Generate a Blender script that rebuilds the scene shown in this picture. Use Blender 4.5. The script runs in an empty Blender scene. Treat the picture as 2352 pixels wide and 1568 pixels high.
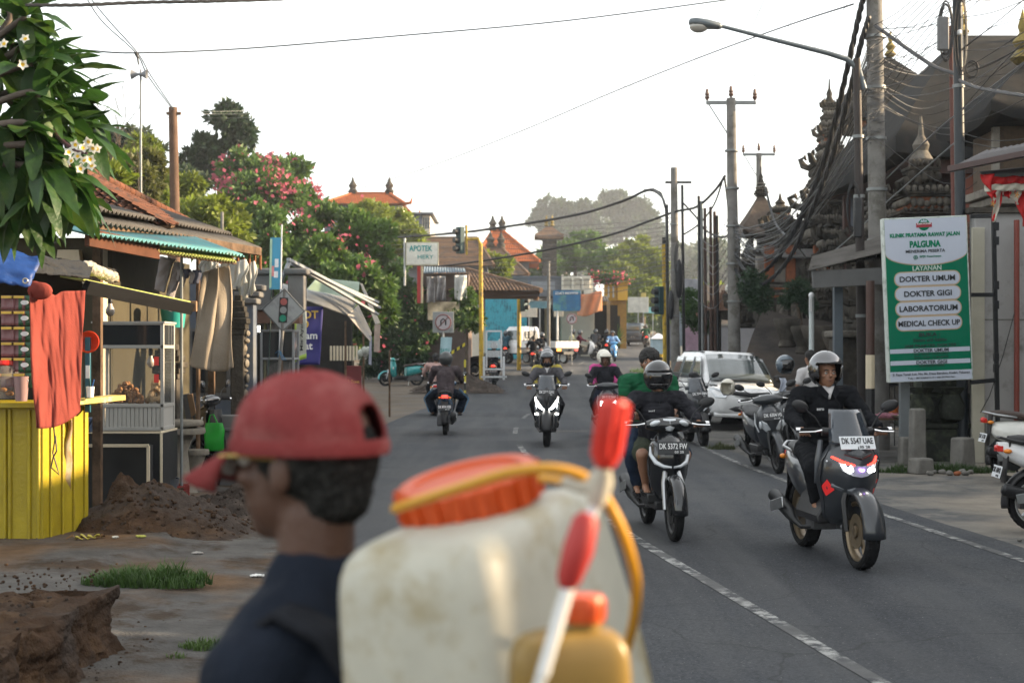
import bpy, math, random
import numpy as np
from mathutils import Vector, Matrix, Euler, noise
R=math.radians; V=Vector; pi=math.pi
random.seed(7); rs=np.random.RandomState(7)
SC=bpy.context.scene; COL=SC.collection
# ---------------- camera, sky, sun, exposure
F=3267.0; HZ=808.0; CX=1176.0; CH=1.65      # focal length and horizon for a picture 2352 wide
cd=bpy.data.cameras.new('camera'); cam=bpy.data.objects.new('camera',cd); COL.objects.link(cam); SC.camera=cam
cam.location=(0,0,CH); cam.rotation_euler=(pi/2,0,0)
cd.sensor_width=36; cd.lens=50; cd.shift_y=24/2352; cd.clip_end=2000; cd.clip_start=.05
cd.dof.use_dof=True; cd.dof.focus_distance=11.5; cd.dof.aperture_fstop=4.0
SUN_EL,SUN_AZ=19.0,82.0                     # azimuth clockwise from the view direction
W=bpy.data.worlds.new('World'); SC.world=W; W.use_nodes=True
wn=W.node_tree.nodes; wl=W.node_tree.links; bg=wn['Background']
sky=wn.new('ShaderNodeTexSky'); sky.sky_type='NISHITA'; sky.sun_disc=False
sky.sun_elevation=R(SUN_EL); sky.sun_rotation=R(SUN_AZ); sky.dust_density=2.0; sky.air_density=1.0; sky.ozone_density=1.0
# a thin bright veil of morning haze lies over the blue: pale, less saturated, still brightest round the sun
shs=wn.new('ShaderNodeHueSaturation'); shs.inputs['Saturation'].default_value=.62; wl.new(sky.outputs[0],shs.inputs['Color'])
svm=wn.new('ShaderNodeVectorMath'); svm.operation='ADD'; svm.inputs[1].default_value=(4.05,4.0,3.66); wl.new(shs.outputs[0],svm.inputs[0])
wl.new(svm.outputs[0],bg.inputs[0]); bg.inputs[1].default_value=0.076
sd=bpy.data.lights.new('sun','SUN'); sd.energy=5.0; sd.angle=R(.6); sd.color=(1,.76,.48)
so=bpy.data.objects.new('sun',sd); COL.objects.link(so)
sdir=V((math.sin(R(SUN_AZ))*math.cos(R(SUN_EL)),math.cos(R(SUN_AZ))*math.cos(R(SUN_EL)),math.sin(R(SUN_EL))))
so.rotation_euler=sdir.to_track_quat('Z','Y').to_euler(); so.location=(30,0,30)
SC.view_settings.view_transform='Standard'; SC.view_settings.look='None'; SC.view_settings.gamma=1
SC.view_settings.use_curve_mapping=False; SC.view_settings.exposure=1.66
SC.cycles.max_bounces=6; SC.cycles.diffuse_bounces=3; SC.cycles.glossy_bounces=3; SC.cycles.transmission_bounces=5
SC.cycles.transparent_max_bounces=12; SC.cycles.volume_bounces=0; SC.cycles.use_denoising=True
SC.cycles.caustics_reflective=False; SC.cycles.caustics_refractive=False
# ---------------- helpers
def P(px,py,Y): return V(((px-CX)*Y/F, Y, CH-(py-HZ)*Y/F))
def terr(Y): return 0.0 if Y<42 else (.033*(Y-42) if Y<170 else .033*128)
def G(px,Y,dz=0): return V(((px-CX)*Y/F, Y, terr(Y)+dz))
MATS={}
def mat(name,c,rough=.6,metal=0,var=.18,vs=6,bump=.0,bs=40,c2=None,c2s=2.0,c2t=(.5,.62),coat=0,emit=0,trans=0,sss=0,spec=.5,transl=0,alpha=1,stripes=None,c3=None):
    if name in MATS: return MATS[name]
    c,c2,c3=[None if q is None else (q if emit or metal>.5 else tuple(x*(.70+.25*min(1,max(0,(max(q)-.3)/.35))) for x in q)) for q in (c,c2,c3)]
    m=bpy.data.materials.new(name); m.use_nodes=True; n=m.node_tree.nodes; l=m.node_tree.links; b=n['Principled BSDF']
    b.inputs['Roughness'].default_value=rough; b.inputs['Metallic'].default_value=metal
    b.inputs['Coat Weight'].default_value=coat; b.inputs['Coat Roughness'].default_value=.08
    b.inputs['Specular IOR Level'].default_value=spec*(.25 if rough>=.8 else 1)
    b.inputs['Transmission Weight'].default_value=trans
    if sss: b.inputs['Subsurface Weight'].default_value=sss; b.inputs['Subsurface Radius'].default_value=(.04,.03,.02)
    tc=n.new('ShaderNodeTexCoord'); nt=n.new('ShaderNodeTexNoise'); nt.inputs['Scale'].default_value=vs; nt.inputs['Detail'].default_value=6; nt.inputs['Roughness'].default_value=.65
    oi=n.new('ShaderNodeObjectInfo'); ad=n.new('ShaderNodeVectorMath'); ad.operation='ADD'
    l.new(tc.outputs['Object'],ad.inputs[0]); l.new(oi.outputs['Random'],ad.inputs[1])
    l.new(ad.outputs[0],nt.inputs['Vector'])
    mr=n.new('ShaderNodeMapRange'); mr.inputs[1].default_value=.3; mr.inputs[2].default_value=.7; mr.inputs[3].default_value=1-var; mr.inputs[4].default_value=1+var
    l.new(nt.outputs['Fac'],mr.inputs[0])
    cur=None
    if c2 is not None:
        n2=n.new('ShaderNodeTexNoise'); n2.inputs['Scale'].default_value=c2s; n2.inputs['Detail'].default_value=8; n2.inputs['Roughness'].default_value=.7; l.new(ad.outputs[0],n2.inputs['Vector'])
        r2=n.new('ShaderNodeMapRange'); r2.inputs[1].default_value=c2t[0]; r2.inputs[2].default_value=c2t[1]; l.new(n2.outputs['Fac'],r2.inputs[0])
        mx=n.new('ShaderNodeMix'); mx.data_type='RGBA'; mx.inputs[6].default_value=(*c,1); mx.inputs[7].default_value=(*c2,1); l.new(r2.outputs[0],mx.inputs[0]); cur=mx.outputs[2]
        if c3 is not None:
            n3=n.new('ShaderNodeTexNoise'); n3.inputs['Scale'].default_value=c2s*.37; n3.inputs['Detail'].default_value=7; l.new(ad.outputs[0],n3.inputs['Vector'])
            r3=n.new('ShaderNodeMapRange'); r3.inputs[1].default_value=.48; r3.inputs[2].default_value=.6; l.new(n3.outputs['Fac'],r3.inputs[0])
            m3=n.new('ShaderNodeMix'); m3.data_type='RGBA'; m3.inputs[7].default_value=(*c3,1); l.new(cur,m3.inputs[6]); l.new(r3.outputs[0],m3.inputs[0]); cur=m3.outputs[2]
    hs=n.new('ShaderNodeHueSaturation')
    if cur is not None: l.new(cur,hs.inputs['Color'])
    else: hs.inputs['Color'].default_value=(*c,1)
    l.new(mr.outputs[0],hs.inputs['Value'])
    l.new(hs.outputs[0],b.inputs['Base Color'])
    if rough<.75:
        rr=n.new('ShaderNodeMapRange'); rr.inputs[3].default_value=max(0,rough*.8); rr.inputs[4].default_value=min(1,rough*1.25+.03); l.new(nt.outputs['Fac'],rr.inputs[0]); l.new(rr.outputs[0],b.inputs['Roughness'])
    if bump:
        nb=n.new('ShaderNodeTexNoise'); nb.inputs['Scale'].default_value=bs; nb.inputs['Detail'].default_value=6; l.new(tc.outputs['Object'],nb.inputs['Vector'])
        bp=n.new('ShaderNodeBump'); bp.inputs['Strength'].default_value=min(1,bump); bp.inputs['Distance'].default_value=.02; l.new(nb.outputs['Fac'],bp.inputs['Height']); l.new(bp.outputs[0],b.inputs['Normal'])
    if emit: b.inputs['Emission Color'].default_value=(*c,1); b.inputs['Emission Strength'].default_value=emit
    if alpha<1: b.inputs['Alpha'].default_value=alpha
    if transl:
        t=n.new('ShaderNodeBsdfTranslucent'); l.new(hs.outputs[0],t.inputs[0]); ms=n.new('ShaderNodeMixShader'); ms.inputs[0].default_value=transl
        l.new(b.outputs[0],ms.inputs[1]); l.new(t.outputs[0],ms.inputs[2]); l.new(ms.outputs[0],n['Material Output'].inputs[0])
    MATS[name]=m; return m
class MB:
    def __init__(s): s.v=[]; s.f=[]
    def add(s,vs,fs):
        o=len(s.v); s.v+=[tuple(v) for v in vs]; s.f+=[tuple(i+o for i in f) for f in fs]; return s
    def box(s,c,d,rot=None,taper=1):
        x,y,z=d[0]/2,d[1]/2,d[2]/2; t=taper
        vs=[V(p) for p in ((-x,-y,-z),(x,-y,-z),(x,y,-z),(-x,y,-z),(-x*t,-y*t,z),(x*t,-y*t,z),(x*t,y*t,z),(-x*t,y*t,z))]
        if rot is not None:
            m=Euler(rot).to_matrix() if not isinstance(rot,Matrix) else rot; vs=[m@v for v in vs]
        c=V(c); return s.add([v+c for v in vs],[(0,3,2,1),(4,5,6,7),(0,1,5,4),(1,2,6,5),(2,3,7,6),(3,0,4,7)])
    def tube(s,pts,r,n=8,cap=True,flat=1):
        pts=[V(p) for p in pts]; k=len(pts); rr=r if isinstance(r,(list,tuple)) else [r]*k; rings=[]; up=None
        for i,p in enumerate(pts):
            t=(pts[min(i+1,k-1)]-pts[max(i-1,0)]).normalized()
            if up is None: up=V((0,0,1)) if abs(t.z)<.9 else V((0,1,0))
            a=t.cross(up)
            if a.length<1e-4: a=t.cross(V((1,0,0)))
            a.normalize(); b=a.cross(t).normalized(); up=b
            rings.append([p+a*math.cos(2*pi*j/n)*rr[i]+b*math.sin(2*pi*j/n)*rr[i]*flat for j in range(n)])
        return s.loft(rings,cap)
    def cyl(s,a,b,r,r2=None,n=12): return s.tube([a,b],[r,r if r2 is None else r2],n)
    def loft(s,rings,cap=True,close=True):
        n=len(rings[0]); vs=[p for r in rings for p in r]; fs=[]
        for i in range(len(rings)-1):
            for j in range(n if close else n-1):
                j2=(j+1)%n; fs.append((i*n+j,i*n+j2,(i+1)*n+j2,(i+1)*n+j))
        if cap: fs.append(tuple(range(n-1,-1,-1))); fs.append(tuple((len(rings)-1)*n+j for j in range(n)))
        return s.add(vs,fs)
    def lathe(s,prof,c=(0,0,0),n=16,axis='z'):
        rings=[]
        for r,z in prof:
            ring=[]
            for j in range(n):
                a=2*pi*j/n; x,y=r*math.cos(a),r*math.sin(a)
                ring.append(V(c)+(V((x,y,z)) if axis=='z' else V((z,x,y)) if axis=='x' else V((x,z,y))))
            rings.append(ring)
        return s.loft(rings,True)
    def ell(s,c,r,n=12,m=8,rot=None):
        rings=[]; c=V(c); R3=Euler(rot).to_matrix() if rot else None
        r=(r,r,r) if isinstance(r,(int,float)) else r
        for i in range(m+1):
            th=pi*(i+.02 if i==0 else i-.02 if i==m else i)/m; ring=[]
            for j in range(n):
                a=2*pi*j/n; p=V((r[0]*math.sin(th)*math.cos(a),r[1]*math.sin(th)*math.sin(a),r[2]*math.cos(th)))
                if R3: p=R3@p
                ring.append(p+c)
            rings.append(ring)
        return s.loft(rings,True)
    def grid(s,f,nu,nv):
        vs=[V(f(i/nu,j/nv)) for j in range(nv+1) for i in range(nu+1)]
        return s.add(vs,[(j*(nu+1)+i,j*(nu+1)+i+1,(j+1)*(nu+1)+i+1,(j+1)*(nu+1)+i) for j in range(nv) for i in range(nu)])
    def prism(s,poly,ax,d0,d1):
        # poly: 2-D points; ax: axis of extrusion
        def q(p,d): return {'x':(d,p[0],p[1]),'y':(p[0],d,p[1]),'z':(p[0],p[1],d)}[ax]
        n=len(poly); return s.add([q(p,d0) for p in poly]+[q(p,d1) for p in poly],[tuple(range(n-1,-1,-1)),tuple(range(n,2*n))]+[(i,(i+1)%n,(i+1)%n+n,i+n) for i in range(n)])
    def quad(s,a,b,c,d): return s.add([a,b,c,d],[(0,1,2,3)])
    def slab(s,a,b,c,d,t):
        # four corners, thickened against the normal
        a,b,c,d=map(V,(a,b,c,d)); n=(b-a).cross(d-a).normalized()*t
        return s.add([a,b,c,d,a-n,b-n,c-n,d-n],[(0,1,2,3),(7,6,5,4),(0,4,5,1),(1,5,6,2),(2,6,7,3),(3,7,4,0)])
    def mesh(s,name='m',smooth=None):
        me=bpy.data.meshes.new(name); me.from_pydata(s.v,[],s.f); me.update()
        if smooth: me.shade_smooth(); me.set_sharp_from_angle(angle=R(smooth))
        return me
def sel(r,cx,cy,w,d,n=16,e=3.0):
    # superellipse ring in x,y; r unused height marker
    out=[]
    for j in range(n):
        a=2*pi*j/n; c,s_=math.cos(a),math.sin(a)
        out.append((cx+w*math.copysign(abs(c)**(2/e),c),cy+d*math.copysign(abs(s_)**(2/e),s_),r))
    return out
def fix_normals(me):
    import bmesh
    b=bmesh.new(); b.from_mesh(me); bmesh.ops.recalc_face_normals(b,faces=b.faces); b.to_mesh(me); b.free()
def part(name,mb,m,parent=None,smooth=35,bevel=0,solid=0,loc=None,rot=None,label=None,kind=None,sub=0):
    me=mb if isinstance(mb,bpy.types.Mesh) else mb.mesh(name,smooth)
    if not isinstance(mb,bpy.types.Mesh): fix_normals(me) if not solid else None
    if not me.materials: me.materials.append(m)
    o=bpy.data.objects.new(name,me); COL.objects.link(o)
    if parent: o.parent=parent
    if loc is not None: o.location=loc
    if rot is not None: o.rotation_euler=rot
    if solid:
        x=o.modifiers.new('s','SOLIDIFY'); x.thickness=solid; x.offset=0
    if bevel:
        x=o.modifiers.new('b','BEVEL'); x.width=bevel; x.segments=2; x.limit_method='ANGLE'; x.angle_limit=R(40)
    if sub:
        x=o.modifiers.new('u','SUBSURF'); x.levels=sub; x.render_levels=sub
    if label: o['label']=label
    if kind: o['kind']=kind
    return o
def tag(o,label,cat,group=None,kind=None):
    o['label']=label; o['category']=cat
    if group: o['group']=group
    if kind: o['kind']=kind
    return o
def thing(name,label,cat,loc=(0,0,0),rz=0,group=None,rx=0,ry=0,sc=1):
    o=bpy.data.objects.new(name,None); COL.objects.link(o); o.empty_display_size=.1
    o.location=loc; o.rotation_euler=(rx,ry,rz)
    if sc!=1: o.scale=(sc,sc,sc)
    return tag(o,label,cat,group)
def struct(name,mb,m,**k):
    o=part(name,mb,m,**k); o['kind']='structure'; return o
def single(name,label,cat,mb,m,group=None,**k): return tag(part(name,mb,m,**k),label,cat,group)
def copy_tree(o,parent=None):
    c=o.copy(); COL.objects.link(c)
    if parent is not None: c.parent=parent
    for ch in list(o.children): copy_tree(ch,c)
    return c
TXT={}
def ts_dg():
    with bpy.context.temp_override(scene=TS,view_layer=TS.view_layers[0]):
        d=bpy.context.evaluated_depsgraph_get(); d.update(); return d
TS=bpy.data.scenes.new('workbench')      # an empty side scene: evaluating modifiers there stays quick; removed at the end
def text_mesh(body,bold=.0):
    k=(body,bold)
    if k in TXT: return TXT[k]
    cu=bpy.data.curves.new('t','FONT'); cu.body=body; cu.size=1; cu.offset=bold; cu.align_x='CENTER'; cu.resolution_u=3
    o=bpy.data.objects.new('t',cu); TS.collection.objects.link(o)
    dg=ts_dg()
    me=bpy.data.meshes.new_from_object(o.evaluated_get(dg)); bpy.data.objects.remove(o)
    co=np.empty(len(me.vertices)*3); me.vertices.foreach_get('co',co); co=co.reshape(-1,3)
    fs=[tuple(p.vertices) for p in me.polygons]
    TXT[k]=(co,fs); return TXT[k]
def text(body,w,h,o,xd,up,m,parent=None,bold=.01,name='lettering',t=.003,kids=True):
    """lettering w wide (None: keep proportions) and h tall, centred on o, as thin solid letters"""
    co,fs=text_mesh(body,bold); a,b=co.min(0),co.max(0); c=(a+b)/2; q=(co-c)/(b-a+1e-9)
    q[:,2]=0
    if w is None: w=h*(b[0]-a[0])/(b[1]-a[1])
    xd=V(xd).normalized(); up=V(up).normalized(); nn=xd.cross(up)
    mb=MB(); o=V(o)
    A=[o+xd*(p[0]*w)+up*(p[1]*h)+nn*t for p in q]
    mb.add(A,fs)
    me=mb.mesh(name); me.materials.append(m); ob=bpy.data.objects.new(name,me); COL.objects.link(ob)
    if parent: ob.parent=parent
    x=ob.modifiers.new('s','SOLIDIFY'); x.thickness=t*.9; x.offset=-1
    return ob
def npmesh(name,verts,nper,m,parent=None,loc=None,kind=None,smooth=False):
    """verts: (N*nper,3) array of separate faces with nper corners"""
    me=bpy.data.meshes.new(name); n=len(verts); me.vertices.add(n); me.vertices.foreach_set('co',verts.astype(np.float32).ravel())
    me.loops.add(n); me.loops.foreach_set('vertex_index',np.arange(n,dtype=np.int32)); me.polygons.add(n//nper)
    me.polygons.foreach_set('loop_start',np.arange(0,n,nper,dtype=np.int32)); me.update(); me.validate()
    me.materials.append(m); o=bpy.data.objects.new(name,me); COL.objects.link(o)
    if parent: o.parent=parent
    if loc is not None: o.location=loc
    if kind: o['kind']=kind
    return o
def leaves(blobs,n,size,aspect=.42,shell=.55,droop=.0,seed=1):
    """leaf rhombi spread through ellipsoid clumps [(centre,radii)]"""
    r=np.random.RandomState(seed); vol=np.array([b[1][0]*b[1][1]*b[1][2] for b in blobs])**.72; pr=vol/vol.sum()
    # every clump breaks into small sub-clumps, so gaps and light and dark patches appear
    subs=[];
    for (c,rad),p in zip(blobs,pr):
        k=max(5,int(150*p)); d=r.normal(size=(k,3)); d/=np.linalg.norm(d,axis=1)[:,None]; rr=r.uniform(shell,1.04,k)[:,None]
        subs.append(np.concatenate([np.array(c)+d*rr*np.array(rad),np.full((k,1),np.mean(rad)*.30)*r.uniform(.6,1.3,(k,1)),np.full((k,1),p/k)],1))
    S=np.concatenate(subs); idx=r.choice(len(S),n,p=S[:,4]/S[:,4].sum())
    d=r.normal(size=(n,3)); d/=np.linalg.norm(d,axis=1)[:,None]
    pos=S[idx,:3]+d*(r.uniform(0,1,(n,1))**.5)*S[idx,3:4]
    L=d*.6+r.normal(size=(n,3))*.55; L[:,2]-=droop; L/=np.linalg.norm(L,axis=1)[:,None]
    Wd=np.cross(L,r.normal(size=(n,3))); Wd/=np.linalg.norm(Wd,axis=1)[:,None]
    s=size*r.uniform(.6,1.3,(n,1)); L=L*s; Wd=Wd*s*aspect*.5
    q=np.stack([pos,pos+L*.45+Wd,pos+L,pos+L*.45-Wd],1); return q.reshape(-1,3)
def evalmesh(o,m=None,name='body'):
    dg=ts_dg(); me=bpy.data.meshes.new_from_object(o.evaluated_get(dg)); old=o.data
    bpy.data.objects.remove(o); bpy.data.meshes.remove(old); me.name=name; return me
def remeshed(mb,vox,it=4,name='body',fac=.5):
    me=mb.mesh('tmp'); fix_normals(me); o=bpy.data.objects.new('tmp',me); TS.collection.objects.link(o)
    x=o.modifiers.new('r','REMESH'); x.mode='VOXEL'; x.voxel_size=vox; x.use_smooth_shade=True
    if it: y=o.modifiers.new('s','SMOOTH'); y.iterations=it; y.factor=fac
    return evalmesh(o,name=name)
class Caps(MB):
    def cap(s,a,b,ra,rb=None,flat=None,n=12):
        a,b=V(a),V(b); rb=ra if rb is None else rb; t=(b-a); L=t.length; t=t.normalized() if L>1e-6 else V((0,0,1))
        pts=[];rr=[]
        for k in range(5):
            th=pi/2*k/5; pts.append(a-t*ra*math.cos(th)); rr.append(max(ra*math.sin(th),ra*.06))
        pts.append(a);rr.append(ra);pts.append(b);rr.append(rb)
        for k in range(4,-1,-1):
            th=pi/2*k/5; pts.append(b+t*rb*math.cos(th)); rr.append(max(rb*math.sin(th),rb*.06))
        return s.tube(pts,rr,n)
    def chain(s,pts,rr,n=12):
        for i in range(len(pts)-1): s.cap(pts[i],pts[i+1],rr[i],rr[i+1],n=n)
        return s
# ---------------- common materials
M=dict(
 steel=mat('steel',(.42,.43,.44),.35,.9,.15,8), dark=mat('dark_plastic',(.018,.018,.02),.45,0,.2,12), rubber=mat('rubber',(.022,.022,.023),.85,0,.25,20,.2,80),
 chrome=mat('chrome',(.75,.75,.75),.12,1,.05,5), black=mat('gloss_black',(.012,.012,.014),.16,0,.1,3,coat=.8), blackmetal=mat('black_metal',(.02,.021,.023),.4,.3,.2,9),
 white=mat('white_paint',(.72,.73,.74),.35,0,.06,3,coat=.3), concrete=mat('concrete',(.23,.22,.20),.9,0,.25,5,.4,50,c2=(.18,.17,.15),c2s=1.6),
 concpole=mat('pole_concrete',(.25,.24,.225),.85,0,.2,4,.3,40,c2=(.16,.15,.13),c2s=3), wood=mat('weathered_wood',(.17,.11,.07),.8,0,.3,9,.3,30,c2=(.09,.06,.04),c2s=4),
 glass=mat('tinted_glass',(.03,.035,.04),.06,0,.05,2,coat=.6), red=mat('red_lens',(.6,.02,.015),.25,0,.1,5), amber=mat('amber_lens',(.8,.25,.02),.25,0,.1,5),
 redlit=mat('lit_tail_light',(1,.035,.02),.3,0,.02,5,emit=1.6), whitelit=mat('lit_head_light',(1,.97,.9),.3,0,.02,5,emit=9), amberlit=mat('lit_amber_light',(1,.30,.03),.3,0,.02,5,emit=2),
 skin=mat('brown_skin',(.34,.17,.10),.5,0,.1,9,.1,90,sss=.08), hair=mat('black_hair',(.012,.010,.009),.6,0,.3,40,.6,120), eyew=mat('eye_white',(.7,.68,.64),.3), 
 plate=mat('black_plate',(.02,.022,.026),.4,0,.1), platew=mat('white_plate',(.72,.74,.76),.4,0,.05), lensw=mat('clear_lens',(.62,.65,.68),.12,.2,.15,14,coat=.5), mirror=mat('mirror_glass',(.8,.82,.85),.05,1,.02),
 iron=mat('rusty_iron',(.10,.055,.04),.7,.3,.3,7,.2,50,c2=(.05,.045,.045),c2s=3), galv=mat('galvanised_pipe',(.20,.21,.21),.5,.6,.2,8), stone=mat('dark_temple_stone',(.085,.075,.063),.95,0,.35,5,.7,25,c2=(.17,.15,.12),c2s=3,c2t=(.52,.7),c3=(.045,.042,.036)),
 brick=mat('temple_brick',(.36,.13,.065),.9,0,.25,7,.4,40,c2=(.20,.09,.06),c2s=3), yellowp=mat('yellow_pole_paint',(.55,.36,.03),.6,0,.2,6,c2=(.3,.2,.05),c2s=5), white_text=mat('white_print',(.8,.8,.8),.5), black_text=mat('black_print',(.015,.015,.02),.5))

def wobble(me,fn):
    n=len(me.vertices); co=np.empty(n*3); no=np.empty(n*3); me.vertices.foreach_get('co',co); me.vertices.foreach_get('normal',no)
    co=co.reshape(-1,3); no=no.reshape(-1,3); d=np.array([fn(V(p)) for p in co.tolist()]); me.vertices.foreach_set('co',(co+no*d[:,None]).ravel()); me.update(); return me
# ---------------- ground, road, markings
def interp(tab,Y):
    if Y<=tab[0][0]:
        (a,b),(c,d)=tab[0],tab[1]; return b+(d-b)*(Y-a)/(c-a)
    for (a,b),(c,d) in zip(tab,tab[1:]):
        if Y<=c:
            t=(Y-a)/(c-a); return b+(d-b)*t
    (a,b),(c,d)=tab[-2],tab[-1]; return d+(d-b)*(Y-c)/(c-a)
CT=[(3,2.35),(7.26,1.83),(10.7,1.28),(14,.88),(18,.52),(24.5,.1),(30,.02),(36,.3),(43,.9),(55,1.9),(72,3.3),(90,6.2),(105,9.7),(125,15.5),(150,24),(190,40)]
RT=[(3,4.75),(7,4.35),(11.2,4.03),(14.1,3.72),(18,3.45),(22.7,3.25),(30,3.35),(36,3.7),(43,4.25),(55,5.0),(70,6.6),(80,8.2),(105,13.2),(125,19),(150,27.5),(190,43.5)]
LT=[(3,-.55),(7,-1.15),(11,-1.8),(16,-2.5),(24,-2.95),(32,-2.9),(40,-2.6),(50,-2.2),(60,-1.8),(72,-1.2),(90,1.8),(105,5.2),(125,11),(150,19.5),(190,35)]
def smoothtab(tab,Y): return (interp(tab,Y-1.5)+interp(tab,Y)+interp(tab,Y+1.5)+interp(tab,Y-3)+interp(tab,Y+3))/5
gx=[-400,-150,-60,-30,-15,-8,-4,0,4,8,15,30,60,150,400]; gy=[-40,-10,0,10,20,30,38,42,50,60,80,100,130,170,220,300,500,1200]
mb=MB(); mb.add([(x,y,terr(y)) for y in gy for x in gx],[(j*15+i,j*15+i+1,(j+1)*15+i+1,(j+1)*15+i) for j in range(len(gy)-1) for i in range(14)])
m_earth=mat('packed_earth',(.17,.13,.095),.95,0,.3,1.3,.6,30,c2=(.10,.08,.06),c2s=.9,c3=(.2,.2,.18))
struct('ground',mb,m_earth,smooth=60)
def strip(name,fl,fr,y0,y1,dz,m,dy=1.0,nx=8,edge=0,gaps=None,**k):
    mb=MB(); n=max(2,int((y1-y0)/dy)); ys=[y0+(y1-y0)*i/n for i in range(n+1)]
    vs=[]
    for y in ys:
        a,b=fl(y),fr(y)
        if edge: a+=edge*(noise.noise(V((y*.9,3,0)))+.5*noise.noise(V((y*3.1,7,0)))); b+=edge*(noise.noise(V((y*.9,11,0)))+.5*noise.noise(V((y*3.3,5,0))))
        vs+=[(a+(b-a)*i/nx,y,terr(y)+dz) for i in range(nx+1)]
    fs=[(j*(nx+1)+i,j*(nx+1)+i+1,(j+1)*(nx+1)+i+1,(j+1)*(nx+1)+i) for j in range(n) for i in range(nx)]
    mb.add(vs,fs); o=part(name,mb,m,smooth=60,**k); o['kind']='structure'; return o
# asphalt with aggregate speckle, worn wheel tracks and patches
def asphalt():
    m=mat('asphalt',(.075,.08,.09),.82,0,.12,.8,.35,180,c2=(.095,.099,.106),c2s=.35,c2t=(.45,.58),c3=(.062,.065,.072))
    n=m.node_tree.nodes; l=m.node_tree.links; b=n['Principled BSDF']; tc=n['Texture Coordinate']
    src=b.inputs['Base Color'].links[0].from_socket
    vo=n.new('ShaderNodeTexVoronoi'); vo.inputs['Scale'].default_value=70; l.new(tc.outputs['Object'],vo.inputs['Vector'])
    mr=n.new('ShaderNodeMapRange'); mr.inputs[1].default_value=0; mr.inputs[2].default_value=1; mr.inputs[3].default_value=.55; mr.inputs[4].default_value=1.45
    l.new(vo.outputs['Color'],mr.inputs[0]); mx=n.new('ShaderNodeMix'); mx.data_type='RGBA'; mx.blend_type='MULTIPLY'; mx.inputs[0].default_value=.8
    l.new(src,mx.inputs[6]); l.new(mr.outputs[0],mx.inputs[7])
    # pale chips
    v2=n.new('ShaderNodeTexNoise'); v2.inputs['Scale'].default_value=55; v2.inputs['Detail'].default_value=2; l.new(tc.outputs['Object'],v2.inputs['Vector'])
    r2=n.new('ShaderNodeMapRange'); r2.inputs[1].default_value=.70; r2.inputs[2].default_value=.74; l.new(v2.outputs['Fac'],r2.inputs[0])
    m2=n.new('ShaderNodeMix'); m2.data_type='RGBA'; m2.inputs[7].default_value=(.22,.22,.21,1); l.new(mx.outputs[2],m2.inputs[6]); l.new(r2.outputs[0],m2.inputs[0])
    # dusty long streaks
    mp=n.new('ShaderNodeMapping'); mp.inputs['Scale'].default_value=(1.2,.07,1); l.new(tc.outputs['Object'],mp.inputs[0])
    v3=n.new('ShaderNodeTexNoise'); v3.inputs['Scale'].default_value=1.6; v3.inputs['Detail'].default_value=5; l.new(mp.outputs[0],v3.inputs['Vector'])
    r3=n.new('ShaderNodeMapRange'); r3.inputs[1].default_value=.42; r3.inputs[2].default_value=.7; r3.inputs[4].default_value=.6; l.new(v3.outputs['Fac'],r3.inputs[0])
    m3=n.new('ShaderNodeMix'); m3.data_type='RGBA'; m3.inputs[7].default_value=(.105,.105,.105,1); l.new(m2.outputs[2],m3.inputs[6]); l.new(r3.outputs[0],m3.inputs[0])
    # fine cracks
    wv=n.new('ShaderNodeTexNoise'); wv.inputs['Scale'].default_value=2.0; l.new(tc.outputs['Object'],wv.inputs['Vector'])
    av=n.new('ShaderNodeMix'); av.data_type='RGBA'; av.blend_type='ADD'; av.inputs[0].default_value=.35; l.new(tc.outputs['Object'],av.inputs[6]); l.new(wv.outputs['Color'],av.inputs[7])
    v4=n.new('ShaderNodeTexVoronoi'); v4.feature='DISTANCE_TO_EDGE'; v4.inputs['Scale'].default_value=.55; l.new(av.outputs[2],v4.inputs['Vector'])
    r4=n.new('ShaderNodeMapRange'); r4.inputs[1].default_value=0; r4.inputs[2].default_value=.006; r4.inputs[3].default_value=.55; r4.inputs[4].default_value=0; l.new(v4.outputs['Distance'],r4.inputs[0])
    m4=n.new('ShaderNodeMix'); m4.data_type='RGBA'; m4.inputs[7].default_value=(.03,.03,.03,1); l.new(m3.outputs[2],m4.inputs[6]); l.new(r4.outputs[0],m4.inputs[0])
    l.new(m4.outputs[2],b.inputs['Base Color']); return m
m_asph=asphalt()
strip('road',lambda y:smoothtab(LT,y),lambda y:smoothtab(RT,y)+.33,-6,190,.014,m_asph,edge=.07,nx=6,dy=.5)
# right apron: patched concrete shoulder
m_apr=mat('apron_concrete',(.25,.235,.21),.9,0,.2,2.2,.35,60,c2=(.14,.14,.14),c2s=.9,c2t=(.46,.56),c3=(.33,.29,.24))
strip('concrete_shoulder',lambda y:smoothtab(RT,y)+.30,lambda y:smoothtab(RT,y)+8,-6,21,.008,m_apr,edge=.09,nx=10,dy=.4)
m_sh2=mat('shoulder_grey',(.13,.125,.118),.92,0,.25,1.6,.35,50,c2=(.20,.19,.17),c2s=1.1)
strip('shoulder_path',lambda y:smoothtab(RT,y)+.28,lambda y:smoothtab(RT,y)+6,21,60,.004,m_sh2,edge=.05,nx=6)
strip('dirt_shoulder',lambda y:smoothtab(LT,y)-6,lambda y:smoothtab(LT,y)+.05,21,75,.006,mat('dusty_shoulder',(.20,.165,.13),.95,0,.25,1.2,.4,40,c2=(.15,.14,.13),c2s=.6),edge=.06,nx=6)
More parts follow.
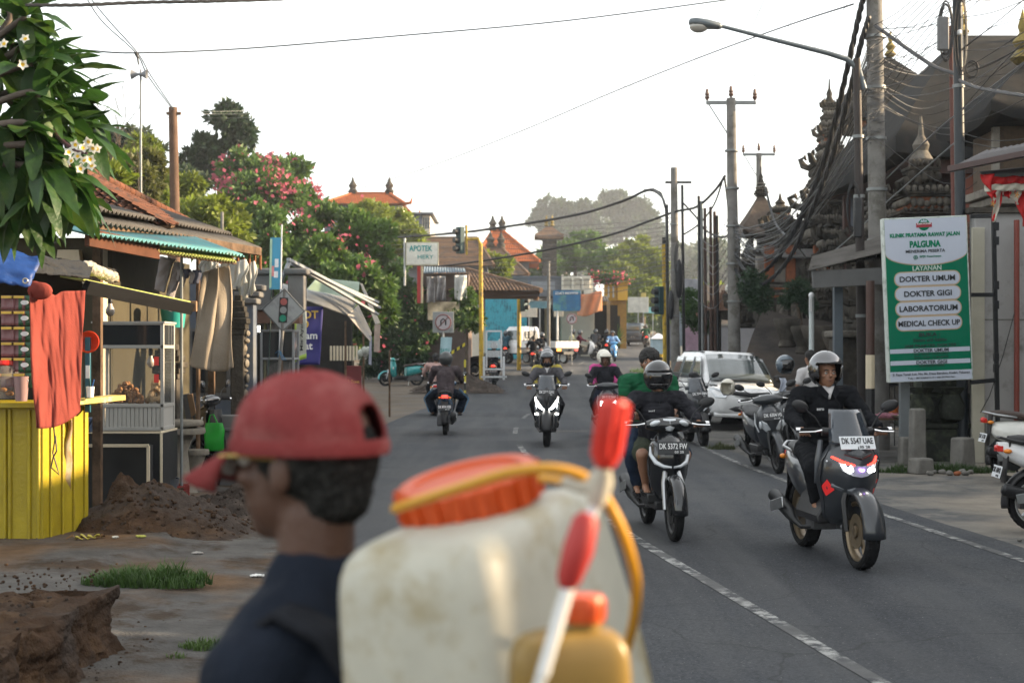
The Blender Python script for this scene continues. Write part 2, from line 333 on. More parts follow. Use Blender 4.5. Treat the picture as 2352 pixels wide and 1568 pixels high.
# painted lines, worn away in patches (real paint: mixed into the asphalt colour by a wear mask)
def paint():
    m=mat('worn_road_paint',(.42,.42,.40),.8,0,.15,12,.2,150,c2=(.09,.093,.1),c2s=7,c2t=(.43,.54),c3=(.15,.15,.15)); return m
m_paint=paint()
strip('road_line_centre',lambda y:smoothtab(CT,y)-.05,lambda y:smoothtab(CT,y)+.05,2,14.6,.018,m_paint,nx=1,dy=.3,edge=.008)
strip('road_line_edge',lambda y:smoothtab(RT,y)-.045,lambda y:smoothtab(RT,y)+.045,2,82,.018,m_paint,nx=1,dy=.5,edge=.006)
for a,b in ((17.5,19.2),(22.5,25),(28.5,30.8),(35,37.5),(43,46),(52,55.5),(63,66.5),(72,75),(82,86)):
    strip('road_line_dash',lambda y:smoothtab(CT,y)-.05,lambda y:smoothtab(CT,y)+.05,a,b,.018,m_paint,nx=1,dy=.4,edge=.006)
# near-left ground: broken concrete and trodden dirt, a fine relief sheet
def gl(x,y):
    n1=noise.fractal(V((x*.9,y*.9,0)),.9,2.1,5); n2=noise.fractal(V((x*6,y*6,4)),.8,2.0,4)
    e=min(1,max(0,(smoothtab(LT,y)-.15-x)/.9)); z=.018+e*(.045+.035*n1+.010*n2)
    # slab step: raised concrete to the left/back
    s=-3.05+.25*noise.noise(V((y*1.1,0,3)))+.08*noise.noise(V((y*5,0,3)))+.06*(y-9)
    k=1/(1+math.exp(-(s-x)/.035)) if y<12.6 else 0
    return z*(1-k)+k*(.105+.006*n1)
mb=MB(); nu,nv=170,240
mb.grid(lambda u,v:((lambda x,y:(x,y,gl(x,y)))(-9+(smoothtab(LT,3+v*v*18+v*1)+.02+9)*(1-(1-u)**1.6),3+v*v*18+v*1)),nu,nv)
m_lg=mat('broken_concrete_and_dirt',(.135,.128,.12),.92,0,.35,3.2,.9,45,c2=(.075,.055,.04),c2s=1.5,c2t=(.5,.6),c3=(.17,.105,.06))
struct('dirt_path',mb,m_lg,smooth=80)
# ---------------- two-wheelers
def col_mat(name,c,rough=.25,coat=.6,**k): return mat(name,c,rough,k.pop('metal',0),.06,3,coat=coat,**k)
PT={'paint_black':col_mat('paint_black',(.014,.015,.018),.18),'paint_grey':col_mat('paint_grey',(.10,.11,.125),.35,.4),'paint_charcoal':col_mat('paint_charcoal',(.035,.04,.048),.3,.5),
 'paint_teal':col_mat('paint_teal',(.03,.36,.37)),'paint_white':col_mat('paint_white',(.72,.72,.72)),'paint_blue':col_mat('paint_blue',(.05,.12,.22)),'paint_brightblue':col_mat('paint_bright_blue',(.08,.30,.62)),
 'paint_cream':col_mat('paint_cream',(.74,.73,.68)),'paint_red':col_mat('paint_red',(.45,.03,.02)),'paint_silver':col_mat('paint_silver',(.45,.47,.49),.3,.5,metal=.4)}
m_seat=mat('scooter_seat_vinyl',(.02,.02,.022),.55,0,.2,12,.15,60); m_rim_g=mat('bronze_rim',(.22,.17,.11),.35,.6,.15,8); m_rim_b=mat('black_rim',(.02,.02,.02),.4,.3,.15,8)
m_wind=mat('smoked_windscreen',(.05,.065,.085),.08,0,.05,2,coat=1,alpha=.82); m_eng=mat('engine_metal',(.12,.12,.125),.5,.6,.3,14,.2,40)
def ring_tube(r,w,h,n=32,e=2.4,m=10):
    "tyre: closed band about the x axis"
    mb=MB(); rings=[]
    for i in range(n):
        a=2*pi*i/n; ring=[]
        for j in range(m):
            b=2*pi*j/m; cc,ss=math.cos(b),math.sin(b); x=w*math.copysign(abs(cc)**(2/e),cc); rr=r-h+h*math.copysign(abs(ss)**(2/e),ss)
            ring.append((x,rr*math.cos(a),rr*math.sin(a)))
        rings.append(ring)
    rings.append(rings[0]); mb.loft(rings,False); return mb
WH={}
def wheel(name,parent,y,r,w,rim,spokes=5,x=0):
    k=(r,w,spokes)
    if k not in WH:
        ty=ring_tube(r,w/2,.034 if r<.3 else .04); 
        # tread blocks
        for i in range(36):
            a=2*pi*i/36
            for sx in (-1,1): ty.box((sx*w*.22,(r-.004)*math.cos(a),(r-.004)*math.sin(a)),(w*.24,.014,.006),rot=(a-pi/2+.0,0,sx*.35))
        rm=MB(); ri=r-.07
        rm.loft([[(sx,q*math.cos(2*pi*j/28),q*math.sin(2*pi*j/28)) for j in range(28)] for sx,q in ((-w*.34,ri+.02),(-w*.34,ri),(-w*.2,ri-.012),(w*.2,ri-.012),(w*.34,ri),(w*.34,ri+.02),(-w*.34,ri+.02))],False)
        rm.lathe([(.03,-w*.5),(.045,-w*.45),(.045,w*.45),(.03,w*.5)],n=14,axis='x')
        for i in range(spokes):
            a=2*pi*i/spokes; rm.tube([(0,.03*math.cos(a),.03*math.sin(a)),(0,ri*math.cos(a+.12),ri*math.sin(a+.12))],[.02,.012],6)
        rm.lathe([(ri*.62,w*.30),(ri*.62,w*.30+.004),(ri*.3,w*.30+.004),(ri*.3,w*.30)],n=20,axis='x')
        WH[k]=(ty.mesh('tyre',40),rm.mesh('rim',40))
    e=bpy.data.objects.new(name,None); COL.objects.link(e); e.parent=parent; e.location=(x,y,r)
    part('tyre',WH[k][0],M['rubber'],e); part('rim',WH[k][1].copy(),rim,e).data.materials.clear(); e.children[-1].data.materials.append(rim) if 0 else None
    o=[c for c in e.children if c.name.startswith('rim')][0]; o.data.materials.clear(); o.data.materials.append(rim); return e
def fender(r,w,a0,a1,t=.012,flare=0):
    mb=MB(); n=14
    def f(u,v):
        a=R(a0+(a1-a0)*u); x=(v-.5)*2; ww=w*(1-.35*u*flare); rr=r-.045*abs(x)**2.5; return (x*ww/2,rr*math.cos(a),rr*math.sin(a))
    mb.grid(f,n,8); return mb
def scooter(label,pos,deg,col='paint_black',style='vario',lit=False,tail=False,pf=None,pr=None,pwhite=False,screen=0,rim=None,sc=1,group=None,col2=None,name='scooter',mirror='mirror_shell',stand=False,lean=0,box=False,head=True):
    """forward is +y, origin on the ground midway between the wheels"""
    t=thing(name,label,'scooter',pos,R(deg),group,ry=R(lean),sc=sc); pc=PT[col]; c2=PT[col2] if col2 else M['dark']; rim=rim or m_rim_b
    big=style in('nmax','pcx'); rf=.27 if not big else .285; w=.085 if not big else .115; yf,yr=.64,-.64
    wheel('front_wheel',t,yf,rf,w,rim); wheel('rear_wheel',t,yr,rf,w*1.12,rim)
    e=fender(rf+.035,w*1.5,-5,135,flare=.4); part('front_mudguard',e,pc if style!='pcx' else M['dark'],t,solid=.008,loc=(0,yf,rf),smooth=60)
    e=fender(rf+.05,w*1.5,70,190); part('rear_mudguard',e,M['dark'],t,solid=.01,loc=(0,yr,rf),smooth=60)
    for sx in (-1,1):
        mb=MB(); mb.tube([(sx*w*.95,yf,rf),(sx*w*.95,yf-.06,rf+.22),(sx*.05,yf-.14,.62)],[.02,.024,.022],8); part('fork',mb,M['steel'] if style in('mio','retro') else M['blackmetal'],t)
    # front apron: stacked cross-sections, narrow at the wheel, wide at the knees, pointed forward
    wd=dict(vario=.19,mio=.185,pcx=.215,nmax=.245,retro=.21)[style]
    if style in('pcx','nmax'): S=[(.30,.30,.10,.08),(.36,.36,.17,.12),(.5,.42,.20,.15),(.66,.47,wd,.17),(.80,.50,wd*.98,.16),(.92,.47,.16,.12),(1.0,.42,.11,.08),(1.03,.40,.06,.05)]
    elif style=='retro': S=[(.34,.33,.10,.05),(.42,.36,.18,.07),(.6,.42,wd,.08),(.78,.40,wd*.95,.08),(.92,.37,.13,.08),(1.0,.36,.08,.06)]
    else: S=[(.33,.33,.08,.07),(.42,.37,.14,.10),(.55,.42,wd*.95,.13),(.68,.45,wd,.14),(.80,.45,wd*.93,.13),(.88,.42,.12,.10),(.93,.39,.08,.07)]
    mb=MB(); rings=[]
    for z,y,ww,d in S:
        ring=[]
        for j in range(20):
            a=2*pi*j/20; c,s_=math.cos(a),math.sin(a); xx=ww*math.copysign(abs(c)**.8,c); f=max(0,s_)
            ring.append((xx,y-.02+(d*1.15*f**1.3 if s_>0 else d*.5*s_)-.10*abs(xx/.2)**1.5*(1 if s_>-.2 else .2),z))
        rings.append(ring)
    mb.loft(rings); cow=part('front_cowl',mb,pc,t,smooth=50)
    def sf(x,z,o=0):
        "front surface of the cowl at (x,z), o further out"
        x_=abs(x)
        for a,b in zip(S,S[1:]):
            if z<=b[0] or b is S[-1]:
                q=min(1,max(0,(z-a[0])/(b[0]-a[0]))); y,ww,d=[a[i]+(b[i]-a[i])*q for i in (1,2,3)]; break
        c=min(1,x_/ww)**1.25; return y-.02+d*1.15*math.sqrt(max(0,1-c*c))**1.3-.10*(x_/.2)**1.5+o
    nose=sf(0,.66)
    # dark inner leg shield
    mb=MB(); mb.loft([sel(.34,0,.22,.12,.05,14),sel(.6,0,.27,wd*.8,.06,14),sel(.88,0,.30,wd*.6,.05,14)]); part('leg_shield',mb,M['dark'],t)
    # floorboard / tunnel
    mb=MB()
    if big: mb.loft([[(x,y,z) for x,z in ((-.2,.30),(.2,.30),(.21,.36),(.10,.55 if y>-.2 else .62),(-.10,.55 if y>-.2 else .62),(-.21,.36))] for y in (-.28,.0,.26)])
    else: mb.box((0,.02,.33),(.34,.5,.09)); mb.box((0,.02,.27),(.22,.6,.08))
    part('floorboard',mb,M['dark'],t,bevel=.015)
    # rear body
    bw=.15 if not big else .17
    if style=='retro': B=[(-.18,.12,.36,.70),(-.30,.19,.36,.74),(-.5,.21,.40,.76),(-.72,.19,.46,.76),(-.86,.12,.54,.74),(-.92,.05,.60,.70)]
    else: B=[(-.16,.10,.36,.66),(-.28,bw,.38,.74),(-.5,bw*.98,.46,.77),(-.72,bw*.8,.56,.79),(-.92,bw*.5,.66,.82),(-1.0,.035,.73,.82)]
    mb=MB(); rings=[]
    for y,ww,z0,z1 in B:
        rings.append([(ww*math.copysign(abs(math.cos(2*pi*j/16))**.75,math.cos(2*pi*j/16)),y,(z0+z1)/2+(z1-z0)/2*math.copysign(abs(math.sin(2*pi*j/16))**.75,math.sin(2*pi*j/16))) for j in range(16)])
    mb.loft(rings); part('rear_body',mb,pc,t,smooth=50)
    mb=MB(); rings=[]
    for y,ww,z,h in ((-.12,.07,.74,.03),(-.2,.12,.765,.045),(-.42,.145,.775,.05),(-.60,.13,.82,.05),(-.80,.10,.84,.045),(-.90,.05,.845,.03)):
        rings.append([(ww*math.copysign(abs(math.cos(2*pi*j/14))**.7,math.cos(2*pi*j/14)),y,z+h*math.sin(2*pi*j/14)) for j in range(14)])
    mb.loft(rings); part('seat',mb,m_seat if style!='retro' else mat('brown_seat',(.06,.035,.025),.5,0,.15,10),t,smooth=60)
    mb=MB(); mb.tube([(-.11,-.62,.80),(-.12,-.86,.83),(-.05,-.98,.86),(.05,-.98,.86),(.12,-.86,.83),(.11,-.62,.80)],.013,8); part('grab_rail',mb,M['steel'] if style!='vario' else M['blackmetal'],t)
    # engine, exhaust
    mb=MB(); mb.loft([[(x-.10,y,z) for x,z in ((-.05,.2),(.05,.2),(.06,.36),(-.06,.38))] for y in (-.2,-.4,-.78)]); mb.cyl((-.16,-.62,.28),(-.03,-.62,.28),.11,n=14); mb.box((0,-.25,.28),(.2,.2,.16)); part('engine',mb,m_eng,t,bevel=.01)
    mb=MB(); mb.tube([(.08,-.2,.22),(.13,-.35,.2),(.15,-.45,.24),(.155,-.55,.29),(.16,-.98,.40),(.16,-1.0,.405)],[.018,.018,.03,.058,.06,.03],12); part('exhaust',mb,M['blackmetal'],t)
    mb=MB(); mb.box((.225,-.72,.35),(.012,.34,.09),rot=(.2,0,0)); part('heat_shield',mb,M['galv'] if style!='nmax' else M['steel'],t,bevel=.01)
    mb=MB(); mb.tube([(-.05,-.3,.22),(-.16,-.22,.03 if stand else .2)],.012,6); part('side_stand',mb,M['steel'],t)
    # handlebar
    zb=1.0 if not big else 1.03; yb=.34
    mb=MB()
    if style in('vario','mio','retro'):
        rings=[]
        for x in (-.2,-.15,-.08,0,.08,.15,.2):
            k=1-(abs(x)/.21)**2; rings.append([(x,yb+.02+(.04+.06*k)*math.cos(2*pi*j/12),zb-.01+(.03+.045*k)*math.sin(2*pi*j/12)) for j in range(12)])
        mb.loft(rings)
    else: mb.tube([(-.2,yb,zb-.01),(0,yb+.03,zb-.02),(.2,yb,zb-.01)],.035,10)
    part('handlebar_cover',mb,pc if style!='nmax' else M['dark'],t,smooth=60)
    for sx in (-1,1):
        h=MB(); h.tube([(sx*.19,yb,zb),(sx*.25,yb-.02,zb+.005),(sx*.36,yb-.06,zb)],.016,8); hb_=part('grip',h,M['rubber'],t)
        h=MB(); h.tube([(sx*.21,yb+.03,zb),(sx*.27,yb+.035,zb-.01),(sx*.38,yb-.0,zb-.015)],[.012,.008,.008],6); h.tube([(sx*.35,yb-.06,zb),(sx*.385,yb-.065,zb)],.019,8); part('brake_lever',h,M['chrome'],t)
        m=MB(); m.tube([(sx*.2,yb,zb+.02),(sx*.25,yb-.01,zb+.10),(sx*.32,yb-.03,zb+.16)],.006,6); part('mirror_stalk',m,M['blackmetal'],t)
        m=MB(); m.ell((0,0,0),(.075,.022,.045),14,8); mo=part('mirror',m,M['dark'],t,loc=(sx*.36,yb-.035,zb+.185),rot=(0,-sx*.35,sx*.15),smooth=60)
        m=MB(); m.lathe([(.001,-.0245),(.9,-.0245),(.001,-.026)],n=14,axis='y'); m.v=[(x*.064,y,z*.036) for x,y,z in m.v]; part('mirror_glass',m,M['mirror'],mo)
        # indicators
        m=MB()
        if style=='mio': m.ell((sx*.13,yb+.08,zb+.005),(.055,.03,.026),10,6,rot=(0,sx*.35,-sx*.5))
        elif style=='nmax': m.ell((sx*.2,sf(.2,.80,-.02),.80),(.01,.02,.01),10,6)
        else: m.ell((sx*(wd-.035),nose-.10,.66),(.02,.035,.055),10,6)
        part('indicator',m,M['lensw'],t,smooth=60)
        m=MB(); m.ell((sx*.10,-.93,.74),(.03,.04,.022),10,6); part('rear_indicator',m,M['amber'],t,smooth=60)
    # lamps
    L=M['whitelit'] if lit else M['lensw']
    def strip_on(pts,rr,o=.0,n=8,flat=1):
        mb=MB(); mb.tube([(x,sf(x,z,o),z) for x,z in pts],rr,n,flat=flat); return mb
    if style=='mio':
        mb=MB(); mb.loft([[(x*.105*k,yb+.085+.03*k-.05*abs(x)**2+dz*-.4,zb+dz) for x in (-1,-.5,0,.5,1)]+[(x*.09*k,yb+.02,zb+dz) for x in (1,0,-1)] for dz,k in ((-.060,.35),(-.03,.8),(.0,1.05),(.03,1.1),(.045,.9))]); part('headlight',mb,L,t,smooth=50)
        for sx in (-1,1): part('position_light',strip_on([(sx*.165,.80),(sx*.165,.73),(sx*.13,.665),(sx*.07,.635),(sx*.01,.63)],[.008,.020,.024,.016,.010],.004),M['lensw'],t,smooth=60)
        part('cowl_garnish',strip_on([(-.15,.86),(0,.79),(.15,.86)],[.01,.022,.01],.0),PT['paint_black'],t)
    elif style=='pcx':
        for sx in (-1,1):
            part('headlight',strip_on([(sx*.19,.82),(sx*.165,.75),(sx*.11,.67),(sx*.045,.615)],[.010,.026,.030,.010],.0,flat=.8),L,t,smooth=60)
            mb=MB(); mb.ell((sx*.16,sf(.16,.54),.54),(.04,.025,.018),10,6); part('fog_light',mb,L,t,smooth=60)
        part('front_visor',strip_on([(0,.97),(0,.85),(0,.74),(0,.64)],[.03,.06,.045,.02],-.03,10),PT['paint_blue'] if col2 else c2,t,smooth=60)
        mb=MB(); mb.box((0,.93,.66),(.09,.01,.045)); 
    elif style=='nmax':
        mb=MB(); rr_=[]
        for o_ in (-.04,.012): rr_.append([(x,sf(x,z,o_),z) for x,z in ((-.15,.80),(-.125,.735),(-.06,.70),(0,.69),(.06,.70),(.125,.735),(.15,.80),(.08,.785),(0,.775),(-.08,.785))])
        mb.loft(rr_); part('headlight_housing',mb,M['lensw'],t,bevel=.006)
        for x,r in ((-.085,.026),(0,.016),(.085,.026)):
            mb=MB(); mb.ell((x,sf(x,.745,.012),.745),(r*1.25,.014,r*.7),10,6); part('headlight',mb,M['whitelit'] if x else mat('lit_violet_light',(.5,.2,1),.3,0,.02,5,emit=5),t,smooth=60)
        for sx in (-1,1):
            part('marker_strip',strip_on([(sx*.175,.835),(sx*.12,.80),(sx*.05,.782)],[.009,.011,.005],.008),M['redlit'],t)
            mb=MB(); mb.loft([[(sx*x,sf(x,z,o_),z) for x,z in ((.155,.585),(.20,.66),(.215,.60),(.185,.53))] for o_ in (-.02,.008)]); part('winglet',mb,mat('glowing_red_trim',(.75,.03,.03),.3,0,.05,4,emit=.06),t)
        part('cowl_vent',strip_on([(-.10,.86),(0,.835),(.10,.86)],[.014,.026,.014],.0,flat=.6),M['dark'],t)
        part('chin_panel',strip_on([(-.17,.62),(0,.57),(.17,.62)],[.02,.05,.02],-.01),PT['paint_grey'],t)
        for sx in (-1,1): part('side_fairing',strip_on([(sx*.20,.95),(sx*.235,.80),(sx*.235,.62)],[.02,.03,.008],-.02),PT['paint_grey'],t,smooth=60)
    elif style=='retro':
        mb=MB(); mb.ell((0,yb+.10,zb+.0),(.065,.05,.065),14,10); part('headlight',mb,L,t,smooth=60)
    else:
        for sx in (-1,1):
            mb=MB(); mb.loft([[(sx*x,sf(x,z,o_),z) for x,z in ((.035,.60),(.08,.555),(.14,.62),(.135,.72),(.08,.68))] for o_ in (-.04,.006)]+[[(sx*x,sf(x,z,.016),z) for x,z in ((.045,.61),(.082,.575),(.13,.625),(.124,.70),(.08,.67))]]); part('headlight',mb,L,t,smooth=50)
            part('cowl_trim',strip_on([(sx*.185,.82),(sx*.19,.68),(sx*.16,.56)],[.008,.018,.01],.0),PT['paint_silver'],t)
        mb=MB(); mb.loft([[(x,sf(x,z,o_),z) for x,z in ((-.08,.79),(.08,.79),(.10,.90),(0,.93),(-.10,.90))] for o_ in (-.03,.012)]); part('front_visor',mb,c2,t,bevel=.006)
    if screen:
        mb=MB(); mb.grid(lambda u,v:((u-.5)*(.36-.10*v),.545-.15*v-.10*abs(u-.5)**2*4,.93+screen*v),8,8); part('windscreen',mb,m_wind,t,solid=.004,smooth=60)
    mb=MB(); mb.box((0,-.985,.76),(.12 if style!='retro' else .10,.05,.05)); mb.ell((0,-.99,.765),(.06,.035,.032)); part('tail_light',mb,M['redlit'] if tail else M['red'],t,smooth=60)
    # number plates
    pm=M['platew'] if pwhite else M['plate']; tm=M['black_text'] if pwhite else M['white_text']
    if pf:
        zz,tilt={'mio':(.80,-.2),'pcx':(.90,-.45),'nmax':(.945,-.5),'vario':(.775,-.3),'retro':(.80,-.15)}[style]; yy=sf(0,zz,.012)
        mb=MB(); mb.box((0,0,0),(.275,.006,.11)); pl=part('number_plate',mb,pm,t,loc=(0,yy,zz),rot=(tilt,0,pi),bevel=.002)
        a,_,b=pf.partition('|'); text(a,.245,.05,(0,-.004,.015),(1,0,0),(0,0,1),tm,pl,.015)
        if b: text(b,.08,.02,(.05,-.004,-.036),(1,0,0),(0,0,1),tm,pl,.01)
    if pr:
        mb=MB(); mb.box((0,0,0),(.275,.006,.11)); pl=part('number_plate',mb,pm,t,loc=(0,-1.0,.55),rot=(-.25,0,0),bevel=.002)
        a,_,b=pr.partition('|'); text(a,.245,.05,(0,-.004,.015),(1,0,0),(0,0,1),tm,pl,.015)
        if b: text(b,.08,.02,(.05,-.004,-.036),(1,0,0),(0,0,1),tm,pl,.01)
    mb=MB(); mb.prism([(-.06,.34),(.06,.34),(.075,.72),(-.075,.72)],'y',-.93,-.915); part('mud_flap',mb,M['dark'],t,rot=(-.12,0,0),loc=(0,-.07,.0))
    if box:
        mb=MB(); mb.box((0,-.86,1.0),(.36,.32,.26)); part('top_box',mb,M['dark'],t,bevel=.04)
    return t
# ---------------- people
CL={}
def cloth(name,c,**k): return mat('cloth_'+name,c,.85,0,k.pop('var',.2),k.pop('vs',9),k.pop('bump',.25),k.pop('bs',25),spec=.25,**k)
m_skind=mat('dark_brown_skin',(.17,.085,.05),.5,0,.12,9,.1,90,sss=.06)
def head_caps(c,h,f,s=1,detail=True):
    """c: Caps, h: head centre, f: facing angle about z; adds skull, jaw, nose, ears"""
    Rz=Matrix.Rotation(f,3,'Z'); h=V(h)
    def e(p,r,n=14,m=10): c.ell(h+Rz@(V(p)*s),tuple(x*s for x in r),n,m,rot=(0,0,f))
    e((0,-.008,.035),(.075,.095,.085)); e((0,.03,-.035),(.058,.062,.075)); e((0,.055,-.085),(.03,.028,.025)) ; e((0,.0,-.01),(.066,.075,.07))
    e((0,.092,.0),(.011,.016,.026)); e((0,.104,-.018),(.016,.012,.011)); e((0,.080,.028),(.052,.014,.010)); e((0,.083,-.048),(.026,.011,.007)); e((0,.080,-.059),(.022,.011,.007))
    for sx in (-1,1): e((sx*.077,-.012,-.008),(.010,.018,.032)); e((sx*.042,.062,-.018),(.022,.02,.017))
def face_bits(h,f,parent,m_lip,s=1):
    Rz=Matrix.Rotation(f,3,'Z'); h=V(h)
    for sx in (-1,1):
        mb=MB(); mb.ell(h+Rz@V((sx*.031*s,.078*s,.008*s)),.0125*s,10,8); e=part('eye',mb,M['eyew'],parent,smooth=60)
        mb=MB(); mb.ell(h+Rz@V((sx*.031*s,.0875*s,.008*s)),(.006*s,.0045*s,.006*s),8,6); part('iris',mb,M['hair'],e,smooth=60)
        mb=MB(); mb.tube([h+Rz@V((sx*.013*s,.092*s,.027*s)),h+Rz@V((sx*.032*s,.091*s,.032*s)),h+Rz@V((sx*.05*s,.078*s,.026*s))],[.003,.005,.002],6); part('eyebrow',mb,M['hair'],parent)
        mb=MB(); mb.tube([h+Rz@V((sx*.016*s,.089*s,.010*s)),h+Rz@V((sx*.031*s,.0925*s,.0165*s)),h+Rz@V((sx*.046*s,.085*s,.010*s))],.0035,6); part('eyelid',mb,M['skin'],parent)
    mb=MB(); mb.tube([h+Rz@V((-.025*s,.082*s,-.053*s)),h+Rz@V((0,.094*s,-.0535*s)),h+Rz@V((.025*s,.082*s,-.053*s))],[.002,.0042,.002],6); part('lips',mb,m_lip,parent)
m_lip=mat('lips',(.17,.06,.05),.5,0,.1)
def helmet(h,f,parent,m,kind='open',s=1,visor=None):
    h=V(h); e=bpy.data.objects.new('helmet',None)
    Rz=Matrix.Rotation(f,3,'Z'); mb=MB(); n,mm=36,22; idx={}; r=(.128*s,.148*s,.140*s); cz=.035
    for i in range(mm+1):
        th=pi*.80*i/mm
        for j in range(n):
            a=2*pi*j/n; p=V((r[0]*math.sin(th)*math.cos(a),r[1]*math.sin(th)*math.sin(a)-.012,r[2]*math.cos(th)+cz)); idx[i,j]=len(mb.v); mb.v.append(tuple(h+Rz@p))
    op=.9 if kind=='open' else .82
    for i in range(mm):
        for j in range(n):
            a=2*pi*(j+.5)/n; th=pi*.80*(i+.5)/mm; x,y,z=math.sin(th)*math.cos(a),math.sin(th)*math.sin(a),math.cos(th)
            top=.30; bot=-.9 if kind=='open' else (-.42 if kind=='full' else -.9)
            if y>0 and abs(x)<(.80 if kind!='half' else .95)*(1 if z>-.3 else .9) and bot<z<top: continue
            if kind=='half' and z<-.25: continue
            j2=(j+1)%n; mb.f.append((idx[i,j],idx[i,j2],idx[i+1,j2],idx[i+1,j]))
    o=part('helmet',mb,m,parent,solid=.022,smooth=60)
    if visor is not None:
        mb=MB(); r2=(r[0]*1.04,r[1]*1.05,r[2]*1.02); up,lo,mv,al=visor
        mb.grid(lambda u,v:tuple(h+Rz@V((r2[0]*math.sin(R(-72+144*u))*math.cos(R(lo+(up-lo)*v)),r2[1]*math.cos(R(-72+144*u))*math.cos(R(lo+(up-lo)*v))-.012,r2[2]*math.sin(R(lo+(up-lo)*v))+cz))),16,8)
        part('visor',mb,mv,o,solid=.003,smooth=60)
    mb=MB(); mb.tube([h+Rz@V((-.095*s,.01,-.06*s)),h+Rz@V((-.05*s,.035*s,-.115*s)),h+Rz@V((.05*s,.035*s,-.115*s)),h+Rz@V((.095*s,.01,-.06*s))],.008,6); part('chin_strap',mb,M['dark'],o)
    return o
def hand(c,w,g,s,fine):
    """a hand closed round a grip: palm on the near side, four fingers over the top and under, thumb from the inner side. w wrist, g grip centre, s side"""
    w,g=V(w),V(g); c.cap(w,g+V((0,-.03,.012)),.024,.03,n=10)
    for i,(dx,L) in enumerate(((-.033,.95),(-.011,1.05),(.011,1.0),(.033,.82))):
        x=V((dx,0,0)); r=.0095 if fine else .012
        a=g+x+V((0,-.018,.024)); b=g+x+V((0,.018*L,.027)); d=g+x+V((0,.033*L,.004)); e=g+x+V((0,.022*L,-.018))
        c.chain([a,b,d,e],[r*1.08,r,r*.95,r*.8],n=8)
    r=.011 if fine else .012; c.chain([g+V((-s*.03,-.035,.0)),g+V((-s*.048,-.012,-.014)),g+V((-s*.05,.016,-.018))],[r*1.2,r,r*.85],n=8)
def foot(c,a,tx,r=.03):
    a=V(a); tx=V(tx); d=(tx-a); d.z=0; d.normalize(); b=V((a.x,a.y,tx.z))
    c.chain([a,b+V((0,0,.045)),b+d*.04+V((0,0,.035)),b+d*.12+V((0,0,.022))],[.033,.034,.032,.025],n=10); c.cap(b-d*.035+V((0,0,.03)),b+V((0,0,.03)),.028,.03,n=8)
    for k in range(-2,3):
        sd_=V((-d.y,d.x,0))*k*.012; c.cap(b+d*.12+sd_+V((0,0,.017)),b+d*(.165-.006*abs(k))+sd_+V((0,0,.013)),.010,.008,n=6)
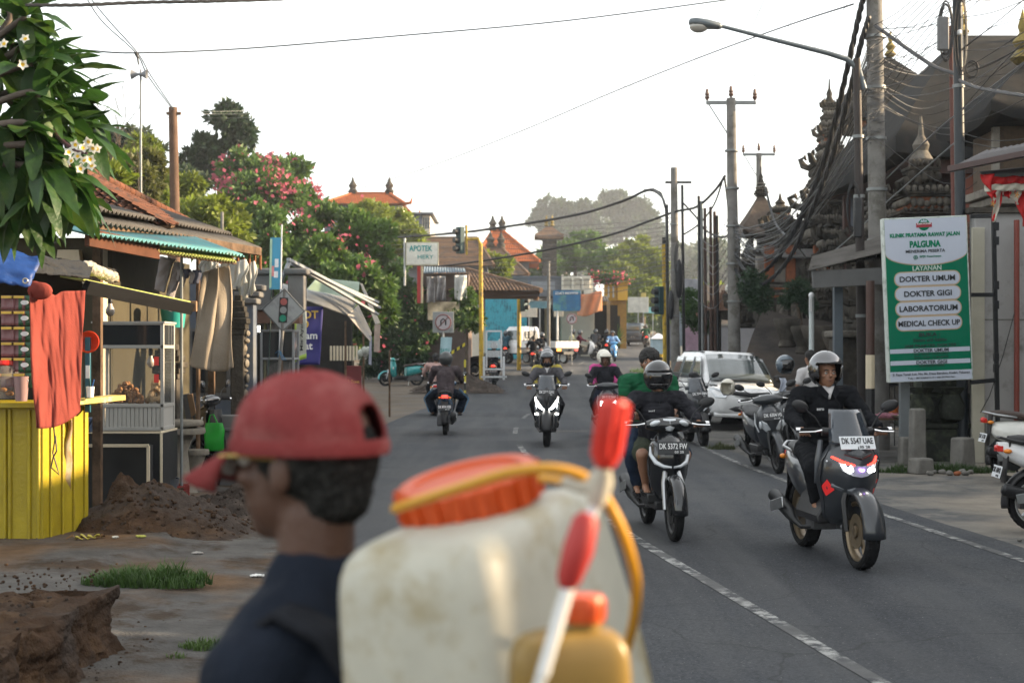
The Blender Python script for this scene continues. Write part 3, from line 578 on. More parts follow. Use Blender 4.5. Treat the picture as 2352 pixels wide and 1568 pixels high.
def rider(label,pos,deg,top=None,legs=None,skin=None,hel=None,hair=None,face=0,vox=.011,fine=False,shorts=False,shoes=None,pillion=False,sleeve=True,group=None,knee=.19,lean=0,visor=None,mask=None,collar=None,sc=1,fy=.0,slip=None,lit=0,turn=0,yb=.30,zb=1.0,feet=None,hk='open',flare=0,logo=None,bulk=1.12,drop=-.045):
    """seated on a scooter: same origin and heading as the scooter"""
    t=thing('person',label,'person',pos,R(deg),group,sc=sc); sk=skin or M['skin']; oy=-.38 if pillion else 0; oz=(.045 if pillion else 0)+drop
    pel=V((0,-.32+oy,.90+oz)); ch=V((0,-.24+oy+lean,1.20+oz)); nk=V((0,-.19+oy+lean*1.2,1.375+oz)); hd=V((0,-.165+oy+lean*1.3,1.505+oz))
    sh=[V((sx*.175*bulk,-.215+oy+lean,1.325+oz)) for sx in (-1,1)]
    if pillion: el=[V((sx*.25,-.12+oy,1.12+oz)) for sx in (-1,1)]; wr=[V((sx*.17,.10+oy,1.02+oz)) for sx in (-1,1)]
    else: el=[V((sx*.30,-.08,1.12)) for sx in (-1,1)]; wr=[V((sx*.315,yb-.115,zb+.045)) for sx in (-1,1)]
    hp=[pel+V((sx*.09,0,-.02)) for sx in (-1,1)]; kn=[V((sx*knee*(1.25 if pillion else 1),.16+oy*.75,.72 if not pillion else .70)) for sx in (-1,1)]
    an=[V((sx*(feet or .15)*(1.15 if pillion else 1),.06+oy*.8,.46 if not pillion else .42)) for sx in (-1,1)]; 
    tz=an[0].z-.085; toes=[V((a.x*1.08,a.y+.2,tz)) for a in an]
    c=Caps(); c.chain([pel,pel*.5+ch*.5,ch],[.12,.115,.125]); c.chain([ch,nk+V((0,0,-.05))],[.125,.07]); c.chain([nk+V((0,0,-.06)),nk+V((0,0,.05)),hd+V((0,-.01,-.02))],[.055,.052,.05])
    for i in (0,1):
        sx=(-1,1)[i]; c.cap(V((sx*.06,sh[i].y,1.315+oz)),sh[i],.075,.062); c.chain([sh[i],el[i],wr[i]],[.052,.040,.026],n=10); g=V((wr[i].x,yb-.05,zb)) if not pillion else wr[i]+V((0,.06,-.02)); hand(c,wr[i],g,sx,fine)
        c.chain([hp[i],kn[i],an[i]],[.088,.058,.036]); c.cap(kn[i]*.6+an[i]*.4-V((0,.012,0)),an[i],.052,.034)
        foot(c,an[i],toes[i])
    head_caps(c,hd,R(face)); body=part('body',remeshed(c,vox,3),sk,t)
    if fine: face_bits(hd,R(face),t,m_lip)
    # clothes
    if top:
        c=Caps(); q=1.13; c.chain([pel+V((0,.0,-.03)),pel*.5+ch*.5+V((0,.012,0)),ch],[.142*bulk,.140*bulk,.146*bulk]); c.chain([ch,nk+V((0,0,-.045))],[.146*bulk,.088])
        for i in (0,1):
            sx=(-1,1)[i]; c.cap(V((sx*.07,sh[i].y,1.31+oz)),sh[i],.088,.078); ee=el[i] if sleeve else sh[i]*.45+el[i]*.55; c.chain([sh[i],ee]+([wr[i]-(wr[i]-el[i])*.06] if sleeve else []),[.076,.060]+([.042] if sleeve else []),n=10)
            if sleeve: c.cap(el[i]+V((0,0,-.01)),el[i]*.6+wr[i]*.4,.062,.05,n=10)
        me=remeshed(c,vox,3,'jacket'); 
        wobble(me,lambda p:.012*noise.noise(p*8)+.010*noise.noise(V((p.x*22,p.y*22,p.z*9)))-.014*abs(noise.noise(V((p.x*10+p.z*6,p.y*10,p.z*26))))+.006)
        jo=part('jacket' if sleeve else 't_shirt',me,top,t)
        if fine:
            mb=MB(); mb.tube([ch+V((0,.148,-.22)),ch+V((0,.150,-.05)),nk+V((0,.085,-.05))],.004,6); part('zip',mb,M['blackmetal'],jo)
    if legs:
        c=Caps(); c.chain([pel+V((0,0,-.02)),pel+V((0,.02,.03))],[.135,.13])
        for i in (0,1):
            if shorts: c.chain([hp[i],hp[i]*.25+kn[i]*.75],[.108,.095])
            else:
                c.chain([hp[i],kn[i],kn[i]*.5+an[i]*.5,an[i]+V((0,0,.02))],[.105,.080,.066+flare*.5,.055+flare])
        me=remeshed(c,vox,3,'trousers')
        wobble(me,lambda p:.010*noise.noise(p*9)-.012*abs(noise.noise(V((p.x*14,p.y*18,p.z*16))))+.005)
        part('shorts' if shorts else 'trousers',me,legs,t)
    for i in (0,1):
        a,tx=an[i],toes[i]; d=(tx-a); d.z=0; d.normalize(); b=V((a.x,a.y,tx.z))
        c=Caps()
        if shoes:
            c.chain([b-d*.03+V((0,0,.045)),b+d*.08+V((0,0,.035)),b+d*.16+V((0,0,.028))],[.048,.044,.036],n=10); part('shoe',remeshed(c,.010,2,'shoe'),shoes,t)
        else:
            mb=MB(); mb.loft([[tuple(b+d*(.065+.125*math.cos(q))+V((-d.y,d.x,0))*(.044*math.sin(q))+V((0,0,z))) for q in [2*pi*k/16 for k in range(16)]] for z in (-.022,.0)]); fl=part('sandal',mb,M['rubber'],t)
            mb=MB(); mb.tube([tuple(b+d*.02+V((-d.y,d.x,0))*-.042),tuple(b+d*.10+V((0,0,.045))),tuple(b+d*.02+V((-d.y,d.x,0))*.042)],.006,6); part('strap',mb,M['rubber'],fl)
    if hel: helmet(hd,R(face),t,hel,hk,1,visor)
    if hair or not hel:
        mb=Caps(); Rz=Matrix.Rotation(R(face),3,'Z'); k=hair or 1.0
        mb.ell(hd+Rz@V((0,-.022,.052)),(.088*k,.104*k,.088*k),16,12); mb.ell(hd+Rz@V((0,-.06,.0)),(.078*k,.06*k,.08),12,8)
        me=remeshed(mb,.008,1,'hair')
        wobble(me,lambda p:.010*noise.noise(p*55)+.004*noise.noise(p*120))
        part('hair',me,M['hair'],t)
    if mask:
        Rz=Matrix.Rotation(R(face),3,'Z'); mb=MB(); mb.ell(hd+Rz@V((0,.058,-.045)),(.058,.052,.055),14,10,rot=(0,0,R(face))); part('face_mask',mb,mask,t,smooth=60)
    if collar:
        mb=MB(); mb.add([nk+V((-.055,.075,.03)),nk+V((.055,.075,.03)),nk+V((.0,.125,-.075)),nk+V((-.055,.04,.03)),nk+V((.055,.04,.03)),nk+V((.0,.06,-.075))],[(0,1,2),(5,4,3),(0,3,4,1),(1,4,5,2),(2,5,3,0)]); part('collar',mb,collar,t,bevel=.004)
        for sx in (-1,1):
            mb=MB(); mb.slab(nk+V((sx*.06,.07,.045)),nk+V((sx*.085,.10,-.02)),nk+V((sx*.03,.145,-.075)),nk+V((sx*.012,.13,-.03)),.006); part('lapel',mb,top,t,bevel=.002)
    if logo:
        text(logo,.06,.018,ch+V((.075,.160,.02)),(-1,0,-.0),(0,0,1),M['white_text'],t,.01)
    return t
# ================= left side of the street
def corrug(name,a,b,c,d,n,amp,m,parent=None,t=.006,kind=None,label=None):
    """corrugated sheet: a-b is the edge crossed by the n waves, a-d and b-c run along them"""
    a,b,c,d=map(V,(a,b,c,d)); nn=(b-a).cross(d-a).normalized(); 
    if nn.z<0: nn=-nn
    mb=MB(); nu=n*4
    mb.grid(lambda u,v:tuple((a*(1-u)+b*u)*(1-v)+(d*(1-u)+c*u)*v+nn*(amp*math.sin(u*n*2*pi))),nu,3); return part(name,mb,m,parent,solid=t,smooth=80,kind=kind,label=label)
def beam(name,a,b,w,h,m,parent=None,**k):
    a,b=V(a),V(b); t=(b-a); L=t.length; t.normalize(); mb=MB(); q=t.to_track_quat('Y','Z').to_matrix(); mb.box((a+b)/2,(w,L,h),rot=q); return part(name,mb,m,parent,bevel=k.pop('bevel',min(w,h)*.08),**k)
def tiles(face,m,parent,rows,cols,name='roof_tile',limit=300,tw=None):
    """rows of curved clay tiles over a face a-b-c-d (a-b eave, d-c ridge); the nearest ones singly, the rest as one part"""
    a,b,c,d=map(V,face); nn=(b-a).cross(d-a).normalized(); 
    if nn.z<0: nn=-nn
    spots=[]
    for r in range(rows):
        v=r/rows; L=(a*(1-v)+d*v); Rr=(b*(1-v)+c*v); n=max(1,int(cols*(Rr-L).length/(b-a).length+.5))
        for k in range(n):
            u=(k+.5)/n; spots.append((L*(1-u)+Rr*u,(Rr-L).normalized(),r))
    w=(b-a).length/cols; h=((d-a).length+(c-b).length)/2/rows
    def tile_pts(p,x,jit):
        up=nn.cross(x).normalized(); 
        if up.z<0: up=-up
        vs=[]
        for j,(dv,dz) in enumerate(((-.12,.022),(1.0,.002))):
            for i in range(7):
                s=i/6-.5; vs.append(p+x*(s*w*1.04)+up*(dv*h)+nn*(dz+.018*math.cos(s*2*pi)+jit))
        return vs,[(i,i+1,8+i,7+i) for i in range(6)]
    spots.sort(key=lambda q:q[0].y)
    mb0=MB(); mb0.add(*tile_pts(V((0,0,0)),(b-a).normalized(),0)); me=mb0.mesh(name,80); me.materials.append(m)
    for p,x,r in spots[:limit]:
        o=bpy.data.objects.new(name,me); COL.objects.link(o); o.location=p+nn*random.uniform(0,.006); o.parent=parent; o.rotation_euler=(random.gauss(0,.01),random.gauss(0,.01),random.gauss(0,.015))
    if spots[limit:]:
        mb=MB()
        for p,x,r in spots[limit:]: mb.add(*tile_pts(p,x,random.uniform(0,.006)))
        part(name+'s',mb,m,parent,kind='stuff',smooth=80)
    mb=MB(); mb.slab(a-nn*.01,b-nn*.01,c-nn*.01,d-nn*.01,.03); part('roof_boarding',mb,M['wood'],parent)
m_clay=mat('clay_tiles',(.17,.07,.04),.85,0,.35,3,.3,40,c2=(.075,.045,.035),c2s=2.5)
m_asb=mat('weathered_asbestos_sheet',(.13,.12,.11),.9,0,.25,2,.3,40,c2=(.12,.11,.10),c2s=3)
m_teal=mat('teal_sheet',(.13,.36,.37),.5,.1,.15,3,c2=(.22,.3,.28),c2s=4); m_lime=mat('lime_sheet',(.42,.47,.13),.55,0,.15,4)
m_wbeige=mat('beige_render',(.10,.088,.058),.9,0,.15,1.5,.2,30,c2=(.08,.068,.045),c2s=1.2); m_wblue=mat('blue_grey_render',(.155,.18,.225),.9,0,.15,1.2,.15,30,c2=(.20,.21,.22),c2s=1.5); m_cream=mat('cream_paint',(.62,.53,.38),.7,0,.08,3)
m_wgrey=mat('grey_plaster',(.20,.195,.19),.85,0,.15,1.5,.2,30,c2=(.2,.2,.2),c2s=2)
# --- house with clay roof behind the snack stall
h=thing('house','low house with red clay tiled roof and beige wall behind the snack stall','house',(-5.4,16.4,0))
def HL(o,par): 
    o.parent=par; o.location=V(o.location)-V(par.location); return o
def rel(par):
    "place mesh coordinates given in the world under an Empty"
    return -V(par.location)
def pw(name,mb,m,par,**k):
    if par is not None:
        o=V(par.location); mb.v=[(x-o.x,y-o.y,z-o.z) for x,y,z in mb.v]
    return part(name,mb,m,par,**k)
def W_box(name,x0,x1,y0,y1,z0,z1,m,par,**k):
    mb=MB(); mb.box(((x0+x1)/2,(y0+y1)/2,(z0+z1)/2),(x1-x0,y1-y0,z1-z0)); return pw(name,mb,m,par,**k)
W_box('wall',-8.5,-4.62,16.2,16.45,0,2.95,m_wbeige,h,bevel=.01)
W_box('wall',-4.80,-4.622,16.46,20.4,0,2.9,m_wbeige,h)
W_box('wall_column',-4.95,-4.66,16.02,16.19,0,2.35,m_wbeige,h,bevel=.01)
W_box('column_trim',-4.66,-4.60,16.0,16.18,0,2.9,m_cream,h)
mb=MB(); mb.loft([[(-5.0+dx*k,16.08+dy*k*.5,z) for dx,dy in ((-1,-1),(1,-1),(1,1),(-1,1))] for z,k in ((2.42,.26),(2.70,.13),(2.80,.12))]); pw('column_capital',mb,m_cream,h)
W_box('door_frame',-6.05,-5.15,16.12,16.19,0,2.35,m_wgrey,h,bevel=.01); W_box('door',-5.97,-5.23,16.09,16.118,.05,2.25,mat('olive_door',(.10,.085,.05),.7,0,.2,3),h,bevel=.01)
for z0,z1 in ((.2,1.0),(1.15,2.1)): W_box('door_panel',-5.88,-5.32,16.075,16.088,z0,z1,mat('olive_door',(.1,.085,.05)),h,bevel=.006)
W_box('fascia_beam',-8.5,-4.15,13.5,13.7,2.86,3.04,mat('pale_beam',(.36,.33,.29),.8,0,.15,3,c2=(.25,.22,.19),c2s=3),h,bevel=.01)
# clay roof: the face towards us and the hip
A,B,Cc,D=P(175,388,18.6),P(436,520,20.6),P(190,512,15.6),P(-260,388,18.6); 
def shift(par,*ps): o=V(par.location); return [V(p)-o for p in ps]
tiles(shift(h,P(-420,512,15.6),P(190,512,15.6)+V((.9,.2,0)),A+V((.05,0,0)),D),m_clay,h,15,34)
mb=MB(); mb.add([P(190,512,15.6)+V((.9,.2,0)),B,A],[(0,1,2)]); 
a_,b_,c_=shift(h,P(190,512,15.6)+V((.93,.2,0)),B+V((.0,0,0)),A)
tiles((a_,b_,c_+V((.02,.02,0)),c_),m_clay,h,14,24,'hip_tile')
mb=MB(); q0,q1=shift(h,A,B); n=22
for k in range(n):
    p=q0.lerp(q1,(k+.5)/n)+V((0,0,.05)); d=(q1-q0).normalized(); mb.tube([p-d*.13,p+d*.15],[.075,.062],8)
part('ridge_cap',mb,m_clay,h,smooth=50)
# --- asbestos lean-to roof and plank fascia
s=thing('porch_roof','grey corrugated lean-to roof with brown plank fascia over the hanging laundry','roof',(-3.6,16,0))
a1,b1,c1,d1=shift(s,P(205,507,13.4),P(602,572,18.6),P(498,541,19.6)+V((-.6,0,.28)),P(205,483,14.2)+V((-.5,0,.10)))
corrug('roof_sheet',a1,b1,c1,d1,46,.022,m_asb,s,.008)
a2,b2=shift(s,P(200,493,14.6)+V((-.2,0,.16)),P(600,562,19.4)+V((-.2,0,.14)))
corrug('roof_sheet',*shift(s,P(195,482,13.7)+V((0,0,.03)),P(560,556,18.9)+V((-.15,0,.1)),P(470,520,20.2)+V((-.8,0,.3)),P(215,470,14.8)+V((-.7,0,.12))),44,.022,m_asb,s,.008)
for k in range(11):
    u=k/10; p,q=shift(s,P(462,547+.0,17.0),P(598,573,18.7)); c0=p.lerp(q,u); mb=MB(); mb.box(c0+V((0,0,-.13+random.uniform(-.01,.01))),(.022,.165,.26),rot=(random.gauss(0,.01),0,.12)); part('fascia_plank',mb,mat('brown_planks',(.30,.13,.06),.8,0,.3,6,.2,30),s,bevel=.003)
for q in ((-3.95,18.7),(-4.05,13.9)): mb=MB(); mb.box((q[0]+3.6,q[1]-16,1.38),(.08,.08,2.76)); part('post',mb,M['wood'],s)
beam('rafter',*shift(s,P(200,512,13.6),P(596,578,18.4)),.06,.10,M['wood'],s)
# --- teal awning with lime flashing
s=thing('teal_awning','teal corrugated awning with lime green lower sheet above the hanging cloths','awning',(-3.4,14,0))
corrug('awning_sheet',*shift(s,P(195,535,12.5),P(562,588,15.7),P(540,570,16.3)+V((-.5,0,.14)),P(205,526,13.4)+V((-.4,0,.05))),40,.016,m_teal,s,.005)
corrug('awning_sheet',*shift(s,P(362,577,14.0),P(543,601,15.5),P(545,585,15.7)+V((-.1,0,0)),P(362,566,14.2)+V((-.1,0,0))),26,.016,m_lime,s,.005)
beam('awning_beam',*shift(s,P(200,545,12.7),P(362,577,14.05)),.05,.16,mat('brown_beam',(.12,.05,.03),.8,0,.2,6),s); beam('awning_beam',*shift(s,P(362,579,14.1),P(540,603,15.6)),.04,.04,M['wood'],s)
mb=MB(); mb.cyl(V(G(417,15.3))+V((3.4,-14,0)),V(P(417,588,15.3))+V((3.4,-14,0)),.016); part('post',mb,mat('post_pale',(.25,.27,.27),.6),s)
mb=MB(); mb.cyl(V(G(455,16.5))+V((3.4,-14,0)),V(P(455,590,16.5))+V((3.4,-14,0)),.025); part('post',mb,M['wood'],s)
# --- blue-grey house further back
s=thing('blue_grey_house','blue grey rendered wall of the next house behind the laundry','house',(-5,21,0))
W_box('wall',-6.9,-3.95,21.0,21.2,0,2.85,m_wblue,s); W_box('wall_trim',-5.66,-5.58,20.9,20.99,0,2.9,m_cream,s); W_box('corner_pillar',-3.96,-3.78,20.8,21.1,0,2.35,m_stonegate if 0 else m_wblue,s,bevel=.01)
for z in (2.35,2.45,2.55): W_box('pillar_moulding',-4.02-(z-2.35)*.4,-3.72+(z-2.35)*.4,20.75,21.15,z,z+.085,m_wgrey,s,bevel=.02)
W_box('window_frame',-4.75,-4.15,20.93,20.995,1.0,2.0,m_wgrey,s); W_box('window_pane',-4.70,-4.20,20.915,20.93,1.05,1.95,M['glass'],s)
text('DIJUAL',.32,.09,(-.22,-.30,1.50),(1,0,0),(0,0,1),M['white_text'],None)
# the sign the lettering above belongs to
o=[x for x in COL.objects if x.name.startswith('lettering')][-1]; sg=thing('notice_board','small dark red notice board on the wall behind the food case','sign',P(738/1,0,1)*0+V((-5.12,20.7,1.5))); mb=MB(); mb.box((0,0,0),(.42,.02,.3)); part('board',mb,mat('dark_red_board',(.2,.03,.03),.6),sg); o.parent=sg; o.location=(.22,.29,-1.5); 
mb=MB(); mb.lathe([(.13,0),(.17,.3),(.175,.33),(.16,.33),(.12,.02)],n=20); single('plastic_tub','turquoise plastic tub on a ledge behind the food case','tub',mb,mat('turquoise_plastic',(.03,.40,.36),.4,0,.05),loc=P(398,752,17.6),smooth=50)
# --- temple-like gate pillars and dark shop front between the houses
def pillar(lab,px,Y,w,h,m=None,cap=True):
    p=G(px,Y); t=thing('gate_pillar',lab,'pillar',p); m=m or M['stone']
    mb=MB(); mb.box((0,0,h/2),(w,w,h)); part('shaft',mb,m,t,bevel=.015)
    mb=MB(); mb.box((0,0,.2),(w*1.35,w*1.35,.4)); mb.box((0,0,.45),(w*1.2,w*1.2,.1)); part('plinth',mb,m,t,bevel=.02)
    if cap:
        mb=MB()
        for i,(k,z) in enumerate(((1.12,0),(1.3,.07),(1.5,.14),(1.3,.22),(1.1,.29),(.8,.36),(.5,.43))): mb.box((0,0,h+z),(w*k,w*k,.072))
        part('capital',mb,m,t,bevel=.01)
    return t
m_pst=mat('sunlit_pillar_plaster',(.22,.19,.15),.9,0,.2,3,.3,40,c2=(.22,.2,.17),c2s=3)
# carved stone pillar by the laundry
t=pillar('carved grey stone pillar beside the brown hanging cloth',548,18.0,.17,1.9)
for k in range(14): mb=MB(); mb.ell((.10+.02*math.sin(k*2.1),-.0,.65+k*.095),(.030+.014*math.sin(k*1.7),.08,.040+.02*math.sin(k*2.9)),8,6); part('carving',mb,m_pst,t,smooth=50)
pl=thing('balustrade','concrete garden balustrade with dark baluster cut-outs below the brown cloth','balustrade',G(505,17.2)); mb=MB(); mb.prism([(-.26,0),(.30,0),(.27,.70),(-.24,.70)],'y',-.1,.1); part('panel',mb,m_wgrey,pl,bevel=.01)
mb=MB(); mb.box((.1,0,.80),(.34,.24,.18)); mb.box((.1,0,.72),(.42,.26,.05)); part('cap_stone',mb,m_wgrey,pl,bevel=.015)
for x in (-.14,-.0): mb=MB(); mb.lathe([(.015,.03),(.05,.18),(.06,.3),(.035,.42),(.012,.52)],(x,-.102,.02),12); part('baluster_cutout',mb,M['dark'],pl,smooth=50)
pillar('rough dark tree-like stone post behind the food case',388,17.6,.26,1.35,cap=True)
t=thing('dark_shop','dark open shop front with green door posts left of the traffic light warning sign','shop',G(575,22.5)); 
def lb(name,x0,x1,y0,y1,z0,z1,m,par,**k): mb=MB(); mb.box(((x0+x1)/2,(y0+y1)/2,(z0+z1)/2),(x1-x0,y1-y0,z1-z0)); return part(name,mb,m,par,**k)
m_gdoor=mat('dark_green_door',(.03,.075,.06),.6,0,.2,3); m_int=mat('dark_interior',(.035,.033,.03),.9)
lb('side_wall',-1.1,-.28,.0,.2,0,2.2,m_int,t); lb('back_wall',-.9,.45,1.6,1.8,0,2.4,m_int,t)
lb('door_leaf',-.22,-.05,0,.05,0,2.05,m_gdoor,t,bevel=.01); lb('door_leaf',-.04,.10,.02,.07,0,2.05,m_gdoor,t,bevel=.01); lb('door_post',.22,.26,-.05,.0,0,2.1,mat('olive_post',(.3,.28,.12),.7),t)
lb('pier',.30,.62,-.1,.2,0,2.25,mat('stained_pier',(.16,.15,.14),.9,0,.3,3,c2=(.28,.26,.24),c2s=4),t,bevel=.01); lb('lintel',-1.0,.8,-.15,.2,2.1,2.3,mat('rust_lintel',(.20,.11,.08),.8,0,.2,4),t)
for x in (-.5,.1,.62): lb('roof_pillar',x,x+.26,-.2,.1,2.3,2.86,m_wgrey if x else m_wblue,t,bevel=.02); lb('roof_pillar_cap',x-.06,x+.32,-.26,.16,2.86,2.96,m_wgrey,t,bevel=.03)
# fluorescent tubes glowing inside
mb=MB(); mb.box((-.02,.4,2.02),(.035,.05,.10)); mb.box((.06,.4,2.02),(.035,.05,.10)); part('tube_lamp',mb,mat('lit_tube',(1,.95,.8),.4,emit=3),t)
# --- blue banner on poles
t=thing('feather_banner','tall narrow light blue advertising banner on two green and white poles','banner',P(632,605,22.0)); 
m_bb=mat('banner_blue',(.10,.42,.62),.6,0,.12,2,transl=.3)
lb('banner_cloth',-.085,.085,-.01,.01,-.40,.40,m_bb,t); lb('banner_stripe',-.085,-.05,-.016,-.011,-.38,.38,mat('banner_green_white',(.5,.7,.5),.6,transl=.2),t)
lb('white_patch',.0,.06,-.016,-.011,-.06,.07,M['white_text'],t); lb('white_patch',-.01,.055,-.016,-.011,-.22,-.12,M['white_text'],t); lb('pink_patch',-.05,-.01,-.016,-.011,-.20,-.04,mat('pinkish_print',(.7,.25,.25),.6),t)
mb=MB(); mb.cyl((.10,0,-2.3),(.10,0,.60),.012,n=8); part('banner_pole',mb,M['white'],t); mb=MB(); mb.cyl((-.09,0,-2.3),(-.03,0,.52),.008,n=8); part('banner_pole',mb,m_gdoor,t)
t.rotation_euler=(0,.02,-.25)
# --- diamond warning sign
Y=21.5; t=thing('warning_sign','grey diamond warning sign showing a traffic light, seen upright on a thin pole','sign',P(651,712,Y),ry=R(3)); t.location.z=P(651,712,Y).z
def dia(r,y0,y1,round_=0): mb=MB(); mb.prism([(r,0),(0,r),(-r,0),(0,-r)],'y',y0,y1); return mb
m_sg=mat('sign_grey',(.40,.42,.42),.6,0,.1,6,c2=(.30,.31,.31),c2s=6); r=.335
part('sign_plate',dia(r,-.004,.004),m_sg,t,bevel=.002); mb=MB(); 
for a,b in (((r*.95,0),(0,r*.95)),((0,r*.95),(-r*.95,0)),((-r*.95,0),(0,-r*.95)),((0,-r*.95),(r*.95,0))): mb.tube([(a[0],-.006,a[1]),(b[0],-.006,b[1])],.006,6)
part('border',mb,M['black_text'],t)
mb=MB(); mb.box((0,-.010,.0),(.128,.006,.375)); part('symbol_housing',mb,M['black_text'],t)
for z,m_ in ((.125,mat('faded_red_disc',(.42,.10,.09),.6)),(0,mat('grey_disc',(.33,.35,.35),.6)),(-.125,mat('green_disc',(.01,.32,.20),.6))): mb=MB(); mb.lathe([(.001,-.018),(.052,-.018),(.052,-.014)],(0,0,z),24,'y'); part('lamp_disc',mb,m_,t)
mb=MB(); mb.tube([(0,.012,.3),(0,.012,-.4),(-.03,.012,-1.2),(-.045,.012,-2.25)],.026,10); part('pole',mb,M['concpole'],t)
mb=MB(); 
for k in range(7): a=random.uniform(0,6); mb.tube([(-.01,-.02,-.62),(.05*math.cos(a),-.03,-.62+.05*math.sin(a)),(.10*math.cos(a+.6),-.02,-.66+.10*math.sin(a))],.003,5)
part('blue_string',mb,mat('blue_string',(.05,.25,.5),.6),t)
# --- warung (food stall) with grey awning
Wx=-3.46; t=thing('warung','food stall with grey corrugated awning, white struts and dark interior','food stall',(Wx,26,0))
O=V(t.location)
corrug('awning_sheet',*[V(p)-O for p in (P(648,668,21.7),P(800,724,29.6),P(824,690,31.2),P(668,652,23.2)+V((-.25,0,.02)))],52,.018,m_asb if 0 else mat('grey_zinc',(.34,.35,.36),.55,.3,.15,2,c2=(.26,.27,.28),c2s=2),t,.005)
m_lg2=mat('light_green_sheet',(.33,.42,.33),.6,.1,.12,2); corrug('green_roof',*[V(p)-O for p in (P(688,682,30.0),P(822,682,33.5),P(826,648,34.2),P(728,638,31.5))],26,.02,m_lg2,t,.005)
# end panels hanging like wind-breaks
def panel(name,pts,m,par=t,th=.012): mb=MB(); pts=[V(p)-V(par.location) for p in pts]; mb.slab(*pts,th); return part(name,mb,m,par,bevel=.003)
m_tarp=mat('old_banner_tarp',(.50,.44,.36),.7,0,.15,2,transl=.3,c2=(.35,.34,.36),c2s=3)
panel('side_tarp',(P(797,724,29.5),P(822,700,31.0),P(853,765,31.0),P(850,785,30.0)),m_tarp)
panel('side_tarp',(P(826,650,34.0),P(832,652,34.6),P(873,742,34.6),P(862,745,33.6)),m_tarp)
panel('hanging_banner',(P(860,746,33.2),P(873,744,33.4),P(871,808,33.4),P(858,808,33.2)),mat('faded_banner',(.45,.36,.30),.7,0,.3,5,transl=.2))
panel('hanging_banner',(P(849,770,30.2),P(853,772,30.8),P(852,838,30.8),P(846,836,30.2)),mat('lilac_tarp',(.33,.35,.45),.7,transl=.2))
for a,b in ((P(662,596,22.5),P(872,706,30.5)),(P(672,606,23),P(868,722,30.5)),(P(700,622,24),P(868,694,31)),(P(665,600,22.6),P(640,660,22.4))): beam('strut',V(a)-O,V(b)-O,.06,.05,mat('white_strut',(.33,.35,.37),.6),t)
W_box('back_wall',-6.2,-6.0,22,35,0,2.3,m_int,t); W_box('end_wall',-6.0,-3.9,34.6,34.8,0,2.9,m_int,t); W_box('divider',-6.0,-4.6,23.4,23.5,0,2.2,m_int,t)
W_box('corrugated_panel',-4.95,-4.5,24,24.05,2.2,2.9,m_wgrey,t)
for i in range(7): mb=MB(); mb.box((-4.93+i*.065+3.46,24-26-.03,2.55),(.022,.02,.68)); part('panel_rib',mb,m_wgrey,t)
for k in range(9): mb=MB(); mb.box((-4.2+k*.075+3.46,33.0-26,1.62),(.05,.01,.34)); part('curtain_strip',mb,m_cream,t)
for x,y,h_ in ((-3.5,29.9,2.3),(-3.52,33.7,2.4),(-3.6,22.2,2.35),(-3.1,36,1.7)): mb=MB(); mb.cyl((x-O.x,y-O.y,0),(x-O.x,y-O.y,h_),.028,.022,8); part('post',mb,M['wood'],t)
W_box('counter',-4.6,-3.8,29.2,31.2,0,.85,M['wood'],t)
# banners with print
m_vio=mat('violet_banner',(.055,.05,.30),.6,0,.12,3,transl=.15)
t=thing('food_banner','long violet blue food banner with yellow and white words under the awning','banner',P(710,768,26.5),rz=0)
mb=MB(); mb.grid(lambda u,v:(-.36+.62*u-.06*v*u,.02*math.sin(u*7+v*3)+.015*math.sin(v*11),.52-1.08*v),14,18); part('banner_cloth',mb,m_vio,t,solid=.006,smooth=80)
m_yt=mat('yellow_print',(.75,.50,.08),.6)
for s_,x,z,h_,m_ in (('OT',.03,.37,.15,m_yt),('O',-.08,.19,.15,m_yt),('yam',.0,-.06,.14,M['white_text']),('rat',-.04,-.22,.12,M['white_text']),('n',-.13,-.40,.10,M['white_text'])): text(s_,None,h_,(x+(.0 if len(s_)>1 else 0),-.035,z),(1,0,0),(0,0,1),m_,t,.02,t=.012)
t=thing('white_green_banner','white banner with lime edge hanging beside the warning sign','banner',P(690,770,23.5),rz=R(18))
mb=MB(); mb.grid(lambda u,v:(-.09+.19*u,.015*math.sin(v*6+u*3),.34+.06*u-.78*v),8,14); part('banner_cloth',mb,mat('white_banner',(.55,.56,.50),.6,0,.25,7,transl=.2),t,solid=.005,smooth=80)
mb=MB(); mb.grid(lambda u,v:(-.095+.03*u,-.008+.015*math.sin(v*6),.34-.78*v),2,14); mb.grid(lambda u,v:(-.09+.19*u,-.008+.015*math.sin(6+u*3),-.36+.06*u-.075*v),6,2); part('lime_edge',mb,mat('lime_print',(.38,.55,.08),.6),t,solid=.004)
text('Mie Ayam',.5,.07,(.02,-.03,.0),(0,0,1),(-1,0,0),M['black_text'],t,.01)
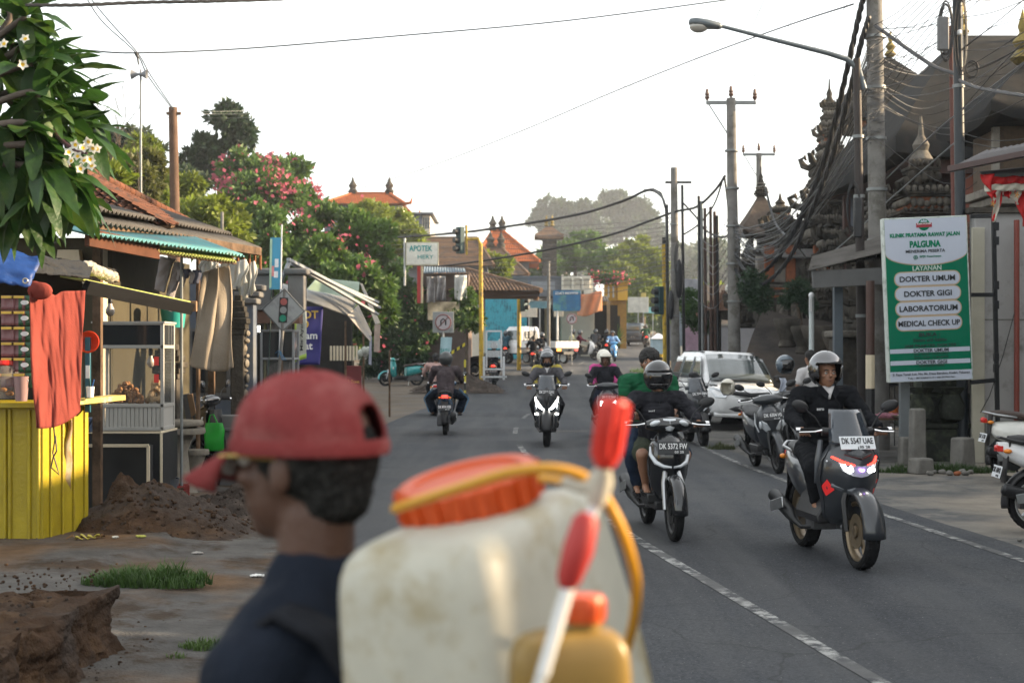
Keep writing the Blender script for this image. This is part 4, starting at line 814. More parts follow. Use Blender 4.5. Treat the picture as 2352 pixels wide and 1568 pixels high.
# glass display case beside the sign
def showcase(name,lab,p,w,d,h,z0,m_fr,rz=0,cat='display case',panel_h=.3,base=None):
    t=thing(name,lab,cat,p,rz); r=.014
    for x in (-w/2,w/2):
        for y in (-d/2,d/2): mb=MB(); mb.box((x,y,(z0+h)/2),(.035,.035,h-z0)); part('frame_post',mb,m_fr,t,bevel=.003)
    for z in (z0+.01,z0+panel_h,h*.78+z0*.22,h):
        mb=MB()
        for y in (-d/2,d/2): mb.box((0,y,z),(w+.03,.035,.035))
        for x in (-w/2,w/2): mb.box((x,0,z),(.035,d-.036,.035))
        part('frame_rail',mb,m_fr,t,bevel=.003)
    mb=MB(); mb.box((0,0,h+.01),(w+.06,d+.06,.02)); part('top',mb,m_fr,t)
    mg=mat('clear_glass',(.3,.33,.33),.03,0,.02,2,alpha=.09,spec=.5)
    for y in (-d/2,d/2): mb=MB(); mb.box((0,y,(z0+panel_h+h*.78+z0*.22)/2),(w-.03,.004,h*.78+z0*.22-z0-panel_h-.03)); part('glass_pane',mb,mg,t)
    for x in (-w/2,w/2): mb=MB(); mb.box((x,0,(z0+panel_h+h*.78+z0*.22)/2),(.004,d-.03,h*.78+z0*.22-z0-panel_h-.03)); part('glass_pane',mb,mg,t)
    mb=MB(); mb.box((0,-d/2,(h+h*.78+z0*.22)/2),(w-.03,.004,h*.22-z0*.22-.03)); mb.box((w/2,0,(h+h*.78+z0*.22)/2),(.004,d-.03,h*.22-z0*.22-.03)); part('dark_pane',mb,M['glass'],t)
    n=int(w/.045)
    for i in range(n):
        mb=MB(); mb.box((-w/2+.02+(w-.04)*(i+.5)/n,-d/2,z0+panel_h/2),((w-.04)/n-.006,.012,panel_h-.04)); part('slat',mb,m_fr,t,bevel=.002)
    mb=MB(); mb.box((w/2,0,z0+panel_h/2),(.012,d-.04,panel_h-.04)); mb.box((0,d/2,z0+panel_h/2),(w-.04,.01,panel_h-.04)); mb.box((0,0,z0+panel_h-.02),(w-.03,d-.03,.012)); part('base_panel',mb,m_fr,t)
    return t
m_alw=mat('white_aluminium',(.46,.45,.42),.45,.1,.08,4)
showcase('display_case','tall glass food display case right behind the warning sign',G(643,22.6),.50,.5,1.98,.0,mat('grey_aluminium',(.36,.37,.38),.5,.2,.1,4),panel_h=.95)
# red box sign and small goods at the warung
t=thing('sign_box','dark red sign board standing by the warung entrance','sign',G(812,31)); lb('board',-.17,.17,0,.04,.70,1.35,mat('maroon_board',(.22,.03,.03),.6,0,.15,4),t,bevel=.01); text('Es Dawet',.25,.07,(0,-.006,1.0),(1,0,0),(0,0,1),m_yt,t); lb('stand',-.15,.15,.005,.035,0,.70,M['wood'],t)
t=thing('plastic_jars','cluster of clear plastic bags hanging beside the red board','bag',P(838,812,31.5)); 
for k in range(5): mb=MB(); mb.ell((random.uniform(-.1,.1),random.uniform(-.05,.05),random.uniform(-.12,.1)),(.07,.06,.09),8,6); part('bag',mb,mat('clear_bag',(.55,.58,.52),.2,0,.3,9,alpha=.75),t,smooth=40)
# ---------------- laundry
def hang(name,lab,f,m,nu=26,nv=30,cat='cloth',th=.006,group=None):
    mb=MB(); mb.grid(f,nu,nv); return single(name,lab,cat,mb,m,group,solid=th,smooth=80)
k_sar=mat('cloth_sarong',(.40,.34,.27),.9,0,.12,4,.3,60,spec=.2,transl=.15); k_lil=mat('cloth_lilac',(.42,.39,.40),.9,0,.12,5,.3,60,spec=.2,transl=.15)
def sar(u,v):
    xl,xr=468-40*v**.8,520+20*v**.6; top=622-14*u; sag=.0
    px=xl+(xr-xl)*u; py=top+(835-top)*v+(18*math.sin(u*2.6)*v**3); p=P(px,py,15.6); f=.045*math.sin(u*9+2*v)*(.35+.65*v)+.02*math.sin(u*23+v*4)*v+.05*math.sin(v*5)*u+.05*noise.noise(V((u*5,v*2,2)))+.2*u
    return tuple(p+V((0.03*math.sin(u*16+2*v),f,0))+V((0,-.10*u,0)))
hang('hanging_sarong','large brown grey sarong hanging down from the awning',sar,k_sar,60,40)
def trs(x0,x1,w,y0,y1,Y,off):
    def f(u,v):
        a=2*pi*u; cx=x0+(x1-x0)*v; return tuple(P(cx+w*(1-.25*v)*math.cos(a),y0+(y1-y0)*v+4*math.cos(a),Y)+V((0,.06*math.sin(a)+.012*math.sin(a*4+v*14),0)))
    return f
t=thing('hanging_trousers','pale grey long trousers slung over the washing line','trousers',(0,0,0))
for a in ((384,366,15,592,668,15.4),(412,388,11,604,690,15.45)): mb=MB(); mb.grid(trs(a[0],a[1],a[2],a[3],a[4],a[5],0),20,14); part('trouser_leg',mb,k_lil,t,solid=.004,smooth=80)
mb=MB(); mb.grid(trs(386,380,17,592,606,15.42,0),20,4); part('waistband',mb,k_lil,t,solid=.004,smooth=80)
mb=MB(); mb.grid(trs(352,386,12,676,712,15.6,0),20,10); part('trouser_cuff',mb,k_lil,t,solid=.004,smooth=80)
t=thing('washing_line','knotted dark clothes bunched along the washing line','clothes',(0,0,0)); mb=MB(); mb.tube([P(360,590,15.4),P(405,612,15.4),P(455,628,15.5),P(520,606,15.6)],.006,6); part('line',mb,M['white'],t)
for k,(px,py,w,h_) in enumerate(((412,628,7,22),(428,626,9,16),(442,636,8,20),(452,632,9,24),(420,640,5,26))):
    mb=MB(); mb.grid(lambda u,v:tuple(P(px+w*(1-.4*v)*math.cos(2*pi*u)+2*math.sin(v*5),py-h_*.5+h_*1.3*v,15.4)+V((0,.05*math.sin(2*pi*u)+.01*math.sin(u*20),0))),16,8); part('garment',mb,(k_lil,mat('cloth_slate',(.10,.11,.16),.9))[k%2],t,solid=.004,smooth=80)
m_sheet=mat('white_plastic_sheet',(.60,.60,.56),.45,0,.12,5,transl=.35)
for i,(x0,x1,y0,y1,Y,lb_) in enumerate(((458,500,592,630,16.4,'crumpled white plastic sheet nearest the brown sarong'),(506,568,598,668,17.4,'large torn white plastic sheet under the plank fascia'),(548,588,602,690,18.2,'translucent plastic strip hanging below the roof corner'))):
    hang('plastic_sheet',lb_,lambda u,v:tuple(P(x0+(x1-x0)*u+3*math.sin(v*8+u*5),y0+(y1-y0)*v*(1-.10*abs(math.sin(u*7+1))-.12*(u>.6))+4*math.sin(u*4),Y)+V((0,.02*math.sin(u*13+v*5)+.012*math.sin(u*31+v*9),0))),m_sheet,40,16,'plastic sheet')
# ---------------- food case on its black counter
t=thing('counter_box','black box counter edged with pale strips under the glass food case','counter',G(270,14.6)+V((-.0,.3,0)))
w=.90; m_bk=mat('black_laminate',(.016,.017,.018),.4,0,.3,3); hgt=P(0,988,14.6).z
lb('body',-w/2,w/2,-.3,.4,0,hgt-.02,m_bk,t); 
for a,b in (((-w/2,-.31,hgt-.02),(w/2,-.31,hgt-.02)),((w/2,-.31,0),(w/2,-.31,hgt-.02)),((w/2-.01,.4,hgt-.02),(w/2-.01,-.3,hgt-.02))): beam('edge_strip',a,b,.022,.022,m_cream,t)
t2=thing('low_counter','lower black counter board with pale edge in front of the box counter','counter',G(252,14.15)); h2=P(0,1023,14.15).z
lb('body',-.45,.39,0,.16,0,h2,m_bk,t2); beam('edge_strip',(-.45,-.01,h2),(.39,-.01,h2),.02,.03,m_cream,t2); beam('edge_strip',(.385,-.01,0.02),(.385,-.01,h2),.03,.02,m_cream,t2)
fc=showcase('food_case','white aluminium glass food case full of fried snacks on the black counter','display case' if 0 else G(298,14.75)+V((0,.18,hgt)),.70,.42,1.10,.0,m_alw,0,panel_h=.24) if 0 else showcase('food_case','white aluminium glass food case full of fried snacks on the black counter',V((P(297,0,14.75).x,14.95,hgt)),.70,.46,1.10,.0,m_alw,0,panel_h=.25)
def inside(px,py,dz=0): pass
o=V(fc.location); m_sn=mat('fried_snack',(.36,.16,.045),.6,0,.3,14,.5,60,c2=(.22,.09,.03),c2s=9)
mb=MB(); mb.ell((0,0,0),(.030,.024,.022),10,8); sm=mb.mesh('fried_snack',60); sm.materials.append(m_sn)
k=0
for lay in range(7):
    n=[22,18,15,12,9,6,3][lay]
    for i in range(n):
        a=i*2.4; r_=.19*math.sqrt((i+.5)/n)*(1-.13*lay); ob=bpy.data.objects.new('fried_snack',sm); COL.objects.link(ob); ob.location=o+V((-.08+r_*1.15*math.cos(a),-.02+r_*.75*math.sin(a),.29+lay*.030+random.uniform(-.005,.005))); ob.rotation_euler=(random.uniform(0,3),random.uniform(0,3),random.uniform(0,3)); s_=random.uniform(.8,1.15); ob.scale=(s_,s_,s_)
        tag(ob,'round brown fried snack in the heap inside the glass food case','snack','fried snacks heaped in the glass case')
mb=MB(); me=None; c_=Caps(); 
for k in range(30): a=random.uniform(0,6.3); z=random.uniform(0,1); r_=.10*(1-z*.75)*random.random()**.5; c_.ell((r_*math.cos(a),r_*math.sin(a),.02+z*.20),random.uniform(.022,.038),8,6)
me=remeshed(c_,.008,2,'bag'); wobble(me,lambda p:.006*noise.noise(p*60)); ob=part('cracker_bag',me,mat('cracker_bag',(.50,.34,.17),.35,0,.4,30,.6,70,transl=.2),None,loc=o+V((.24,-.05,.27))); tag(ob,'clear bag of pale orange crackers standing in the right of the food case','bag')
for z,h_,lab in ((.76,.09,'upper red paper tag stuck on the side of the food case'),(.58,.085,'lower red price tag stuck on the side of the food case')):
    mb=MB(); mb.box((0,0,0),(.05,.003,h_)); ob=single('paper_tag',lab,'label',mb,mat('red_paper',(.75,.05,.04),.6),loc=o+V((.29,-.237,z-.05)))
mb=MB(); mb.lathe([(.001,-.05),(.02,-.045),(.033,-.02),(.03,.0),(.014,.03),(.014,.05)],n=16)
def bulb(lab,p): 
    t=thing('hanging_bulb',lab,'light bulb',p); mb=MB(); mb.lathe([(.002,-.075),(.025,-.068),(.042,-.04),(.040,-.01),(.020,.03),(.018,.05)],n=16); part('bulb_glass',mb,mat('bulb_glass',(.5,.45,.40),.2),t,smooth=60); mb=MB(); mb.lathe([(.019,.045),(.022,.06),(.022,.11),(.008,.13)],n=12); mb.tube([(0,0,.12),(0,0,.28)],.004,6); part('socket',mb,M['dark'],t)
bulb('unlit bulb hanging on a short cord from the stall beam',P(253,708,13.2)); bulb('unlit bulb inside the glass food case',o+V((.17,0,.72)))
# ---------------- concrete table, stool, parked scooter with green bag
m_terr=mat('terrazzo_concrete',(.27,.245,.20),.8,0,.2,14,.3,60,c2=(.26,.24,.21),c2s=20)
for lab,px,py,Y,r_,h_ in (('round concrete garden table behind the black counter',405,965,16.0,.30,None),('small concrete stool in front of the parked scooter',449,1032,16.3,.155,None)):
    p=G(px,Y); hh=P(px,py,Y).z; t=thing('concrete_table' if r_>.2 else 'concrete_stool',lab,'table' if r_>.2 else 'stool',p)
    mb=MB(); mb.lathe([(r_*.96,hh-.06),(r_,hh-.045),(r_,hh-.015),(r_*.97,hh),(.01,hh)],n=32); part('top',mb,m_terr,t,smooth=50)
    mb=MB(); mb.lathe([(r_*.85,0),(r_*.82,.05),(r_*.5,hh*.35),(r_*.42,hh*.6),(r_*.75,hh-.07),(r_*.8,hh-.055)],n=28); part('pedestal',mb,m_terr,t,smooth=50)
    if r_>.2: mb=MB(); mb.lathe([(r_*1.05,hh-.15),(r_*1.08,hh-.13),(r_*1.05,hh-.085),(.02,hh-.08)],n=32); part('under_slab',mb,m_terr,t,smooth=50)
sq=scooter('black scooter with green carrier bag parked behind the concrete stool',G(545,17.0,.0)+V((.02,0,.08)),78,'paint_black','mio',stand=True)
t=thing('carrier_bag','bright green carrier bag hanging on the parked scooter','bag',P(492,1000,16.75)); mb=MB(); 
mb.loft([[(w*.5*math.copysign(abs(math.cos(q))**.6,math.cos(q))+.012*math.sin(z*20+q),d_*.5*math.copysign(abs(math.sin(q))**.8,math.sin(q))+.01*math.sin(3*q+z*15),z) for q in [2*pi*k/20 for k in range(20)]] for z,w,d_ in ((-.18,.20,.08),(-.16,.23,.11),(-.05,.24,.12),(.06,.22,.09),(.15,.19,.04))]); part('bag_body',mb,mat('green_bag',(.02,.45,.04),.45,0,.15,6,transl=.35),t,smooth=60)
mb=MB(); mb.tube([(-.07,0,.14),(-.05,0,.24),(-.01,0,.25),(.04,0,.14)],.008,6); part('bag_handle',mb,mat('green_bag',(.02,.45,.04)),t)
# leaning boards behind
for k,(px,w_,c_) in enumerate(((445,.10,m_wgrey),(455,.07,mat('bare_board',(.36,.22,.12),.8,0,.2,5)))): mb=MB(); mb.box((0,0,.55),(w_,.03,1.15),rot=(.12,-.16,0)); single('leaning_board',('grey','brown')[k]+' board leaning against the wall behind the parked scooter','board',mb,c_,loc=G(px,18.2),bevel=.004)
# ---------------- yellow stall
Ys=11.8; xr=P(98,0,Ys).x; t=thing('yellow_stall','yellow metal snack stall with ribbed sides, counter and rusty base','stall',(xr,Ys,0)); hc=P(0,935,Ys).z
m_y=mat('yellow_metal',(.46,.35,.012),.45,.1,.2,2.2,.2,30,c2=(.33,.24,.02),c2s=1.3,c2t=(.5,.75)); 
lb('front_panel',-1.6,0,0,.03,.05,hc,m_y,t)
for k,x in enumerate((-.035,-.11,-.27,-.31,-.50,-.74,-.78,-1.0,-1.25)): mb=MB(); mb.tube([(x,-.006,.08),(x,-.006,hc-.02)],.018,6); part('panel_rib',mb,m_y,t)
mb=MB(); mb.add([(0,0,.05),(.155,.75,.05),(.155,.75,hc),(0,0,hc),(-.03,0,.05),(.125,.76,.05),(.125,.76,hc),(-.03,0,hc)],[(0,1,2,3),(7,6,5,4),(0,4,5,1),(3,2,6,7)]); part('side_panel',mb,m_y,t)
for q in (.15,.4,.65,.9): mb=MB(); mb.tube([(.155*q+.008,.75*q,.08),(.155*q+.008,.75*q,hc-.02)],.012,6); part('panel_rib',mb,m_y,t)
lb('base_rail',-1.6,.0,-.025,.02,0.0,.075,m_y,t,bevel=.004)
for x in (-.04,-.3,-.55,-.8,-1.05): mb=MB(); mb.ell((x,-.03,.10),.012,8,6); part('rivet',mb,M['iron'],t)
mb=MB(); mb.slab((-1.6,-.10,hc+.04),(.10,-.12,hc+.045),(.25,.70,hc+.04),(-1.6,.5,hc+.04),.045); part('counter_top',mb,m_y,t,bevel=.004)
mb=MB(); mb.slab((.0,-.12,hc+.043),(.10,-.13,hc+.043),(.52,.62,hc+.083),(.36,.72,hc+.083),.045); part('counter_flap',mb,mat('worn_yellow_board',(.55,.42,.10),.6,0,.2,8,c2=(.5,.45,.3),c2s=8),t,bevel=.003)
for x in (-1.5,.02): mb=MB(); mb.box((x,.40,(hc+2.1)/2),(.05,.05,2.1-hc)); part('upright',mb,M['blackmetal'],t)
lb('back_panel',-1.6,.1,.72,.75,hc,2.4,m_int,t); lb('shade_roof_panel',-1.7,.30,-.45,1.1,2.36,2.40,m_int,t); lb('side_panel',-1.62,-1.58,-.1,.72,hc,2.36,m_int,t)  # dark roof and left panel added to darken the inside of the stall
mb=MB(); mb.box((-.75,.02,2.0),(1.7,.05,.10)); part('top_rail',mb,M['wood'],t)
# roof of the stall: long dark beam with green edge, tarps
A0,B0=P(196,648,11.6),P(440,695,13.6)
t=thing('stall_beam','long dark lipped beam with lime coloured top projecting from the stall roof','beam',A0); O=V(A0)
mb=MB(); mb.slab(V((0,0,.02)),B0-O,B0-O+V((-.05,.0,-.10)),V((-.04,0,-.08)),.05); part('beam_face',mb,mat('matt_black',(.012,.012,.013),.85),t); mb=MB(); mb.slab(V((-.02,-.01,.03)),B0-O+V((0,-.01,.012)),B0-O+V((-.10,.14,.03)),V((-.25,.14,.06)),.012); part('beam_top',mb,m_lime,t)
mb=MB(); mb.box(B0-O+V((.0,.0,-.035)),(.10,.05,.10)); part('beam_end',mb,mat('cut_timber',(.33,.2,.12),.8,0,.2,9),t,bevel=.004)
def tarp(name,lab,corners,m,amp=.02,seed=0,nu=22,nv=12,th=.006):
    a,b,c,d=map(V,corners); mb=MB()
    mb.grid(lambda u,v:tuple((a*(1-u)+b*u)*(1-v)+(d*(1-u)+c*u)*v+V((0,0,1))*(amp*noise.noise(V((u*5,v*4,seed)))+amp*.5*noise.noise(V((u*12,v*9,seed))))+V((0,amp*noise.noise(V((u*6,v*7,seed+5))),0))),nu,nv); return single(name,lab,'tarpaulin',mb,m,solid=th,smooth=80)
m_blue=mat('blue_tarp',(.008,.05,.22),.45,0,.15,5,.3,20,spec=.25)
tarp('blue_tarpaulin','shiny blue tarpaulin draped over the front of the stall roof',(P(-150,540,10.6),P(97,590,10.9),P(70,656,10.7),P(-150,640,10.4)),m_blue,.03)
mb=MB()
for k in range(20):
    a=2*pi*k/20; a2=2*pi*(k+1)/20; mb.tube([V((.018*math.cos(a),0,.018*math.sin(a))),V((.018*math.cos(a2),0,.018*math.sin(a2)))],.006,6)
single('tarp_eyelet','brass eyelet in the corner of the blue tarpaulin','eyelet',mb,mat('brass',(.5,.42,.3),.3,.8),loc=P(58,645,10.66))
tarp('black_tarpaulin','black tarpaulin over the stall roof beside the blue one',(P(90,588,10.95),P(215,605,11.8),P(205,640,11.6),P(74,625,10.8)),mat('black_tarp',(.015,.016,.018),.5,0,.3,6,.4,20,spec=.15),.025,3)
mb=Caps(); pts=[P(196,612,11.7),P(212,618,11.9),P(230,626,12.2),P(250,634,12.6),P(262,637,12.8)]
for k in range(len(pts)-1): mb.cap(pts[k],pts[k+1],.05,.045)
me=remeshed(mb,.010,1,'rolled_sheet'); wobble(me,lambda p:.018*noise.noise(p*22)+.008*noise.noise(p*60)); ob=part('rolled_sheet',me,mat('dirty_plastic_roll',(.42,.38,.30),.4,0,.35,14,.5,60,c2=(.15,.14,.14),c2s=8)); tag(ob,'rolled dirty plastic sheet at the end of the black tarpaulin','plastic sheet')
beam_o=beam('roof_stick',P(255,634,12.7),P(268,641,12.9),.05,.06,mat('cut_timber',(.33,.2,.12))); tag(beam_o,'sawn timber end poking out of the rolled sheet','timber')
# red cloth
def red(u,v):
    xl=68+8*v-4*math.sin(v*3); xr_=196-8*v; top=669+9*math.exp(-((u-.42)/.08)**2)-2*u
    py=top+(984-top)*v*(1-.13*u**3)-8*math.sin(u*pi)*0; px=xl+(xr_-xl)*u; f=.030*math.sin(u*17-v*5)*(1-u)**2*(.4+v)+.010*math.sin(u*37+v*6)*(1-u)**2+.05*math.sin(u*3.2+v*2.2)+.035*noise.noise(V((u*4,v*2.2,1)))+.012*noise.noise(V((u*14-v*5,v*5,3)))
    return tuple(P(px,py,11.0+.42*u)+V((0,f,0)))
hang('red_cloth','red cloth curtain hanging over the end of the yellow stall',red,mat('cloth_red',(.40,.095,.075),.85,0,.12,4,.25,90,spec=.15,transl=.30),70,50)
def red2(u,v): return tuple(P(62+14*u,672+300*v,11.25+.02*math.sin(v*9))+V((0,.04*math.sin(u*9+v*5),0)))
mb=MB(); mb.ell((0,0,0),(.09,.05,.075),12,8); 
ob=part('cloth_knot',remeshed(Caps().ell((0,0,0),(.10,.05,.07)).ell((-.05,.01,.05),(.05,.03,.03)),.01,1,'knot'),mat('cloth_red',(.40,.095,.075)),None,loc=P(92,668,11.05)); tag(ob,'bunched crimson cloth knot above the red curtain','cloth')
# stall goods
m_pk=[mat('sachet_red',(.40,.03,.03),.35,0,.2,9),mat('sachet_green',(.02,.12,.05),.35,0,.2,9),mat('sachet_pink',(.30,.12,.13),.35,0,.2,9)]
for k,(px,m_) in enumerate(((18,2),(42,2),(78-20,1))):
    t=thing('sachet_strip',('pink sachet strip hanging leftmost in the dark stall','second pink sachet strip hanging in the dark stall','green sachet strip hanging beside the red cloth')[k],'sachets',P(px,675,11.45))
    for i in range(6):
        mb=MB(); mb.grid(lambda u,v:(-.055+.11*u,.012*math.sin(u*pi)*math.sin(v*pi)+random.uniform(0,.001),-.012-i*.125-.115*v),4,4); sc_=part('sachet',mb,m_pk[m_],t,solid=.004)
        if m_==1:
            mb=MB(); mb.lathe([(.001,-.02),(.032,-.02),(.032,-.016)],(0,0,-.07-i*.125),16,'y'); mb.v=[(x,y,(z+.07+i*.125)*.6-.07-i*.125) for x,y,z in mb.v]; part('brand_oval',mb,M['white_text'],sc_)
        else:
            mb=MB(); mb.box((0,-.012,-.025-i*.125),(.10,.003,.02)); part('yellow_band',mb,mat('yellow_print',(.75,.5,.08)),sc_)
mb=MB(); mb.lathe([(.045,0),(.062,.20),(.055,.20),(.04,.005)],n=20); single('plastic_cups','stack of translucent plastic cups on the stall counter','cups',mb,mat('clear_cup',(.45,.30,.30),.2,0,.1,9,alpha=.7),loc=P(49,921,11.45),smooth=60)
t=thing('glass_jar','glass jar of fried snacks with red lid on the stall counter','jar',P(8,915,11.5)); mb=MB(); mb.lathe([(.11,0),(.12,.03),(.12,.24),(.10,.27)],n=20); part('jar',mb,mat('jar_glass',(.35,.33,.30),.08,alpha=.4),t,smooth=60); mb=MB(); mb.lathe([(.105,.27),(.11,.28),(.105,.31),(.01,.31)],n=20); part('lid',mb,M['red'],t); mb=MB(); [mb.ell((.05*math.cos(k*2),.05*math.sin(k*2),.04+.03*k),(.035,.03,.02),8,6) for k in range(6)]; part('snacks',mb,mat('orange_snack',(.5,.22,.04),.6),t)
t=thing('plastic_bowl','red plastic bowl hung on the back edge of the stall','bowl',P(203,785,12.1),rz=0,rx=R(85)); mb=MB(); mb.lathe([(.03,-.05),(.06,-.045),(.085,-.01),(.095,.0),(.088,.004),(.055,-.035)],n=24); part('bowl',mb,mat('red_orange_plastic',(.75,.07,.02),.3,0,.05,4,transl=.2),t,smooth=60)
t=thing('menu_holder','narrow blue edged panel standing behind the red cloth','panel',P(200,855,12.1)); lb('panel',-.02,.025,0,.03,-.34,.30,mat('teal_blue_panel',(.02,.12,.17),.4),t,bevel=.004); lb('white_label',-.012,.02,-.004,0,-.05,.06,M['white_text'],t)
t=thing('condiment_cup','cup of cutlery and a blue pen on the counter flap','cup',P(207,912,12.0)); mb=MB(); mb.lathe([(.028,0),(.035,.09),(.031,.09),(.02,.01)],n=16); part('cup',mb,M['white_text'],t,smooth=60)
for q,c_ in ((.3,M['dark']),(-.2,m_gdoor),(.6,mat('pen_blue',(.02,.1,.3),.3))): mb=MB(); mb.tube([(0,0,.02),(.05*q,.01,.15)],.006,6); part('cutlery',mb,c_,t)
# torn poster on the side of the stall, cable
def post(u,v): return tuple(P(135+34*u*(1-.2*v)-8*v,962+12*(1-u)+(232+8*u)*v,12.2)+V((0,.05*math.sin(u*5+v*4)+.02*math.sin(v*19),0)))
hang('torn_banner','dirty cream banner scrap peeling off the yellow stall side',post,mat('dirty_cream_vinyl',(.45,.38,.24),.6,0,.25,5,c2=(.40,.22,.06),c2s=3,transl=.2),16,24,'banner',.005)
mb=MB(); mb.tube([P(123,978,11.2),P(126,1010,11.25),P(121,1040,11.3),P(130,1070,11.3),P(136,1090,11.3),P(117,1073,11.3),P(122,1050,11.25),P(130,1035,11.2),P(127,1000,11.2)],.006,6); single('loose_cable','twisted grey cable dangling at the corner of the yellow stall','cable',mb,mat('grey_cable',(.08,.07,.06),.6))
mb=MB(); mb.grid(lambda u,v:tuple(P(190+26*u,958+34*v,14.3)+V((0,.04*math.sin(u*8+v*7),0))),8,8); single('rag','blue plastic rag tucked between the stall and the black counter','cloth',mb,mat('blue_rag',(.15,.22,.35),.5,0,.3,9),solid=.006,smooth=60)
# ---------------- earth heaps, grass, litter
m_soil=mat('dug_soil',(.075,.045,.028),.97,0,.35,7,.9,60,c2=(.15,.09,.05),c2s=3,c2t=(.48,.7),c3=(.085,.066,.055)); m_soil2=mat('grey_soil',(.07,.055,.046),.97,0,.3,8,.9,60,c2=(.14,.11,.09),c2s=3)
def mound(name,lab,c,rx,ry,h,m,seed,n=110,pk=1.0,ridge=None):
    mb=MB(); c=V(c)
    def f(u,v):
        x,y=(u*2-1),(v*2-1); q=V((x*rx*3,y*ry*3,seed)); r_=math.hypot(x,y)*(1+.22*noise.noise(V((x*2.2,y*2.2,seed)))); base=max(0,1-r_)
        z=h*(base**pk)
        z+=base**.5*(.10*h*noise.noise(q*1.1)+.055*noise.turbulence(q*2.2,3,False)*1.2+.022*abs(noise.noise(q*7))+.012*noise.noise(q*15)) if base>0 else 0
        if ridge: z+=ridge[2]*math.exp(-((x-ridge[0])/.10)**2-((y-ridge[1])/.14)**2)*(1+.4*noise.noise(q*4))
        return (c.x+x*rx+.04*noise.noise(q*3),c.y+y*ry+.04*noise.noise(q*3+V((9,0,0))),c.z+z-.02)
    mb.grid(f,n,n); ob=single(name,lab,'soil heap',mb,m,smooth=60)
    cl=MB()
    for k in range(520):
        a=random.uniform(0,6.28); q=math.sqrt(random.random())*1.02; x,y=q*math.cos(a),q*math.sin(a); p=f((x+1)/2,(y+1)/2); r_=random.uniform(.006,.022)*(1.5 if random.random()<.08 else 1)
        cl.ell((p[0],p[1],p[2]+r_*.3),(r_,r_*random.uniform(.7,1.2),r_*.8),6,4,rot=(0,0,a))
    part('soil_clods',cl,m,ob,kind='stuff',smooth=60); return ob
mound('soil_heap','tall brown soil heap with a pointed crest beside the yellow stall',(P(338,0,12.7).x,12.9,.02),.98,1.15,.50,m_soil,3,150,1.0,(-.28,-.05,.20))
mound('soil_heap','darker flat soil heap spreading behind the pointed one',(-2.75,14.6,.02),.95,.9,.26,m_soil2,9,100)
mound('soil_heap','dark soil heap behind the yellow striped tape far down the left shoulder',G(1055,50,.0),1.7,1.5,.75,m_soil2,14,50)
# cut bank in the lower left corner: a block of earth with a broken vertical face
import bmesh
bm=bmesh.new(); bmesh.ops.create_cube(bm,size=1); bmesh.ops.subdivide_edges(bm,edges=bm.edges,cuts=70,use_grid_fill=True)
for v in bm.verts:
    x,y,z=v.co; X=-3.5+x*2.55+ (.10 if x>.49 else 0); Y_=6.75+y*1.75; Z=.20+z*.46
    q=V((X*1.5,Y_*1.5,Z*1.5)); n=noise.noise(q)*.12+noise.turbulence(q*3,3,False)*.09+abs(noise.noise(q*9))*.05-.05
    side=1 if abs(x)>.49 or abs(y)>.49 else 0
    if x>.40: X+=-.10*(z+.5)*0+.10*noise.noise(V((Y_*1.2,Z*1.2,4)))+.22*(.5-z)*.35
    if y>.40: Y_+=.14*noise.noise(V((X*1.1,2,6)))
    Z2=Z+(n*.7-.03*max(0,x)*2 if z>.4 else 0)-(.03*max(0,(y-.1)) if z>-.2 else 0)
    v.co=(X+(n*.7 if x>.49 else 0)-(.03*abs(noise.noise(q*12)) if side else 0),Y_+(n*.7 if y>.49 else 0)-(n*.6 if y<-.49 else 0),Z2)
me=bpy.data.meshes.new('soil_bank'); bm.to_mesh(me); bm.free(); me.shade_smooth(); me.set_sharp_from_angle(angle=R(55))
bk=part('soil_bank',me,m_soil,None); tag(bk,'cut bank of reddish earth with a crumbling edge in the lower left corner','soil bank')
cl=MB()
for k in range(1200):
    x=random.uniform(-4.2,-2.0); y=random.uniform(5.2,8.0 if k%6 else 8.7); 
    if x<-2.25 and y<8.45: z=.40+random.uniform(-.03,.05)
    else: z=gl(x,y)
    r_=random.uniform(.004,.013); cl.ell((x,y,z),(r_,r_*.8,r_*.7),6,4,rot=(0,0,k))
part('soil_clods',cl,m_soil,bk,kind='stuff')
def grass(name,lab,c,rx,ry,n,h,seed,col=(.09,.16,.03),cat='grass'):
    r=np.random.RandomState(seed); vs=[]
    for k in range(n):
        a=r.uniform(0,6.28); q=math.sqrt(r.uniform()); q*=1+.35*noise.noise(V((math.cos(a)*2,math.sin(a)*2,seed))); x,y=c[0]+rx*q*math.cos(a),c[1]+ry*q*math.sin(a); z=c[2]; hh=h*r.uniform(.35,1.25)*(1.05-q*.5)*(1+.7*noise.noise(V((x*7,y*7,seed)))); d=r.uniform(0,6.28); w=.0045; bx,by=math.cos(d)*hh*.55,math.sin(d)*hh*.55; px_,py_=-math.sin(d)*w,math.cos(d)*w
        vs+=[(x-px_,y-py_,z),(x+px_,y+py_,z),(x+bx*.4+px_*.8,y+by*.4+py_*.8,z+hh*.65),(x+bx*.4-px_*.8,y+by*.4-py_*.8,z+hh*.65)]
        vs+=[(x+bx*.4-px_*.8,y+by*.4-py_*.8,z+hh*.65),(x+bx*.4+px_*.8,y+by*.4+py_*.8,z+hh*.65),(x+bx+px_*.2,y+by+py_*.2,z+hh*.95),(x+bx-px_*.2,y+by-py_*.2,z+hh*.95)]
    o=npmesh(name,np.array(vs),4,mat('grass_%d'%seed,col,.6,0,.35,9,transl=.35)); return tag(o,lab,cat,kind='stuff')
grass('grass_tuft','ragged tuft of green grass growing from the broken concrete',(P(330,0,9.6).x,9.75,.06),.42,.22,1900,.14,21,(.075,.15,.03))
